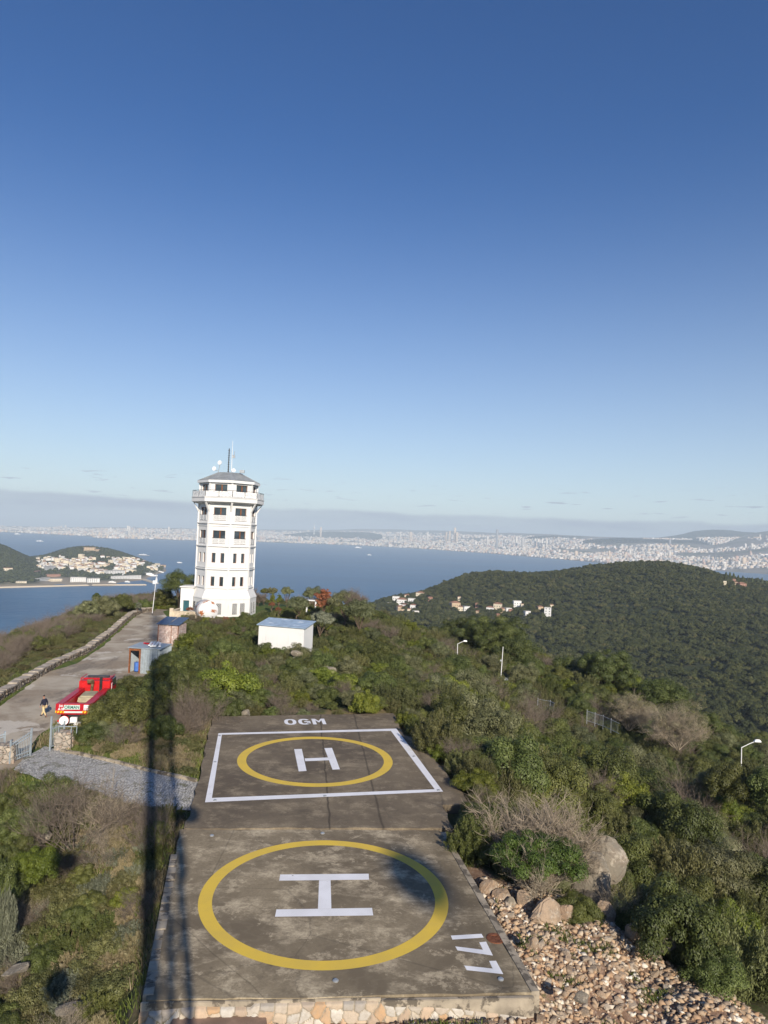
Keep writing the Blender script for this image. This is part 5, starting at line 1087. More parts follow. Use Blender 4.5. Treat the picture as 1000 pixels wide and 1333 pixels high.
# ---- trees with trunks and limbs
def tree(name, base, h, crown_r, kind, label, cat='tree', seed=0, n=16000, trunk_h=.4, leaf=.16, flatc=False, group=None, nclump=60, cz=None, rz=None, cr=None, rxy=(1, 1), under=-.3):
    r_ = empty(name, base, random.random() * 0, label, cat, group); g = np.random.default_rng(seed); th = h * trunk_h; mb = MB(); tr = max(.08, h * .028)
    pts = [(0, 0, -.4), (g.normal() * .1, g.normal() * .1, th * .5), (g.normal() * .2, g.normal() * .2, th)]
    mb.tube(pts[0], pts[1], tr * 1.3, tr, 9, caps=False); mb.tube(pts[1], pts[2], tr, tr * .8, 9, caps=False)
    cz_ = (h - (rz or crown_r * .7)) if cz is None else cz
    for k in range(9):
        a = k * .7 + g.random(); q = (math.cos(a) * crown_r * .55 * rxy[0], math.sin(a) * crown_r * .55 * rxy[1], cz_ + (g.random() - .3) * (rz or crown_r * .7) * .6); m_ = tuple((pts[2][i] * .5 + q[i] * .5 + (g.random() - .5) * .3) for i in range(3))
        mb.tube(pts[2], m_, tr * .5, tr * .35, 6, caps=False); mb.tube(m_, q, tr * .35, tr * .12, 5, caps=False)
    mb.build('trunk', MAT['bark'], r_)
    V, F_, t_ = clump_crown(seed + 500, n, crown_r * rxy[0], crown_r * rxy[1], rz or crown_r * .7, cz_, nclump, cr or crown_r * .27, leaf, under=under)
    link('crown', np_mesh('crown', V, F_, LM[kind], t_), r_); return r_
def treepx(name, px, py_top, py_base, Y, w_px, kind, label, **kw):
    P = AT(px, py_base, Y); h = (py_base - py_top) / 915.0 * Y; return tree(name, P, h, w_px / 915.0 * Y / 2 * .88, kind, label, **kw)
treepx('evergreen_tree', 233, 743, 796, 139, 48, 'oak', 'tall dark evergreen tree with a fork trunk left of the tower', seed=1, trunk_h=.28, rz=3.0, n=20000)
treepx('evergreen_tree', 214, 766, 799, 142, 32, 'oak', 'dark bushy tree between the slim pole and the tall evergreen', seed=2, trunk_h=.15, rz=2.3)
treepx('evergreen_tree', 250, 756, 796, 150, 24, 'oak', 'dark tree tucked directly behind the tower foot', seed=22, trunk_h=.15, rz=2.6)
treepx('olive_tree', 134, 779, 812, 122, 40, 'olive', 'largest silvery olive tree beside the upper stone wall', seed=3, trunk_h=.2, n=18000, rz=2.1)
treepx('olive_tree', 112, 784, 818, 118, 34, 'olive', 'greyish olive tree left of the largest olive by the wall', seed=4, trunk_h=.2, rz=2.0)
treepx('evergreen_tree', 156, 775, 803, 132, 38, 'oak', 'green rounded tree just right of the olive trees by the wall', seed=5, trunk_h=.15, rz=2.0)
treepx('evergreen_tree', 186, 782, 802, 137, 32, 'oak', 'low green tree at the upper end of the stone wall', seed=6, trunk_h=.1, rz=1.5)
treepx('conifer_tree', 124, 772, 800, 135, 12, 'pine', 'thin dark conifer tip rising behind the olive trees', seed=7, trunk_h=.2, rz=2.2, cz=2.3)
treepx('small_fir', 180.5, 784, 797, 130, 9, 'sage', 'small grey blue fir at the wall end near the slim pole', seed=8, trunk_h=.1, n=3000, rz=.9)
# lawn and trees right of the tower
for i, (px, pt, pb, w, Y, kd, lb) in enumerate([(344, 767, 792, 12, 155, 'oak', 'first small round tree right of the tower, darkest of its row'), (353, 765.5, 792, 16, 152, 'olive', 'second round grey green tree right of the tower'), (373, 765, 793, 19, 150, 'olive', 'rounded pale olive tree standing above the pale shed'),
        (407, 766, 799, 28, 150, 'olive', 'olive tree with light top behind the white pergola'), (386, 779, 803, 30, 125, 'olive', 'low silvery olive bush just above the shed roof'), (448, 770, 815, 44, 128, 'olive', 'large silvery olive tree right of the red-brown tree'),
        (468, 782, 826, 44, 122, 'olive', 'wide grey green olive sloping down behind the large olive'), (418, 798, 832, 30, 112, 'sage', 'grey feathery bush right of the shed roof')]):
    treepx('olive_tree' if kd != 'oak' else 'round_tree', px, pt, pb, Y, w, kd, lb, seed=30 + i, trunk_h=.25 if w < 25 else .12, n=9000 if w < 25 else 15000, leaf=.15)
treepx('autumn_tree', 420.5, 766, 802, 130, 24, 'rust', 'red-brown autumn tree beside the white pergola', seed=50, trunk_h=.12, n=9000, rz=2.4, cz=2.6)
for px, lb in ((354.5, 'left one of two small golden green cypresses on the lawn'), (363, 'right one of two small golden green cypresses on the lawn')): treepx('small_cypress', px, 772.5, 791, 140, 7, 'bright', lb, seed=int(px), trunk_h=.08, n=3000, rz=1.3, cz=1.45)
for px, py, Y, lb in ((354, 793, 138, 'small reddish shrub under the left cypress'), (362.5, 800, 130, 'small reddish shrub on the lawn nearest the shed roof'), (247, 800, 127, 'small rusty shrub on the terrace beside the porch')): P = AT(px, py, Y); o_ = tree('red_shrub', P, 1.3, .6, 'rust', lb, 'shrub', seed=int(px), n=1500, trunk_h=.2, leaf=.1)
def bare_tree(px, pt, pb, Y, w, label, mat='twig', seed=0, stems=14, k0=3):
    P = AT(px, pb, Y); h = (pb - pt) / 915.0 * Y; me_ = twig_mesh(seed, h * .62, w / 915 * Y / h * .75, stems, 3, .042 * h / 3, mat, name='bare_tree', k0=k0); o_ = link('bare_tree', me_, None, P); tag(o_, label, 'bare tree'); return o_
bare_tree(463, 768, 800, 125, 24, 'leafless twiggy tree against the sea right of the olives', seed=60)
bare_tree(393, 770, 800, 150, 16, 'faint pinkish leafless tree before the white pergola', 'twig_pale', 61, 8)
bare_tree(335, 766, 792, 150, 12, 'leafless tree peeping out right of the tower base', seed=62, stems=8)
# umbrella pines on the crest
treepx('umbrella_pine', 638, 801, 872, 140, 112, 'pine', 'broad umbrella pine behind the white street lamp', seed=70, n=70000, trunk_h=.3, rz=3.6, cz=7.0, nclump=150, cr=.95, leaf=.19, under=-.75)
treepx('umbrella_pine', 592, 803, 862, 152, 70, 'pine', 'smaller pine crown joined to the left of the broad pine', seed=71, n=36000, trunk_h=.3, rz=3.0, cz=6.2, nclump=90, cr=.9, leaf=.2, under=-.7)
treepx('umbrella_pine', 672, 832, 882, 128, 62, 'pine', 'lower pine lobe at the right of the broad pine', seed=72, n=24000, trunk_h=.2, rz=2.9, cz=4.0, nclump=90, cr=1.0, leaf=.19, under=-.7)
treepx('umbrella_pine', 790, 848, 905, 128, 88, 'pine', 'domed pine standing right of the bare grey pole on the crest', seed=73, n=52000, trunk_h=.15, rz=3.6, cz=4.2, nclump=120, cr=.85, leaf=.2, under=-.6)
treepx('umbrella_pine', 862, 888, 930, 118, 78, 'pine', 'flat dark pine on the descending crest behind the pale bare trees', seed=74, n=26000, trunk_h=.2, rz=2.3, cz=3.2, nclump=100, cr=.9, leaf=.19, under=-.6)
treepx('umbrella_pine', 735, 858, 893, 135, 52, 'pine', 'low dark tree between the broad pine and the domed pine', seed=75, n=16000, trunk_h=.15, rz=2.2, nclump=70, leaf=.18)
for (px, pt, pb, Y, w, lb, sd_) in ((818, 903, 950, 100, 70, 'left one of two big pale leafless trees on the right slope', 80), (882, 912, 975, 90, 84, 'right one of two big pale leafless trees on the right slope', 81)):
    P = AT(px, pb, Y); h = (pb - pt) / 915 * Y; r_ = empty('pale_tree', P, 0, lb, 'tree'); link('branches', twig_mesh(sd_, h * .55, 1.0, 16, 3, .05, 'twig_pale', name='branches', k0=3), r_)
    V, F_, t_ = clump_crown(sd_, 9000, w / 915 * Y / 2 * .9, w / 915 * Y / 2 * .8, h * .42, h * .55, 60, .55, .11, under=-.3); link('crown', np_mesh('crown', V, F_, LM['sage'] if False else leafmat('buff_leaves', (0.10, 0.09, 0.050, 1), (0.20, 0.175, 0.10, 1), (0.30, 0.265, 0.17, 1), .1), t_), r_)

# ---- named shrubs near the camera
bare_tree(668, 1040, 1142, 38, 120, 'wide leafless grey thicket right of the helipads', 'twig_grey', 100, 34, 2)
bare_tree(722, 1046, 1142, 37, 84, 'leafless grey thicket right part, beside the big boulders', 'twig_grey', 101, 26, 2)
bare_tree(700, 1100, 1178, 33.5, 76, 'pale bare stems holding up the glossy round bush', 'twig_pale', 102, 22, 2)
P = AT(697, 1178, 34); g_ = tree('glossy_bush', P, 3.0, 2.1, 'gloss', 'glossy dark green bush on bare stems at the edge of the rubble', 'shrub', seed=103, n=34000, trunk_h=.2, leaf=.09, rz=.72, cz=2.2, nclump=120, cr=.36, under=-.3)
putpx('sprout', 609, 1144, 37, 54, 50, 'small upright dark bush touching the right edge of the near helipad')
putpx('oak', 641, 1140, 39, 50, 40, 'dark bush between the helipad edge and the leafless grey thicket')
putpx('oak', 750, 1200, 32.5, 52, 34, 'small dark shrub growing out of the rubble below the boulders')
putpx('barepale', 815, 1205, 33, 44, 40, 'small pale branching shrub between the rubble and the dark hollow')
putpx('bright', 293, 925, 67, 78, 58, 'roundest bright green bush above the top left corner of the farther helipad')
putpx('bright', 476, 935, 64, 40, 34, 'bright green bush behind the top right corner of the farther helipad')
putpx('olive', 240, 1003, 55, 0.1, 5) if False else None
putpx('bare', 255, 980, 58, 60, 66, 'leafless shrub against the left edge of the farther helipad')
putpx('bare', 232, 960, 61, 56, 54, 'leafless shrub among dry grass left of the farther helipad')
putpx('bare', 168, 985, 58, 64, 48, 'leafless shrub under the dark bushes right of the gate pillar')
putpx('bare', 100, 1108, 38, 110, 82, 'broad leafless shrub below the cobbled path')
putpx('bare', 200, 1120, 38, 62, 72, 'leafless shrub below the right end of the cobbled path')
putpx('barepale', 135, 1090, 39, 60, 62, 'pale leafless stems at the cobbled path edge')
putpx('oak', 75, 1070, 42, 60, 56, 'dark shrub just below the left end of the cobbled path')
putpx('oak', 12, 1100, 38, 46, 44, 'large dark evergreen shrub cut by the left picture edge')
putpx('olive', 46, 1092, 38, 40, 40, 'grey green shrub beside the large dark one at the left edge')
putpx('bright', 45, 1145, 34, 60, 40, 'bright green cushion on the lower left slope')
putpx('oak', -8, 1190, 31.5, 50, 60, 'dark shrub in the shade at the left edge, lower one')
putpx('sage', 4, 1215, 30, 40, 60, 'silvery bush at the left edge before the dark hollow')
for px, py, w, h, kd in ((148, 932, 44, 34, 'oak'), (172, 925, 56, 40, 'oak'), (128, 958, 46, 38, 'oak'), (150, 950, 56, 44, 'oak'), (118, 972, 40, 30, 'oak'), (180, 955, 60, 48, 'oak'), (205, 935, 60, 46, 'oak'), (165, 910, 40, 24, 'oak'), (182, 908, 40, 22, 'oak'), (200, 906, 44, 24, 'oak'), (214, 898, 40, 26, 'oak'), (190, 894, 34, 12, 'oak'), (205, 890, 34, 16, 'oak'), (216, 882, 40, 30, 'oak'), (228, 898, 50, 34, 'broom'), (240, 930, 54, 46, 'oak'), (226, 960, 40, 34, 'bare'), (215, 968, 44, 36, 'oak'), (140, 972, 40, 30, 'olive'), (232, 862, 44, 24, 'sprout'), (246, 850, 44, 26, 'bright'), (228, 878, 46, 26, 'oak'), (255, 885, 56, 34, 'oak'), (262, 905, 50, 36, 'oak'), (258, 945, 34, 40, 'bare'), (222, 868, 30, 22, 'oak')):
    putpx(kd, px, py, None, w, h, None, 'between the parked truck and the helipads')

for px, py, Y, w, h, kd in ((950, 1050, 64, 60, 50, 'oak'), (985, 1045, 65, 60, 46, 'broom'), (925, 1040, 66, 50, 34, 'olive'), (1010, 1060, 62, 60, 56, 'oak'), (966, 1035, 69, 44, 34, 'sprout')):
    putpx(kd, px, py, Y, w, h, None, 'around the street lamp at the right edge')
for px, py, Y, w, h, kd in ((20, 1060, 41, 40, 34, 'oak'), (-5, 1075, 40, 44, 40, 'oak'), (35, 1072, 41, 36, 30, 'sprout'), (5, 1135, 35, 40, 36, 'oak'), (28, 1128, 35.5, 36, 34, 'oak'), (-12, 1160, 33, 46, 44, 'sprout'), (12, 1165, 33, 36, 30, 'oak'), (60, 1082, 40, 34, 30, 'oak'), (84, 1062, 42, 40, 34, 'oak'), (-20, 1225, 30, 50, 50, 'oak')):
    putpx(kd, px, py, Y, w, h, None, 'at the left edge below the cobbled path')
for k_ in range(26):
    f_ = k_ / 25; px = 812 + 230 * f_; py = 1226 + 96 * f_ + random.uniform(-6, 2); P = G(px, py, -1.3 - 1.2 * f_); P[1] += 1.6
    put(random.choice(('oak', 'broom', 'bare', 'olive', 'sprout')), P[0], P[1], random.uniform(.32, .55), None, None, 'along the rim of the rubble bank')
# ---- scatter: the scrub that covers the hill
keep = [(far_poly, .9), (near_poly, 1.0), (road_poly, 1.3), (path_poly, .9), (tower_pad, .5), (garden, 0.0)]
def occupied(x, y):
    for poly, d in keep:
        if sdist(np.array([x]), np.array([y]), poly)[0] < d: return True
    return False
keep += [([G(163, 884, RZ)[:2], G(203, 878, RZ)[:2], G(214, 904, RZ)[:2], G(160, 910, RZ)[:2]], 0.3)]
clear_px = [(335, 848, 75, -1.0), (372, 852, 75, -1.0)]
shed_poly = [(A_[0] - 1, A_[1] - 1.5), (B_[0] + 1, B_[1] - 1.5), (B_[0] + 3, B_[1] + 7), (A_[0] - 1, A_[1] + 7)]
store_poly = [(c0[0] - 3, c0[1] - 5), (c0[0] + 1.5, c0[1] - 3), (c0[0] + 9, c0[1] + 1), (h0[0] + 4.5, h0[1] + 4), (h0[0] - 1, h0[1] + 5), (c0[0] - 1, c0[1] + 6)]
trk_poly = [(ctr[0] - 3, ctr[1] - 3), (ctr[0] + 3.0, ctr[1] - 3), (tf[0] + 5.6, tf[1] + 4), (tf[0] - 3, tf[1] + 4)]
keep += [(shed_poly, .3), (store_poly, .2), (trk_poly, .2)]
front_strip = [G(60, 1440, -1.4)[:2], G(150, 1305, -1.4)[:2], G(700, 1305, -1.4)[:2], G(760, 1440, -1.4)[:2]]
g = np.random.default_rng(99); N0 = 34000; N1 = 12000
def minsp(px, Y): return 1.25 if Y < 60 else (1.45 if Y < 110 else 1.9)
keep += [([AT(732, 1200, 31.0)[:2], AT(830, 1200, 31.0)[:2], AT(822, 1100, 39.0)[:2], AT(745, 1100, 39.0)[:2]], .35)]
N = N0 + N1; yy = np.r_[21 + 42 * g.random(N1) ** .7, 22 + (245 - 22) * g.random(N0) ** .62]; uu = -0.66 + 1.36 * g.random(N); xx = uu * yy
hz = H(xx, yy); grid = {}
ok = np.ones(N, bool)
for poly, d in keep + [(front_strip, 0.2)]: ok &= sdist(xx, yy, poly) > d
ok &= sdist_line(xx, yy, [w[:2] for w in wp]) > 1.3
ok &= sdist(xx, yy, rub_poly) > .5
for (k_px, k_py, k_z, rad) in ((595, 880, -9, 4), (965, 1010, -13, 2.5), (651, 895, -8, 3)):
    pass
zmix = fbm(xx * .11, yy * .11, 3, 21); zdet = g.random(N); zb_ = fbm(xx * .045 + 9, yy * .045, 3, 33)
near_cells = {}
sc_list = []
for i in range(N):
    if not ok[i]: continue
    x, y = xx[i], yy[i]; px, py = proj((x, y, hz[i]))
    if px < -90 or px > 1110 or (py > 1290 and px > 150): continue
    left = (px < 240 and py > 1035)
    wallside = sdist_line(np.array([x]), np.array([y]), [w[:2] for w in wp])[0] if px < 230 and y > 45 else 99
    leftbank = px < 215 and y > 50 and (x < np.interp(y, [w[1] for w in wp], [w[0] for w in wp]))
    sp = minsp(px, y); s = 1.0; r_ = zdet[i]
    if left:
        sp = .72; kd = 'heath' if r_ < .46 else ('sage' if r_ < .64 else ('drytuft' if r_ < .72 else ('sprout' if r_ < .79 else ('bright' if r_ < .83 else ('bare' if r_ < .90 else ('barepale' if r_ < .94 else 'oak'))))))
        s = (.62 if kd in ('heath', 'sage', 'drytuft') else .42) * (.8 + .5 * zmix[i])
    elif leftbank:
        kd = 'bare' if r_ < .42 else ('olive' if r_ < .56 else ('oak' if r_ < .76 else ('broom' if r_ < .88 else 'heath'))); s = .75 + .5 * min(1, max(0, (wallside - 4) / 10))
        if wallside < 4: kd = 'heath'; s = .6
        sp = 1.5 * max(.6, s)
    elif px < 275 and 940 < py <= 1035: kd = 'drytuft' if r_ < .7 else ('heath' if r_ < .9 else 'bare'); s = .62; sp = .8
    else:
        m_ = zmix[i]; w_ = zb_[i]
        if m_ < .40: kd = 'sprout' if r_ < .45 else ('oak' if r_ < .8 else 'bright')
        elif m_ < .53: kd = 'broom' if r_ < .45 else ('oak' if r_ < .72 else ('olive' if r_ < .82 else 'sprout'))
        else: kd = 'oak' if r_ < .45 else ('broom' if r_ < .70 else ('olive' if r_ < .82 else ('bright' if r_ < .92 else 'bare')))
        s = .52 + .75 * g.random() ** 1.6 + .25 * (zb_[i] > .55)
        if y > 110: s *= 1.12
        if px > 560 and y < 75: s *= 1.12
        if y > 175: s *= 1.5
        if px > 560 and 45 < y < 130: s *= 1.38
        d_pad = min(sdist(np.array([x]), np.array([y]), far_poly)[0], sdist(np.array([x]), np.array([y]), near_poly)[0]) if y < 70 else 99
        if d_pad < 3.5: s *= .62
        if 300 < px < 420 and 60 < y < 98: s *= .80
        if y > 98 and px < 520: s *= .72
        sp *= max(s, .55) * 1.16
    cx_, cy_ = int(x / 1.0), int(y / 1.0); bad = False
    for ax in range(-3, 4):
        for ay in range(-3, 4):
            for (qx, qy, qs) in grid.get((cx_ + ax, cy_ + ay), ()):
                if (qx - x) ** 2 + (qy - y) ** 2 < ((sp + qs) / 2) ** 2: bad = True; break
            if bad: break
        if bad: break
    if bad: continue
    grid.setdefault((cx_, cy_), []).append((x, y, sp)); zone = 'on the lower left slope' if left else ('beyond the stone wall' if leftbank else ('between the helipad and the path' if (px < 275 and py <= 1035 and py > 940) else ('on the slope right of the helipads' if px > 560 else 'between the helipads and the tower')))
    s_ = s * (1 if kd not in ('bare',) else 1.0)
    sc_list.append((s_ / y, kd, x, y, s_, hz[i], zone))
sc_list.sort(key=lambda q: -q[0]); print('scrub count', len(sc_list))
single = [q for q in sc_list][:230]; rest = sc_list[230:]
for (_, kd, x, y, s, z, zone) in single: put(kd, x, y, s, s * random.uniform(.85, 1.35), None, zone, z=z, dz=-.1)
# the rest of the scrub, too many to count, drawn from the same plants
KL = list(PROTO); allm = [(k, j) for k in KL for j in range(len(PROTO[k]))]; firsts = {}
for o_ in list(bpy.data.objects):
    if o_.type == 'MESH' and o_.parent is None:
        for kj in allm:
            if o_.data == PROTO[kj[0]][kj[1]][0][1] and kj not in firsts: firsts[kj] = o_
order = [kj for kj in allm if kj in firsts]
V = np.array([(q[2], q[3], q[5] - .12) for q in rest]); me = bpy.data.meshes.new('scrub'); me.vertices.add(len(V)); me.vertices.foreach_set("co", V.astype(np.float32).ravel())
ids = np.array([random.choice([i for i, kj in enumerate(order) if kj[0] == q[1]]) for q in rest], dtype=np.int32)
for nm, ty, val in (('pick', 'INT', ids), ('size', 'FLOAT', np.array([q[4] for q in rest], dtype=np.float32)), ('turn', 'FLOAT', g.random(len(rest)).astype(np.float32) * 6.28)):
    a_ = me.attributes.new(nm, ty, 'POINT'); a_.data.foreach_set("value", val)
scrub = link('scrub', me); tag(scrub, kind='stuff')
ng = bpy.data.node_groups.new('scrub_instances', 'GeometryNodeTree'); ng.interface.new_socket('Geometry', in_out='INPUT', socket_type='NodeSocketGeometry'); ng.interface.new_socket('Geometry', in_out='OUTPUT', socket_type='NodeSocketGeometry')
gi, go = ng.nodes.new('NodeGroupInput'), ng.nodes.new('NodeGroupOutput'); m2p = ng.nodes.new('GeometryNodeMeshToPoints'); iop = ng.nodes.new('GeometryNodeInstanceOnPoints'); jn = ng.nodes.new('GeometryNodeJoinGeometry')
ng.links.new(gi.outputs[0], m2p.inputs[0]); ng.links.new(m2p.outputs[0], iop.inputs['Points']); iop.inputs['Pick Instance'].default_value = True
ois = []
for kj in order:
    oi = ng.nodes.new('GeometryNodeObjectInfo'); oi.transform_space = 'ORIGINAL'; oi.inputs['Object'].default_value = firsts[kj]; oi.inputs['As Instance'].default_value = True; ois.append(oi)
for oi in reversed(ois): ng.links.new(oi.outputs['Geometry'], jn.inputs[0])
ng.links.new(jn.outputs[0], iop.inputs['Instance'])
def nattr(nm, ty):
    n = ng.nodes.new('GeometryNodeInputNamedAttribute'); n.data_type = ty; n.inputs[0].default_value = nm; return n.outputs[0]
ng.links.new(nattr('pick', 'INT'), iop.inputs['Instance Index']); ng.links.new(nattr('size', 'FLOAT'), iop.inputs['Scale'])
cb = ng.nodes.new('ShaderNodeCombineXYZ'); ng.links.new(nattr('turn', 'FLOAT'), cb.inputs[2]); ng.links.new(cb.outputs[0], iop.inputs['Rotation']); ng.links.new(iop.outputs[0], go.inputs[0])
md = scrub.modifiers.new('scatter', 'NODES'); md.node_group = ng

# ---- grass and dry blades as ground cover
def blades(name, pts, zz, hgt, mat, seed):
    g = np.random.default_rng(seed); n = len(pts); c = np.c_[pts, zz]; a = g.random(n) * 6.28; hh_ = hgt * (.5 + g.random(n)); w = .02 + .012 * g.random(n)
    dx, dy = np.cos(a) * w, np.sin(a) * w; lean = g.normal(size=(n, 2)) * .35 * hh_[:, None]
    V = np.stack([c - np.c_[dx, dy, np.zeros(n)], c + np.c_[dx, dy, np.zeros(n)], c + np.c_[lean[:, 0] + dx * .3, lean[:, 1] + dy * .3, hh_], c + np.c_[lean[:, 0] - dx * .3, lean[:, 1] - dy * .3, hh_]], 1).reshape(-1, 3)
    return tag(link(name, np_mesh(name, V, np.arange(n * 4).reshape(-1, 4), LM[mat], np.clip(g.random(n) * .6 + .4 * fbm(pts[:, 0] * .5, pts[:, 1] * .5, 3, seed), 0, 1))), kind='stuff')
def scat(n, u0, u1, y0, y1, filt, seed):
    g = np.random.default_rng(seed); y = y0 + (y1 - y0) * g.random(n) ** .75; x = (u0 + (u1 - u0) * g.random(n)) * y; m = filt(x, y); return np.c_[x[m], y[m]]
def notpaved(x, y):
    m = np.ones(len(x), bool)
    for poly in (far_poly, near_poly, road_poly, path_poly, rub_poly): m &= sdist(x, y, poly) > .12
    return m
pg_ = scat(60000, -.66, -.22, 22, 62, lambda x, y: notpaved(x, y) & (fbm(x * .6, y * .6, 3, 3) > .44), 1); blades('grass', pg_, H(pg_[:, 0], pg_[:, 1]) - .02, .20, 'grass', 2)
pd_ = scat(50000, -.66, -.22, 22, 62, lambda x, y: notpaved(x, y) & (fbm(x * .5 + 7, y * .5, 3, 4) > .50), 5); blades('dry_grass', pd_, H(pd_[:, 0], pd_[:, 1]) - .02, .30, 'straw', 6)
pv_ = scat(260000, -.66, -.25, 40, 135, lambda x, y: notpaved(x, y) & ((sdist(x, y, road_poly) < 2.2) | (sdist(x, y, path_poly) < 1.5)) & (fbm(x * .5, y * .5, 2, 8) > .38), 8); blades('verge_grass', pv_, H(pv_[:, 0], pv_[:, 1]) - .02, .14, 'grass', 9)
pf_ = scat(14000, -.35, .25, 21.5, 25, lambda x, y: (sdist(x, y, near_poly) > .6) & (fbm(x * .9, y * .9, 2, 12) > .56), 10); blades('weeds', pf_, H(pf_[:, 0], pf_[:, 1]) - .02, .16, 'grass', 11)
pr_ = scat(60000, .05, .6, 20, 34, lambda x, y: (sdist(x, y, rub_poly) < 0) & (sdist(x, y, near_poly) > .8) & (fbm(x * 1.1, y * 1.1, 3, 14) > .64), 12); blades('rubble_weeds', pr_, H(pr_[:, 0], pr_[:, 1]) - .02, .13, 'grass', 13)

# ------------------------------------------------------------------ rocks and rubble
def rock_mesh(name, seed, cuts=14, sub=1):
    """broken stone: the hull of a few random points, with chipped edges; boulders get extra weathering"""
    g = np.random.default_rng(seed); bm = bmesh.new(); npt = cuts if sub == 0 else (cuts + 2 if sub == 1 else 22); d = rdir(npt, g) * (.78 + .35 * g.random((npt, 1)))
    for q in d: bm.verts.new(q)
    ch = bmesh.ops.convex_hull(bm, input=bm.verts[:]); bmesh.ops.delete(bm, geom=[v for v in bm.verts if not v.link_faces], context='VERTS')
    bmesh.ops.dissolve_limit(bm, angle_limit=R(12), verts=bm.verts, edges=bm.edges)
    if sub: bmesh.ops.bevel(bm, geom=bm.edges[:], offset=.05 if sub == 1 else .09, segments=1 if sub == 1 else 2, affect='EDGES', clamp_overlap=True)
    if sub > 1:
        bmesh.ops.triangulate(bm, faces=bm.faces); bmesh.ops.subdivide_edges(bm, edges=bm.edges[:], cuts=3, use_grid_fill=True)
        for v in bm.verts: p_ = np.array(v.co); v.co = p_ * (1 + .20 * (fbm(p_[0] * 2.2 + 9, p_[1] * 2.2 + p_[2] * 1.9 + 5, 4, seed) - .5) + .06 * (abs(fbm(p_[2] * 5 + 3, p_[0] * 3 + p_[1] * 3, 2, seed + 5) - .5)))
    me = bpy.data.meshes.new(name); bm.to_mesh(me); bm.free(); return me
RK = [rock_mesh('stone', 200 + i) for i in range(10)]
for m_ in RK: m_.materials.append(MAT['rubble'])
def rock(name, px, py, Y, w, h, label, mat, seed, dsc=.8, rz=0.0, z=None):
    P = AT(px, py, Y); me_ = rock_mesh(name, seed, 16, 2); me_.materials.append(MAT[mat]); o_ = link(name, me_, None, P); o_.scale = (w / 915 * Y / 1.75, w / 915 * Y / 1.75 * dsc, h / 915 * Y / 1.5); o_.rotation_euler = (random.uniform(-.15, .15), random.uniform(-.15, .15), rz); return tag(o_, label, 'rock')
rock('boulder', 770, 1150, 36.5, 56, 66, 'large grey lichened boulder standing beside the glossy bush', 'lichen_rock', 301)
rock('boulder', 788, 1120, 38.0, 54, 46, 'rounded lichened boulder behind the largest grey boulder', 'lichen_rock', 302)
rock('boulder', 777, 1178, 34.5, 36, 30, 'low grey rock at the foot of the largest boulder', 'lichen_rock', 303)
rock('rubble_block', 708, 1192, 31.6, 46, 34, 'biggest angular pinkish block at the top of the rubble', 'pink_rock', 304, .7, .3)
rock('rubble_block', 684, 1178, 32.6, 22, 30, 'upright pinkish block left of the biggest rubble block', 'pink_rock', 305, .7)
rock('rubble_block', 636, 1160, 33.5, 28, 26, 'pinkish block at the helipad corner top of the rubble', 'pink_rock', 306)
rock('rubble_block', 653, 1167, 33.0, 24, 20, 'flat pinkish block beside the helipad edge rocks', 'pink_rock', 307)
rock('rubble_block', 663, 1177, 32.5, 17, 15, 'violet grey stone on the upper rubble', 'lichen_rock', 308)
rock('rubble_block', 787, 1192, 32.6, 26, 30, 'pointed pinkish block right of the small dark shrub', 'pink_rock', 309, .7)
rock('rubble_block', 735, 1190, 32, 28, 20, 'sloping pinkish block between biggest block and small shrub', 'pink_rock', 310)
rock('rubble_block', 827, 1212, 31.3, 30, 18, 'brown block at the edge of the dark hollow', 'pink_rock', 311)
rock('rubble_block', 855, 1225, 31, 44, 24, 'dark brown slab at the rim of the rubble bank', 'lichen_rock', 312)
rock('white_stone', 695, 1228, 28.4, 12, 13, 'white stone with a dark shadow near the rust ring', 'pink_rock', 313)
rock('white_stone', 757, 1298, 25.5, 20, 12, 'pale cut block low in the middle of the rubble', 'lichen_rock', 314)
rock('field_rock', 95, 1312, 26.5, 46, 8, 'flat grey rock in the grass at lower left', 'lichen_rock', 315, .6, .8)
rock('field_rock', 20, 1262, 28.5, 36, 8, 'greyish flat rock near the left edge', 'lichen_rock', 316, .6, .6)
rock('field_rock', 55, 1090, 39, 22, 14, 'pale stone between leafless shrub and dark shrub on left', 'lichen_rock', 317)
for i, (px, py, Y, w, h) in enumerate(((427, 876, 80, 20, 16), (440, 890, 76, 14, 12), (422, 862, 88, 12, 10), (378, 866, 86, 10, 8), (363, 872, 84, 10, 7), (385, 851, 90, 16, 9), (320, 928, 62, 14, 8))): rock('outcrop_rock', px, py, Y, w, h, ('pale outcrop rock, largest, in the shrubs right of the shed', 'pale rock just below the largest outcrop rock', 'pale rock above the largest outcrop, nearest the shed corner', 'small pale rock under the shed, right one', 'small pale rock under the shed, left one', 'flat buff rock at the foot of the shed wall', 'white block behind the top edge of the farther helipad')[i], 'lichen_rock', 330 + i)
g = np.random.default_rng(5); stones = []
N = 46000; y = 20 + 14.5 * g.random(N) ** .8; x = (.02 + .64 * g.random(N)) * y; m = (sdist(x, y, rub_poly) < .5) & (sdist(x, y, near_poly) > .35); x, y = x[m], y[m]; z = H(x, y)
size = .022 + .19 * g.random(len(x)) ** 5 + .03 * g.random(len(x)); o_ = np.argsort(-size); x, y, z, size = x[o_], y[o_], z[o_], size[o_]
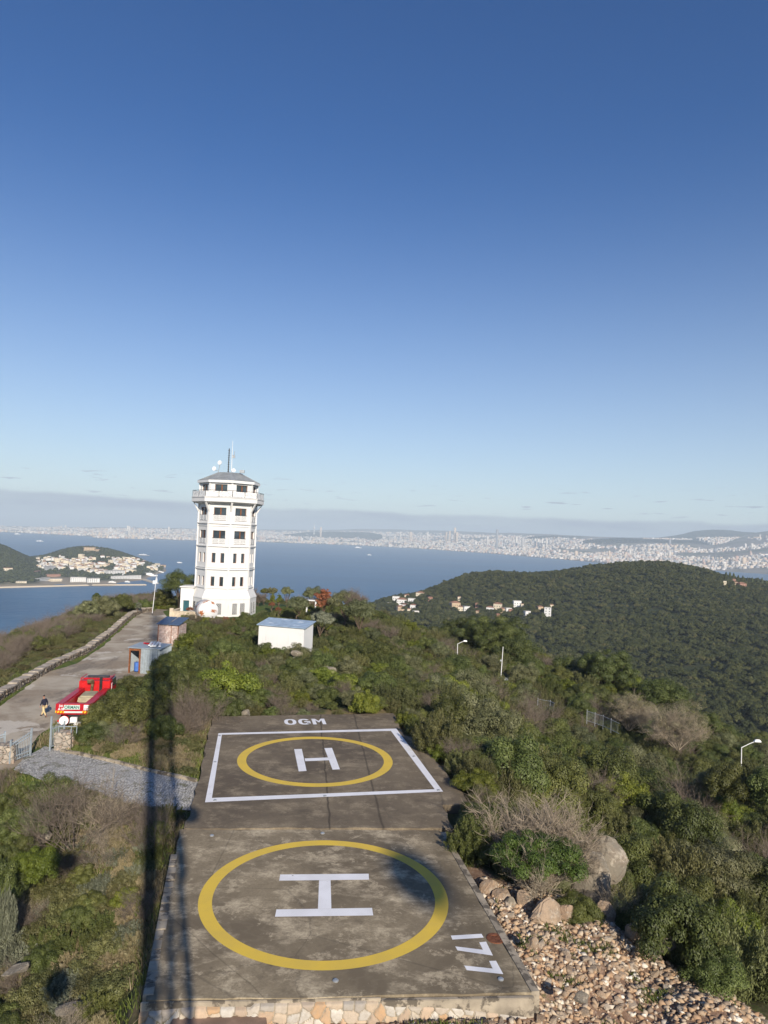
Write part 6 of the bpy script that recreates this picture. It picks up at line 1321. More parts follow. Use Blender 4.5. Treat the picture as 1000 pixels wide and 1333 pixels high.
for i in range(230):
    o_ = link('rubble_stone', RK[i % 10], None, (x[i], y[i], z[i] + size[i] * .2)); o_.scale = [size[i] * k_ for k_ in (random.uniform(.8, 1.4), random.uniform(.6, .95), random.uniform(.45, .8))]; o_.rotation_euler = (random.uniform(-.4, .4), random.uniform(-.4, .4), random.random() * 6.3)
    tag(o_, 'loose angular stone lying in the pinkish rubble bank beside the near helipad', 'stone', 'loose stones of the rubble bank')
# the gravel between them
small = [rock_mesh('gravel', 400 + i, 9, 0) for i in range(6)]; SV = []
for m_ in small:
    bm = bmesh.new(); bm.from_mesh(m_); bmesh.ops.triangulate(bm, faces=bm.faces); bm.verts.ensure_lookup_table(); SV.append((np.array([v.co[:] for v in bm.verts]), np.array([[v.index for v in f_.verts] for f_ in bm.faces]))); bm.free()
VV, FF, TT = [], [], []; b0 = 0; n_g = min(len(x), 7000)
for i in range(230, n_g):
    sv, sf = SV[i % 6]; a = random.random() * 6.3; ca, sa = math.cos(a), math.sin(a); q = sv * size[i] * np.array([1, .8, .65]); q = np.c_[q[:, 0] * ca - q[:, 1] * sa, q[:, 0] * sa + q[:, 1] * ca, q[:, 2]] + (x[i], y[i], z[i] + size[i] * .15)
    VV.append(q); FF.append(sf + b0); TT.append(np.full(len(sf), random.random())); b0 += len(sv)
t = NT('gravel'); c = t.ramp(t.attr('tint'), [(0, (0.35, 0.22, 0.13, 1)), (.3, (0.46, 0.33, 0.21, 1)), (.55, (0.25, 0.19, 0.14, 1)), (.85, (0.52, 0.43, 0.32, 1)), (1, (0.70, 0.65, 0.56, 1))]); t.set("Base Color", c); t.set("Roughness", .9)
tag(link('gravel', np_mesh('gravel', np.concatenate(VV), np.concatenate(FF), t.m, np.concatenate(TT))), kind='stuff')

# ------------------------------------------------------------------ the walking man
def skin_body(name, verts, edges, mat, parent, sub=2, root=0):
    me = bpy.data.meshes.new(name); me.from_pydata([v[:3] for v in verts], edges, []); o_ = link(name, me)
    md = o_.modifiers.new('skin', 'SKIN'); sv = me.skin_vertices[0].data
    for i, v in enumerate(verts): sv[i].radius = (v[3], v[4] if len(v) > 4 else v[3]); sv[i].use_root = (i == root)
    md2 = o_.modifiers.new('sub', 'SUBSURF'); md2.levels = sub; md2.render_levels = sub
    dg = bpy.context.evaluated_depsgraph_get(); m2 = bpy.data.meshes.new_from_object(o_.evaluated_get(dg)); bpy.data.objects.remove(o_)
    m2.materials.clear(); m2.materials.append(mat); m2.polygons.foreach_set("use_smooth", [True] * len(m2.polygons)); return link(name, m2, parent)
pm_ = G(57, 933, RZ + .03); man = empty('person', pm_, R(72), 'person in a navy jacket, beige trousers and dark cap walking on the track', 'person')
# local frame: walks towards +y
B = [(0, 0, .95, .14, .11), (0, .01, 1.15, .14, .10), (0, .03, 1.36, .17, .11), (0, .05, 1.50, .07, .06), (0, .08, 1.57, .055), (0, .10, 1.66, .085, .10), (0, .10, 1.74, .08, .09),
     (.10, 0, .90, .085), (.10, .17, .50, .058), (.10, .30, .12, .04), (.10, .30, .06, .04), (.10, .46, .04, .03),
     (-.10, 0, .90, .085), (-.10, -.06, .50, .058), (-.10, -.32, .16, .04), (-.10, -.37, .09, .04), (-.10, -.27, .03, .03),
     (.20, .03, 1.42, .055), (.26, -.08, 1.15, .042), (.25, -.10, .92, .03), (.245, -.07, .86, .025), (-.20, .03, 1.42, .055), (-.25, .08, 1.15, .042), (-.22, .22, .95, .03), (-.215, .25, .89, .025)]
E = [(0, 1), (1, 2), (2, 3), (3, 4), (4, 5), (5, 6), (0, 7), (7, 8), (8, 9), (9, 10), (10, 11), (0, 12), (12, 13), (13, 14), (14, 15), (15, 16), (2, 17), (17, 18), (18, 19), (19, 20), (2, 21), (21, 22), (22, 23), (23, 24)]
for (hx, hy, hz, s) in ((.245, -.07, .86, 1), (-.215, .25, .89, -1)):
    hi = 20 if s > 0 else 24
    for k, ln in enumerate((.075, .085, .08, .065)):
        f0 = len(B); ox = (k - 1.5) * .018; B += [(hx, hy + ox, hz - .05, .010), (hx - s * .012, hy + ox, hz - .05 - ln * .6, .008), (hx - s * .03, hy + ox, hz - .05 - ln, .007)]; E += [(hi, f0), (f0, f0 + 1), (f0 + 1, f0 + 2)]
    f0 = len(B); B += [(hx - s * .02, hy + .035, hz - .02, .011), (hx - s * .03, hy + .055, hz - .05, .009)]; E += [(hi, f0), (f0, f0 + 1)]
skin_body('body', B, E, MAT['skin'], man)
Jk = [(0, 0, .88, .185, .15), (0, .01, 1.12, .175, .135), (0, .03, 1.36, .20, .135), (0, .05, 1.51, .09, .08), (.21, .03, 1.42, .08), (.27, -.08, 1.15, .065), (.26, -.11, .93, .05), (-.21, .03, 1.42, .08), (-.26, .08, 1.15, .065), (-.23, .21, .97, .05)]
skin_body('jacket', Jk, [(0, 1), (1, 2), (2, 3), (2, 4), (4, 5), (5, 6), (2, 7), (7, 8), (8, 9)], MAT['navy'], man)
Tr = [(0, 0, .93, .15, .13), (.10, 0, .86, .11), (.10, .17, .50, .082), (.10, .30, .13, .065), (-.10, 0, .86, .11), (-.10, -.06, .50, .082), (-.10, -.31, .18, .065)]
skin_body('trousers', Tr, [(0, 1), (1, 2), (2, 3), (0, 4), (4, 5), (5, 6)], MAT['beige_cloth'], man)
skin_body('shoe', [(.10, .27, .06, .055), (.10, .38, .05, .05), (.10, .47, .045, .04)], [(0, 1), (1, 2)], MAT['black'], man); skin_body('shoe', [(-.10, -.37, .10, .055), (-.10, -.30, .05, .05), (-.10, -.24, .035, .04)], [(0, 1), (1, 2)], MAT['black'], man)
skin_body('hair', [(0, .04, 1.68, .075), (0, .08, 1.75, .095), (0, .13, 1.78, .075)], [(0, 1), (1, 2)], MAT['dark_hair'], man)
mb = MB(); mb.box((0, .195, 1.665), (.025, .035, .04)); mb.build('nose', MAT['skin'], man, bevel=.008)
for s in (-1, 1): MB().box((s * .095, .10, 1.66), (.015, .035, .055)).build('ear', MAT['skin'], man, bevel=.006); MB().box((s * .032, .185, 1.69), (.022, .012, .012)).build('eye', MAT['dark_hair'], man, bevel=.004)
MB().box((0, .182, 1.62), (.045, .012, .01)).build('mouth', MAT['red_paint'], man)
# ------------------------------------------------------------------ far woods: thousands of pine crowns as one mass
def crown_lib(seed, nvar, sub=2):
    out = []
    for k in range(nvar):
        bm = bmesh.new(); bmesh.ops.create_icosphere(bm, subdivisions=sub, radius=1.0); g = np.random.default_rng(seed + k); off = g.random(3) * 20
        for v in bm.verts:
            c = np.array(v.co); n_ = vnoise(c[0] * 1.9 + off[0], c[1] * 1.9 + c[2] * 2.3 + off[1], k); n2_ = vnoise(c[0] * 4 + off[0], c[1] * 4 + c[2] * 4 + off[2], k); s_ = .45 + .75 * n_ + .40 * n2_
            v.co = c * s_; 
            if v.co.z < -.25: v.co.z = -.25 - (abs(v.co.z) - .25) * .3
        bm.verts.ensure_lookup_table(); out.append((np.array([v.co[:] for v in bm.verts]), np.array([[v.index for v in f.verts] for f in bm.faces]))); bm.free()
    return out
LIB2, LIB1 = crown_lib(1, 6, 2), crown_lib(31, 6, 1)
t = NT('far_pine_crowns'); f = t.math('MULTIPLY', t.math('ADD', t.attr('tint'), t.math('MULTIPLY', t.rand(), 1.1)), .52); c = t.ramp(f, [(0, (0.014, 0.020, 0.007, 1)), (.4, (0.050, 0.060, 0.018, 1)), (.85, (0.11, 0.115, 0.038, 1)), (1, (0.16, 0.13, 0.06, 1))]); c = t.mix(t.map(t.noise(t.pos, .45, 4, .7), .35, .65, 0, .45), c, (0.028, 0.036, 0.013, 1)); t.set("Base Color", c); t.set("Roughness", .9)
WOODM = t.m
def woods(name, pts, zz, size, tint, mat=WOODM, flat=.8, LIB=None):
    LIB = LIB or LIB1
    g = np.random.default_rng(len(pts)); VV, FF, TT = [], [], []; b0 = 0; which = g.integers(0, len(LIB), len(pts)); ang = g.random(len(pts)) * 6.28
    for li, (sv, sf) in enumerate(LIB):
        m = which == li; n = m.sum()
        if not n: continue
        ca, sa = np.cos(ang[m])[:, None], np.sin(ang[m])[:, None]; s = size[m][:, None]
        X = (sv[None, :, 0] * ca - sv[None, :, 1] * sa) * s + pts[m, 0][:, None]; Y = (sv[None, :, 0] * sa + sv[None, :, 1] * ca) * s + pts[m, 1][:, None]; Z = sv[None, :, 2] * s * flat * 1.15 + zz[m][:, None] + s * .55
        VV.append(np.stack([X, Y, Z], -1).reshape(-1, 3)); FF.append((sf[None] + (np.arange(n) * len(sv))[:, None, None]).reshape(-1, 3) + b0); TT.append(np.repeat(tint[m], len(sf))); b0 += n * len(sv)
    return tag(link(name, np_mesh(name, np.concatenate(VV), np.concatenate(FF), mat, np.concatenate(TT))), kind='stuff')
# villas on the wooded hill (photo pixels -> where the sight line meets the hill)
def hill_hit(px, py, r0=380, r1=1500):
    rs = np.linspace(r0, r1, 260); d = ray(px, py); d = d / math.hypot(d[0], d[1]); X, Y = d[0] * rs, d[1] * rs; Zr = CAMH + d[2] * rs; Zh = H(X, Y) - drop(rs); i = np.argmax(Zr < Zh)
    return (X[i], Y[i], Zh[i]) if (Zr < Zh).any() else None
WALLM = {'white': 'white_wall', 'cream': 'cream_wall', 'ochre': 'ochre_wall', 'terracotta': 'terracotta_wall'}
def house_mesh(name, w, d, h, wall, roof, hip=True, wins=True):
    mb = MB(); mb.box((0, 0, h / 2 - 2), (w, d, h + 4)); o_ = .5
    if hip: mb.add([(-w / 2 - o_, -d / 2 - o_, h), (w / 2 + o_, -d / 2 - o_, h), (w / 2 + o_, d / 2 + o_, h), (-w / 2 - o_, d / 2 + o_, h), (-w * .22, 0, h + d * .24), (w * .22, 0, h + d * .24)], [(3, 2, 1, 0), (0, 1, 5, 4), (1, 2, 5), (2, 3, 4, 5), (3, 0, 4)], 1)
    else: mb.box((0, 0, h + .15), (w + .5, d + .5, .3), 0, 1)
    if wins:
        n = max(2, int(w / 3)); fl = max(1, int(h / 3))
        for f_ in range(fl):
            for k in range(n): mb.box((-w / 2 + (k + .5) * w / n, -d / 2 - .02, 1.6 + f_ * 3), (1.0, .08, 1.4), 0, 2)
            for k in range(2):
                for sx in (-1, 1): mb.box((sx * (w / 2 + .02), (k - .5) * d / 2, 1.6 + f_ * 3), (.08, 1.0, 1.4), 0, 2)
    return mb.mesh(name, [MAT[WALLM[wall]], MAT[roof], MAT['glass']])
VP = [(516, 783, 13, 'white', 'pale_roof'), (523, 787, 16, 'white', 'tile_roof'), (530, 779, 10, 'cream', 'tile_roof'), (536, 786, 12, 'white', 'pale_roof'), (547, 778, 13, 'cream', 'tile_roof'), (558, 771, 13, 'white', 'tile_roof'), (521, 797, 12, 'ochre', 'tile_roof'), (538, 793, 10, 'white', 'tile_roof'), (541, 801, 10, 'white', 'pale_roof'), (533, 798, 8, 'cream', 'tile_roof'), (527, 792, 9, 'white', 'tile_roof'), (507, 789, 7, 'cream', 'pale_roof'),
      (592, 792.5, 16, 'ochre', 'tile_roof'), (600, 795, 9, 'cream', 'tile_roof'), (606.5, 794.5, 12, 'white', 'asphalt_roof'), (598, 782, 6, 'cream', 'tile_roof'), (621, 791, 6, 'terracotta', 'tile_roof'), (638, 797, 12, 'white', 'tile_roof'), (648, 794, 13, 'cream', 'tile_roof'), (655, 798, 10, 'ochre', 'tile_roof'), (661, 797, 11, 'white', 'pale_roof'), (665, 799.5, 8, 'terracotta', 'tile_roof'), (673, 790, 13, 'white', 'pale_roof'), (680, 792, 5, 'cream', 'tile_roof'),
      (686, 802, 10, 'white', 'pale_roof'), (703, 796, 9, 'ochre', 'tile_roof'), (718, 793, 6, 'cream', 'tile_roof'), (713, 804, 11, 'white', 'pale_roof'), (622, 801, 6, 'ochre', 'tile_roof'), (648, 805, 6, 'terracotta', 'tile_roof'), (560, 783, 8, 'terracotta', 'tile_roof'), (943, 763, 5, 'cream', 'pale_roof'), (955, 760, 5, 'terracotta', 'tile_roof'), (965, 766, 12, 'terracotta', 'tile_roof'), (958, 764, 5, 'ochre', 'tile_roof')]
NAMES = ['at the sea end', 'in the sea-end cluster', 'in the middle cluster', 'in the right-hand cluster', 'by the monastery cypresses']
villa_xy = []; seen = {}
for i, (px, py, w_px, wc, rc) in enumerate(VP):
    hit = hill_hit(px, py)
    if hit is None: continue
    D = math.hypot(hit[0], hit[1]); w = w_px * .75 / 915 * D; h = (8 if w > 10 else 5.5) if px < 900 else 7
    if 700 < px < 720 and w_px == 11: h = 12
    zn = NAMES[1] if px < 570 else (NAMES[2] if px < 630 else (NAMES[3] if px < 900 else NAMES[4])); rfw = {'tile_roof': 'red tiled roof', 'pale_roof': 'pale flat roof', 'asphalt_roof': 'grey flat roof'}[rc]
    szw = 'large' if w_px >= 12 else ('small' if w_px < 9 else 'medium'); o_ = link('villa', house_mesh('villa', w, w * .7, h, wc, rc, rc == 'tile_roof'), None, hit, random.uniform(-.5, .5)); lb = f'{szw} {wc} villa with {rfw} {zn} on the wooded hill'
    tag(o_, lb, 'house', lb + 's' if False else f'villas {zn} of the wooded hill'); villa_xy.append((hit[0], hit[1], w))
# monastery cypresses
for i, px in enumerate((945, 950, 955, 961, 967, 973, 979, 986, 992, 998, 1004, 1012)):
    rs = 1120; P = AT(px, 760, rs); zb_ = H1(P[0], P[1]) - drop(rs); s_ = random.uniform(8, 15); mb = MB(); mb.ring([(.3, 0), (1.9, 1.5), (2.3, s_ * .4), (1.5, s_ * .75), (.1, s_)], 9); o_ = mb.build('cypress', WOODM, None, (P[0], P[1], zb_ + 1)); tag(o_, 'dark cypress in the row on the hilltop skyline at the right edge', 'cypress', 'cypresses along the right hilltop')
g = np.random.default_rng(77); N = 110000; r = 300 + 1150 * np.sqrt(g.random(N)); a = R(-6) + R(44) * g.random(N); x, y = np.sin(a) * r, np.cos(a) * r; z = H(x, y)
# ragged Poisson-like thinning on a jittered grid
cell = {}; keepi = []
order_ = np.arange(N)
for i in order_:
    k_ = (int(x[i] // 4.4), int(y[i] // 4.4))
    if any((x[i] - x[j]) ** 2 + (y[i] - y[j]) ** 2 < 23.5 for ax in (-1, 0, 1) for ay in (-1, 0, 1) for j in cell.get((k_[0] + ax, k_[1] + ay), ())): continue
    cell.setdefault(k_, []).append(i); keepi.append(i)
x, y, z, r = x[keepi], y[keepi], z[keepi], r[keepi]; m = z > SEA + 4
thin = fbm(x * .02, y * .02, 4, 44); m &= ~((thin > .66) & (g.random(len(x)) < .6))
for (vx, vy, w) in villa_xy:
    dx, dy = x - vx, y - vy; al = (dx * vx + dy * vy) / math.hypot(vx, vy); pr_ = np.abs(dx * vy - dy * vx) / math.hypot(vx, vy); m &= ~((np.abs(dx) + np.abs(dy) < w * .9)) & ~((al < 0) & (al > -26) & (pr_ < w * .55))
x, y, z, r = x[m], y[m], z[m], r[m]; print('far trees', len(x))
sz_f = 2.0 + 2.1 * g.random(len(x)) ** 1.3 * (.6 + .8 * fbm(x * .01, y * .01, 2, 4)); tf_ = np.clip(g.random(len(x)) * .8 + .3 * thin[m], 0, 1); zf = z - drop(r) + g.random(len(x)) * 3.6 - .6; 
# four pines that can be made out on the near flank; the mass of the forest is drawn from them
src = []
for k in range(5):
    V, F_, t_ = clump_crown(900 + k, 1500, 1.0, 1.0, .85, .75, 14 + 2 * k, .46, .20, under=-.2, jitter=.35, asp=.7); i_ = int(np.argmin(np.abs(r - 520 - 60 * k) + 300 * np.abs(x / y - (.30 + .05 * k))))
    me_ = np_mesh('forest_pine', V, F_, WOODM, t_); o_ = link('forest_pine', me_, None, (x[i_], y[i_], zf[i_])); o_.scale = [sz_f[i_] * 1.15] * 3; tag(o_, 'dark rounded pine standing out in the forest on the near flank of the wooded hill', 'pine', 'pines of the wooded hill'); src.append(o_)
V = np.c_[x, y, zf]; me = bpy.data.meshes.new('pine_forest'); me.vertices.add(len(V)); me.vertices.foreach_set("co", V.astype(np.float32).ravel())
for nm, ty, val in (('pick', 'INT', g.integers(0, 5, len(V)).astype(np.int32)), ('size', 'FLOAT', (sz_f * .98).astype(np.float32)), ('turn', 'FLOAT', (g.random(len(V)) * 6.28).astype(np.float32))): me.attributes.new(nm, ty, 'POINT').data.foreach_set("value", val)
forest = link('pine_forest', me); tag(forest, kind='stuff'); ng2 = ng.copy(); ng2.name = 'forest_instances'
ois2 = [n_ for n_ in ng2.nodes if n_.bl_idname == 'GeometryNodeObjectInfo']
for n_ in ois2: ng2.nodes.remove(n_)
jn2 = [n_ for n_ in ng2.nodes if n_.bl_idname == 'GeometryNodeJoinGeometry'][0]
for so in src:
    oi = ng2.nodes.new('GeometryNodeObjectInfo'); oi.transform_space = 'ORIGINAL'; oi.inputs['Object'].default_value = so; oi.inputs['As Instance'].default_value = True; ng2.links.new(oi.outputs['Geometry'], jn2.inputs[0])
forest.modifiers.new('scatter', 'NODES').node_group = ng2

# ------------------------------------------------------------------ the neighbouring island with its town
IC = []
def iY(px, Y, z): IC.append((px, Y, z))
for a in [(-200, 2000, -190), (-60, 1900, -180), (0, 1952, -171), (60, 1985, -170.5), (130, 2060, -171), (160, 2100, -171.5), (196, 2240, -182), (222, 2300, -190), (232, 2600, -190), (240, 3050, -195), (222, 3180, -180), (180, 3500, -195), (100, 3700, -200), (0, 3500, -200), (-150, 3200, -195), (-300, 2400, -195),
          (-60, 2300, -55), (0, 2300, -89), (25, 2320, -106), (45, 2360, -133), (-60, 2080, -130), (0, 2080, -152), (40, 2120, -158), (-120, 2300, -70),
          (60, 2850, -136), (75, 2850, -118), (90, 2850, -102), (115, 2850, -92), (135, 2850, -96), (150, 2870, -101), (180, 2900, -127), (205, 3000, -155), (216, 3080, -167), (70, 2500, -152), (120, 2500, -146), (165, 2550, -152), (200, 2700, -164), (100, 2230, -166), (150, 2250, -167), (190, 2400, -168.5), (210, 2750, -168), (60, 2300, -160), (115, 2680, -118)]: iY(*a)
IC = np.array(IC); iu = (IC[:, 0] - 500) / 915 * 4; iv = np.log(IC[:, 1]) * 1.6; IW = tps_fit(iu, iv, IC[:, 2], 1e-5)
def HI(X, Y): X = np.asarray(X, float); Y = np.asarray(Y, float); return tps_eval(IW, iu, iv, X / Y * 4, np.log(Y) * 1.6) - drop(np.hypot(X, Y)) + (fbm(X * .006, Y * .006, 4, 3) - .5) * 8 * sm((Y - 2100) / 150)
t = NT('island_ground'); p = t.pos; c = t.mix(t.map(t.noise(p, .012, 6, .7), .45, .62), (0.05, 0.06, 0.025, 1), (0.20, 0.17, 0.12, 1)); sx = t.n.new("ShaderNodeSeparateXYZ"); t.l.new(p, sx.inputs[0]); c = t.mix(t.map(sx.outputs[2], SEA + .5, SEA + 5, .8, 0), c, (0.34, 0.27, 0.2, 1)); t.set("Base Color", c); t.set("Roughness", .95)
xs = np.linspace(-.80, -.28, 150); ys = np.geomspace(1880, 3600, 120); UX, UY = np.meshgrid(xs, ys); IX = UX * UY; ii = np.arange(UX.size).reshape(UX.shape); Fi = np.stack([ii[:-1, :-1], ii[:-1, 1:], ii[1:, 1:], ii[1:, :-1]], -1).reshape(-1, 4)
IZ = HI(IX, UY); tag(link('island_land', np_mesh('island_land', np.stack([IX, UY, IZ], -1).reshape(-1, 3), Fi, t.m, smooth=True)), kind='structure')
def isl_hit(px, py):
    rs = np.linspace(1900, 3300, 300); d = ray(px, py); d = d / d[1]; X, Y = d[0] * rs, rs; Zr = CAMH + d[2] * rs; Zh = HI(X, Y); i = np.argmax(Zr < Zh); return (X[i], Y[i], Zh[i]) if (Zr < Zh).any() and Zh[i] > SEA - 1 else None
def dens(px, py): return 1.0 if (52 < px < 205 and 724 < py < 750) else 0.0
g = np.random.default_rng(8); hx = []; HM_ = [house_mesh('town_house', w_, w_ * .8, h_, wc, rc, hip, False) for (w_, h_, wc, rc, hip) in ((13, 9, 'white', 'pale_roof', False), (11, 8, 'cream', 'tile_roof', True), (15, 10, 'white', 'tile_roof', True), (10, 7, 'ochre', 'tile_roof', True), (17, 12, 'cream', 'pale_roof', False), (12, 9, 'white', 'asphalt_roof', False))]
TL = ['white flat-roofed', 'cream red-roofed', 'white red-roofed', 'ochre red-roofed', 'tall cream flat-roofed', 'white grey-roofed']; n = 0; tries = 0
while n < 288 and tries < 6000:
    tries += 1; px = g.uniform(48, 214); py = g.uniform(723, 751)
    top_y = np.interp(px, [48, 60, 80, 120, 160, 200, 214], [728, 727, 725, 726, 727.5, 732, 735]); bot = np.interp(px, [48, 90, 130, 170, 214], [741, 741, 748, 746, 741])
    if py < top_y or py > bot: continue
    if fbm(np.array([px * .09]), np.array([py * .25]), 2, 6)[0] > .60 and py < 745: continue
    hit = isl_hit(px, py)
    if hit is None: continue
    if any(abs(hit[0] - q[0]) + abs(hit[1] - q[1]) * .5 < 11 for q in hx): continue
    k = int(g.integers(0, 6)); o_ = link('town_house', HM_[k], None, hit, g.uniform(-.8, .8)); o_.scale = [g.uniform(.7, 1.05)] * 3; sec = 'left' if px < 95 else ('middle' if px < 150 else 'right'); tag(o_, f'{TL[k]} house in the {sec} part of the island town', 'house', f'{TL[k]} houses in the {sec} part of the island town'); hx.append(hit); n += 1
print('town houses', n)
def longb(px0, px1, py, w_depth, h, label, wall='white', roof='pale_roof', name='harbour_building', cat='building', wins=True, yoff=0):
    a, b = isl_hit(px0, py), isl_hit(px1, py)
    if a is None or b is None: 
        a = AT(px0, py, 186 * 915 / (py - hor(px0))); b = AT(px1, py, 186 * 915 / (py - hor(px1)))
    a, b = np.array(a), np.array(b); c_ = (a + b) / 2; L_ = np.linalg.norm((b - a)[:2]); mb = MB(); mb.box((0, 0, h / 2 - 3), (L_, w_depth, h + 6)); mb.box((0, 0, h + .4), (L_ + 2, w_depth + 2, .8), 0, 1)
    if wins:
        for f_ in range(max(1, int(h / 4))):
            for k in range(int(L_ / 6)): mb.box((-L_ / 2 + 3 + k * 6, -w_depth / 2 - .05, 2.4 + f_ * 4), (2.6, .2, 1.6), 0, 2)
    tag(mb.build(name, [MAT[WALLM[wall]], MAT[roof], MAT['glass']], None, c_, math.atan2(b[1] - a[1], b[0] - a[0])), label, cat); hx.append(tuple(c_))
longb(92, 112, 757.5, 20, 14, 'white waterfront block, left one of the large harbour buildings'); longb(113, 129, 758, 22, 12, 'white waterfront hall right of the left large harbour block'); longb(138, 160, 749, 26, 16, 'long white naval school block behind the quay', wins=True); longb(146, 182, 753.5, 14, 10, 'longest white quay building facing the small harbour')
longb(54, 70, 741, 16, 10, 'white long villa on the saddle between the two hills'); longb(44, 62, 756, 14, 7, 'low white building on the shore left of the harbour'); longb(64, 80, 756.5, 16, 7, 'second low white building on the left shore', 'cream'); longb(20, 34, 759, 12, 5, 'low pale shed on the shore at the left', 'cream', 'asphalt_roof'); longb(4, 16, 744, 16, 10, 'red-roofed cream building at the left edge of the island', 'cream', 'tile_roof'); longb(42, 50, 747, 12, 8, 'terracotta building among trees on the left shore', 'terracotta', 'tile_roof'); longb(60, 78, 750, 10, 6, 'terracotta retaining terrace above the left shore', 'terracotta', 'tile_roof', wins=False)
longb(109, 124, 716.5, 18, 12, 'pale seminary with red roof crowning the island hilltop', 'ochre', 'tile_roof', 'seminary', 'seminary'); longb(124, 131, 717.5, 12, 7, 'small wing right of the hilltop seminary', 'ochre', 'tile_roof', 'seminary_wing', 'building')
longb(206, 215, 738, 14, 9, 'ochre building near the right tip of the island', 'ochre', 'tile_roof')
def seapt(px, py): return AT(px, py, 186 * 915 / (py - hor(px)))
def quay(px0, py0, px1, py1, w, h, label, name='breakwater', mat='beige_stone'):
    a, b = seapt(px0, py0), seapt(px1, py1); c_ = (a + b) / 2; mb = MB(); mb.box((0, 0, h / 2 - 1), (np.linalg.norm((b - a)[:2]), w, h + 2), taper=.92); tag(mb.build(name, MAT[mat], None, (c_[0], c_[1], SEA - drop(c_[1])), math.atan2(b[1] - a[1], b[0] - a[0])), label, 'breakwater')
quay(118, 761.6, 192, 761.2, 12, 3.0, 'long low breakwater running right in front of the island harbour'); quay(186, 754, 204, 759.5, 16, 3.0, 'short slanting mole with a white lighthouse at its end'); quay(-30, 765.5, 118, 761.8, 10, 3.5, 'pale sea wall along the left shore of the island', 'sea_wall'); quay(128, 755, 185, 753.2, 14, 2.5, 'concrete quay before the longest white building', 'quay')
P = seapt(203.5, 759.5); mb = MB(); mb.ring([(4, 0), (3.4, 14), (4.2, 14), (4.2, 15), (2.4, 15), (2.2, 19), (.2, 22)], 10); mb.box((-6, 0, 3), (8, 8, 9)); tag(mb.build('lighthouse', MAT['white_paint'], None, P), 'small white lighthouse on the end of the slanting mole', 'lighthouse')
# boats
def boat(px, py, L_, h, label, name='boat', decks=1, rz=0.0, hull='white_paint'):
    P = seapt(px, py); r_ = empty(name, P, rz, label, 'boat'); mb = MB(); B_w = L_ * .22; pts = [(-.5, -.8), (.25, -1), (.42, -.55), (.5, 0), (.42, .55), (.25, 1), (-.5, .8)]; lo = [(a * L_ * .96, b * B_w / 2 * .8) for a, b in pts]; hi = [(a * L_, b * B_w / 2) for a, b in pts]; n_ = len(pts)
    mb.add([(q[0], q[1], -1) for q in lo] + [(q[0], q[1], h * .35) for q in hi], [tuple(range(n_ - 1, -1, -1)), tuple(range(n_, 2 * n_))] + [(i, (i + 1) % n_, n_ + (i + 1) % n_, n_ + i) for i in range(n_)]); mb.build('hull', MAT[hull], r_)
    mb = MB(); [mb.box((-L_ * .05 - d_ * L_ * .03, 0, h * .35 + (d_ + .5) * h * .3), (L_ * (.6 - .14 * d_), B_w * .72, h * .3 * .96)) for d_ in range(decks)]; mb.build('deckhouse', MAT['white_paint'], r_); MB().tube((0, 0, h * .5), (0, 0, h * 1.5), L_ * .008 + .05).build('mast', MAT['white_paint'], r_)
boat(195, 749.5, 58, 11, 'white ferry moored at the island pier', 'ferry', 2, .1); boat(187, 723.0, 75, 10, 'small grey and white cargo ship on the strait left of the tower', 'cargo_ship', 1, .05, 'grey_metal'); boat(208, 745, 34, 7, 'white boat moored off the right end of the town'); boat(146, 758.3, 24, 6, 'moored boat in the small harbour, left one', rz=.3); boat(166, 757.6, 18, 5, 'moored boat in the small harbour, right one', rz=-.2); boat(204, 743.6, 26, 6, 'small white boat beside the town shore', rz=.5)
boat(466.5, 713.2, 90, 16, 'tiny white ferry far out near the city shore', 'ferry', 2); boat(52, 704.6, 60, 10, 'tiny white boat on the far strait at left', rz=.2); boat(22.5, 695.5, 80, 14, 'tiny pale ship close to the far shore at left', 'ship', 2); boat(234, 732.5, 26, 5, 'small white boat just left of the tower'); boat(481, 722.5, 40, 7, 'small white motor boat with wake right of the tower')
# island woods
N = 26000; px = g.uniform(-60, 225, N); yy = np.exp(g.uniform(np.log(2000), np.log(3250), N)); x = (px - 500) / 915 * yy; z = HI(x, yy); P_ = np.stack([x, yy, z], 1); v_ = P_ - np.array([0, 0, CAMH]); dz_ = v_ @ fw; ppx, ppy = CX + FPX * (v_ @ rt) / dz_, CY - FPX * (v_ @ upv) / dz_
m = z > SEA + 5 - drop(yy); town = (ppx > 50) & (ppy > np.interp(ppx, [48, 60, 80, 120, 160, 200, 214], [728, 727, 725, 726, 727.5, 732, 735])) & (ppx < 216); m &= ~(town & (g.random(N) < .80)); m &= ~((ppx > 106) & (ppx < 131) & (ppy > 714.5) & (ppy < 721)); m &= ~((ppy > 752) & (g.random(N) < .6))
for q in hx: m &= ~((np.abs(x - q[0]) < 9) & (yy < q[1] + 8) & (yy > q[1] - 26))
x, yy, z = x[m], yy[m], z[m]; print('island trees', len(x)); woods('island_woods', np.c_[x, yy], z, 4.2 + 3.2 * g.random(len(x)), g.random(len(x)) * .8)

# ------------------------------------------------------------------ the city on the far shore
CO = np.array([(-120, 690.5), (0, 691.5), (120, 697.5), (128, 700), (240, 702.5), (330, 704.5), (400, 707), (480, 709.8), (560, 714.5), (640, 720), (700, 725), (740, 728.5), (800, 733.5), (850, 738), (920, 741.5), (1000, 747), (1100, 752)])
def coastY(px): py = np.interp(px, CO[:, 0], CO[:, 1]); hh = np.interp(px, [-120, 1100], [hor(-120), hor(1100)]); D = 186 * 915 / (py - hh); return D * (1 - .0)
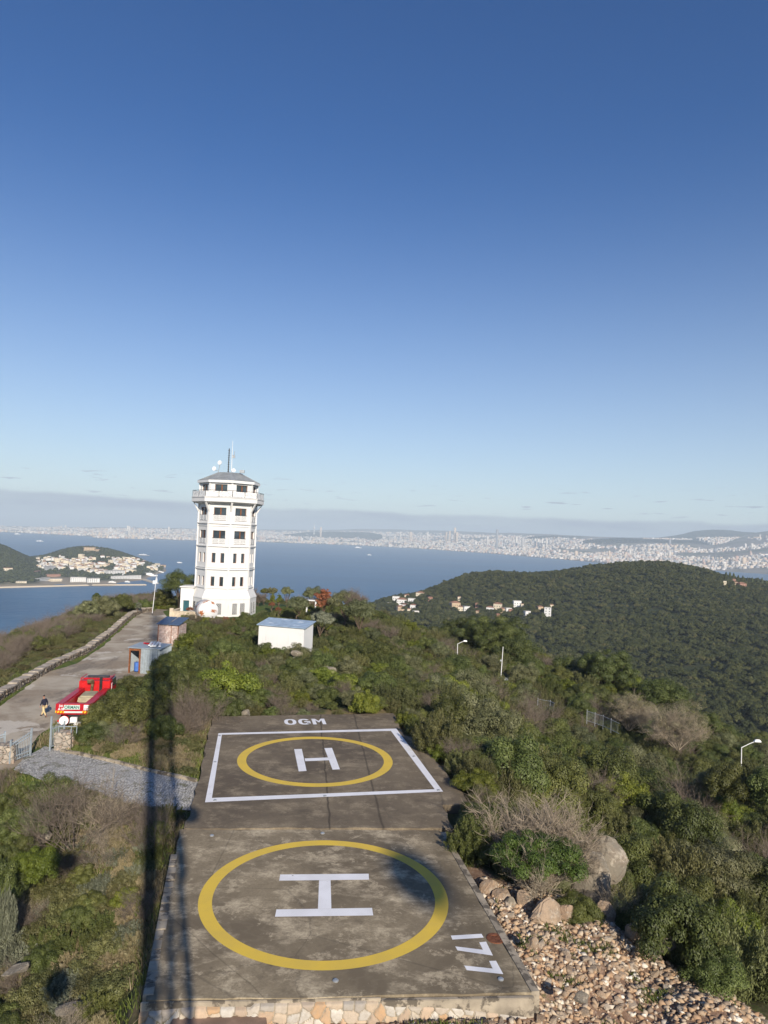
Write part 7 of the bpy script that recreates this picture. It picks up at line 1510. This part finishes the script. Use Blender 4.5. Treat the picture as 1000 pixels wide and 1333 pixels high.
# ridge line: top of the built-up land, as rows below/above eye level
RG = np.array([(-120, 686), (0, 685.5), (120, 688.5), (240, 690.5), (330, 692), (400, 693), (470, 692.5), (560, 694.5), (640, 697.5), (700, 700), (760, 703), (820, 706), (860, 707), (930, 708), (960, 704), (1000, 700.5), (1100, 698)])
def landZ(X, Y):
    px = 500 + 915 * X / Y; c0_ = coastY(px); f = (Y - c0_) / (c0_ * .55 + 600); top_py = np.interp(px, RG[:, 0], RG[:, 1]); hh = np.interp(px, [-120, 1100], [hor(-120), hor(1100)]); Yt = c0_ * 1.55 + 600; zt = CAMH - Yt * (top_py - hh) / 915
    s = np.clip(f, 0, 1.3); base = SEA - drop(Y); z = base + 3 * sm(f * 12) + (zt - base - 3) * (s ** 1.1) + (fbm(X * .0007, Y * .0007, 4, 12) - .5) * 70 * sm(f * 2.2) * (1 - .5 * sm(f - .6)); return np.where(f < 0, base - 30 + f * 100, z)
pxs = np.linspace(-140, 1130, 260); fs = np.concatenate([[-.05, 0.0], np.linspace(.01, 1.3, 60)]); PXg, FG = np.meshgrid(pxs, fs); Cg = coastY(PXg); LY = Cg + FG * (Cg * .55 + 600); LX = (PXg - 500) / 915 * LY; LZ = landZ(LX, LY); ii = np.arange(PXg.size).reshape(PXg.shape); Fi = np.stack([ii[:-1, :-1], ii[:-1, 1:], ii[1:, 1:], ii[1:, :-1]], -1).reshape(-1, 4)
t = NT('far_shore_ground'); p = t.pos; c = t.mix(t.map(t.noise(p, .0025, 6, .7), .45, .6), (0.22, 0.19, 0.17, 1), (0.09, 0.10, 0.06, 1)); t.set("Base Color", c); t.set("Roughness", .95); SHORE = t.m
tag(link('far_shore_land', np_mesh('far_shore_land', np.stack([LX, LY, LZ], -1).reshape(-1, 3), Fi, SHORE, smooth=True)), kind='structure')
g = np.random.default_rng(31); N = 15000; px = g.uniform(-60, 1060, N); f = g.random(N) ** 1.25 * 1.02 + .012; c_ = coastY(px); yb = c_ + f * (c_ * .55 + 600); xb = (px - 500) / 915 * yb; zb = landZ(xb, yb)
green = fbm(xb * .0011, yb * .0011, 4, 51); m = green < np.where(px > 880, .53, .60); m &= ~((px > 945) & (f < .16) & (green > .40)); px, f, yb, xb, zb = px[m], f[m], yb[m], xb[m], zb[m]; n = len(px); print('city blocks', n)
tall = g.random(n); hb = 11 + 14 * g.random(n) + np.where(tall > .94, 22 * g.random(n), 0) + np.where(tall > .992, 50 * g.random(n), 0); hb = hb * (yb / 9000) ** .25; wb_ = (14 + 22 * g.random(n)) * (1 + .4 * (yb / 9000 - .7)); 
CITYC = [(0.62, 0.55, 0.46), (0.68, 0.63, 0.56), (0.52, 0.37, 0.30), (0.48, 0.45, 0.42), (0.60, 0.48, 0.36), (0.28, 0.29, 0.31), (0.74, 0.70, 0.65), (0.44, 0.28, 0.22)]
t = NT('city_blocks'); c = t.ramp(t.attr('tint'), [(i / 7, (*CITYC[i], 1)) for i in range(8)]); t.n[-1].color_ramp.interpolation = 'CONSTANT' if t.n[-1].bl_idname == 'ShaderNodeValToRGB' else t.n[-1].color_ramp.interpolation
sz_ = t.n.new("ShaderNodeSeparateXYZ"); t.l.new(t.pos, sz_.inputs[0]); fl = t.math('GREATER_THAN', t.math('FRACT', t.math('MULTIPLY', sz_.outputs[2], .31)), .62); fx = t.math('GREATER_THAN', t.math('FRACT', t.math('MULTIPLY', sz_.outputs[0], .25)), .45); wnm = t.math('MULTIPLY', fl, fx); nz_ = t.n.new("ShaderNodeSeparateXYZ"); t.l.new(t.geo.outputs["Normal"], nz_.inputs[0]); wnm = t.math('MULTIPLY', wnm, t.math('LESS_THAN', t.math('ABSOLUTE', nz_.outputs[2]), .5))
t.set("Base Color", t.mix(t.math('MULTIPLY', wnm, .85), c, (0.06, 0.07, 0.09, 1))); t.set("Roughness", .8); CITYM = t.m
def boxes_np(X, Y, Z, W, D_, Hh, A_g):
    b = np.array([(-.5, -.5, 0), (.5, -.5, 0), (.5, .5, 0), (-.5, .5, 0), (-.5, -.5, 1), (.5, -.5, 1), (.5, .5, 1), (-.5, .5, 1)]); fc = np.array([(4, 5, 6, 7), (0, 1, 5, 4), (1, 2, 6, 5), (2, 3, 7, 6), (3, 0, 4, 7)])
    lx, ly = b[None, :, 0] * W[:, None], b[None, :, 1] * D_[:, None]; ca, sa = np.cos(A_g)[:, None], np.sin(A_g)[:, None]; V = np.stack([lx * ca - ly * sa + X[:, None], lx * sa + ly * ca + Y[:, None], b[None, :, 2] * (Hh[:, None] + 25) + Z[:, None] - 25], -1).reshape(-1, 3); return V, (fc[None] + (np.arange(len(X)) * 8)[:, None, None]).reshape(-1, 4)
app = hb * wb_ / yb ** 2; order_ = np.argsort(-app); big, small_ = order_[:170], order_[170:]; ang = g.random(n) * 1.5
V, F_ = boxes_np(xb[small_], yb[small_], zb[small_], wb_[small_], wb_[small_] * .7, hb[small_], ang[small_]); tag(link('city_blocks', np_mesh('city_blocks', V, F_, CITYM, np.repeat(g.random(len(small_)), 5))), kind='stuff')
def block_parts(name, x, y, z, w, d, h, a, tint, label, cat='apartment block', group=None, crown=True):
    V, F_ = boxes_np(np.array([0, w * .05]), np.array([0, 0.]), np.array([0, h - 1.]), np.array([w, w * .4]), np.array([d, d * .5]), np.array([h, 4.]), np.zeros(2)); V[8:, 2] = np.where(V[8:, 2] < h, h - .2, V[8:, 2]); o_ = link(name, np_mesh(name, V, F_, CITYM, np.full(10, tint)), None, (x, y, z), a); return tag(o_, label, cat, group)
for i in big:
    zn = 'left of the tower' if px[i] < 290 else ('between tower and middle' if px[i] < 600 else 'above the wooded hill'); block_parts('apartment_block', xb[i], yb[i], zb[i], wb_[i], wb_[i] * .7, hb[i], ang[i], random.random(), f'pale apartment block among the far city {zn}', group=f'largest city blocks {zn}')
# the towers that stand out on the skyline
def spire(px, py_top, w_px, label, tint=.3, Yk=1.25, name='skyscraper', n=1, gap=1.6, shape='box'):
    Y = float(coastY(np.array(px))) * Yk
    for k in range(n):
        P = AT(px + k * gap, py_top + k * .4, Y); zb0 = float(landZ(np.array([P[0]]), np.array([Y]))[0]) - 5; w = w_px / 915 * Y; h = P[2] - zb0
        lb = label if n == 1 else label.replace('twin', ('left twin', 'right twin')[k])
        if shape == 'mast':
            mb = MB(); mb.ring([(w * .5, 0), (w * .28, h * .55), (w * .9, h * .6), (w * .9, h * .66), (w * .25, h * .7), (w * .06, h)], 10); tag(mb.build('tv_tower', MAT['white_wall'], None, (P[0], Y, zb0)), lb, 'tower')
        else: block_parts(name, P[0], Y, zb0, w, w * .8, h, .2, tint, lb, 'skyscraper')
spire(166.5, 684.5, 1.8, 'twin pale towers on the far shore left of the tower', .2, 1.2, n=2, gap=2.3); spire(182, 687.5, 1.6, 'slim grey tower right of the pale twin towers', .68); spire(220, 686, 2, 'pale block tower on the skyline left of the tower', .2); spire(236, 686.5, 1.5, 'slim pale block just left of the white tower', .8)
spire(409.5, 680.5, 1.6, 'slender white television tower on the far skyline', shape='mast', Yk=1.3); spire(418, 686.5, 2.2, 'dark office tower right of the television tower', .68); spire(522, 692, 1.4, 'slim pale tower on the far middle skyline', .2); spire(535, 692.5, 3, 'dark blue block beside the slim middle tower', .68); spire(557, 692.5, 2.0, 'pale square tower before the dark cluster', .2)
for k, (px_, pt, w_) in enumerate(((581.5, 693, 2.6), (586, 691.5, 2.4), (592.5, 687, 2.6), (595, 693, 3.0))): spire(px_, pt, w_, ('dark towers cluster, leftmost', 'dark tower cluster, second from left', 'tallest dark tower of the middle cluster', 'lower dark block right of the tallest dark tower')[k], .68)
spire(647.5, 689.5, 2.6, 'tall pale tapering tower alone in the right middle skyline', .8, 1.2); spire(635, 698, 2.5, 'pale slab left of the lone tapering tower', .2); spire(672.5, 698.5, 2.4, 'first of two pale slabs right of the lone tower', .2); spire(681, 700, 3, 'second of two pale slabs right of the lone tower', .5)
for k, px_ in enumerate((697, 701, 706, 712)): spire(px_, 701 + k * .4, 2.0, f'pale tower in the row of four on the right skyline, {("first", "second", "third", "fourth")[k]} from the left', .2)
# hills behind the city
def hill(name, prof, Y, depth, mat, base_z=None):
    P = [AT(a, b, Y) for a, b in prof]; V, F_ = [], []; nn = 10
    for p_ in P:
        b_ = landZ(np.array([p_[0]]), np.array([Y]))[0] if base_z is None else base_z
        for k in range(nn + 1):
            f_ = k / nn; V.append((p_[0] * (1 - .12 * f_), Y - depth * f_ + (fbm(p_[0] * .001, f_ * 3, 2, 5) - .5) * 300 * (0 < f_ < 1), (p_[2] - b_) * (1 - sm(f_)) + b_ - 30 * f_ + (fbm(p_[0] * .002, f_ * 5, 3, 8) - .5) * 45 * math.sin(f_ * math.pi)))
        V.append((p_[0], Y + depth, SEA - 250))
    m_ = nn + 2
    for i in range(len(P) - 1):
        for k in range(nn): a = i * m_ + k; F_.append((a, a + 1, a + m_ + 1, a + m_))
        F_.append((i * m_, (i + 1) * m_, (i + 1) * m_ + m_ - 1, i * m_ + m_ - 1))
    return tag(link(name, np_mesh(name, np.array(V), np.array(F_), mat, smooth=True)), kind='structure')
t = NT('far_hill_slopes'); c = t.mix(t.map(t.noise(t.pos, .0035, 6, .7), .45, .62), (0.018, 0.028, 0.020, 1), (0.045, 0.050, 0.035, 1)); t.set("Base Color", c); t.set("Roughness", .95)
def prof(pts, step=8): a = np.array(pts, float); x_ = np.arange(a[0, 0], a[-1, 0], step); return [(q, np.interp(q, a[:, 0], a[:, 1]) + (vnoise(q * .06, 0, 3) - .5) * 1.0) for q in x_]
hill('far_hills', prof([(745, 707), (770, 702), (800, 699.5), (830, 701), (860, 700), (885, 696), (905, 691), (925, 689), (945, 690), (965, 692), (1000, 696), (1060, 694), (1120, 700)]), 12500, 2400, t.m)
hill('low_hills', prof([(690, 700), (720, 698.5), (760, 701), (800, 706)]), 14000, 1500, t.m)
hill('west_hills', prof([(370, 695), (400, 692.8), (430, 692.6), (470, 692.2), (500, 696)]), 15500, 1500, t.m)
# suburb climbing the hillside at the right
g = np.random.default_rng(61); N = 900; px = np.concatenate([g.uniform(810, 850, 160), g.uniform(850, 915, 240), g.uniform(930, 1010, 500)]); py = np.concatenate([g.uniform(705, 709, 160), 701.5 + g.random(240) * 4, 700 + g.random(500) * 8]); Yq = np.where(px > 925, 9500, 10400.0)
P3 = np.array([AT(a, b, c) for a, b, c in zip(px, py, Yq)]); V, F_ = boxes_np(P3[:, 0], P3[:, 1] - (709 - py) * -60, P3[:, 2] - 10, 20 + 24 * g.random(N), 22 + 0 * px, 14 + 14 * g.random(N), g.random(N)); tag(link('hillside_suburb', np_mesh('hillside_suburb', V, F_, CITYM, np.repeat(g.random(N), 5))), kind='stuff')

# ------------------------------------------------------------------ the air between
mb = MB(); zt_ = max(260.0, 40); mb.add([(-46000, -400, SEA - 460), (46000, -400, SEA - 460), (46000, 56000, SEA - 460), (-46000, 56000, SEA - 460), (-46000, -400, 345), (46000, -400, 345), (46000, 56000, 345), (-46000, 56000, 345)], [(3, 2, 1, 0), (4, 5, 6, 7), (0, 1, 5, 4), (1, 2, 6, 5), (2, 3, 7, 6), (3, 0, 4, 7)])
hzm = bpy.data.materials.new('haze_air'); hzm.use_nodes = True; hn_, hl_ = hzm.node_tree.nodes, hzm.node_tree.links; hn_.clear(); ho = hn_.new("ShaderNodeOutputMaterial"); pv = hn_.new("ShaderNodeVolumePrincipled"); pv.inputs["Color"].default_value = (0.74, 0.88, 1.0, 1); pv.inputs["Density"].default_value = HAZE; pv.inputs["Anisotropy"].default_value = -0.1; hl_.new(pv.outputs[0], ho.inputs["Volume"])
tag(mb.build('haze', hzm), kind='stuff')
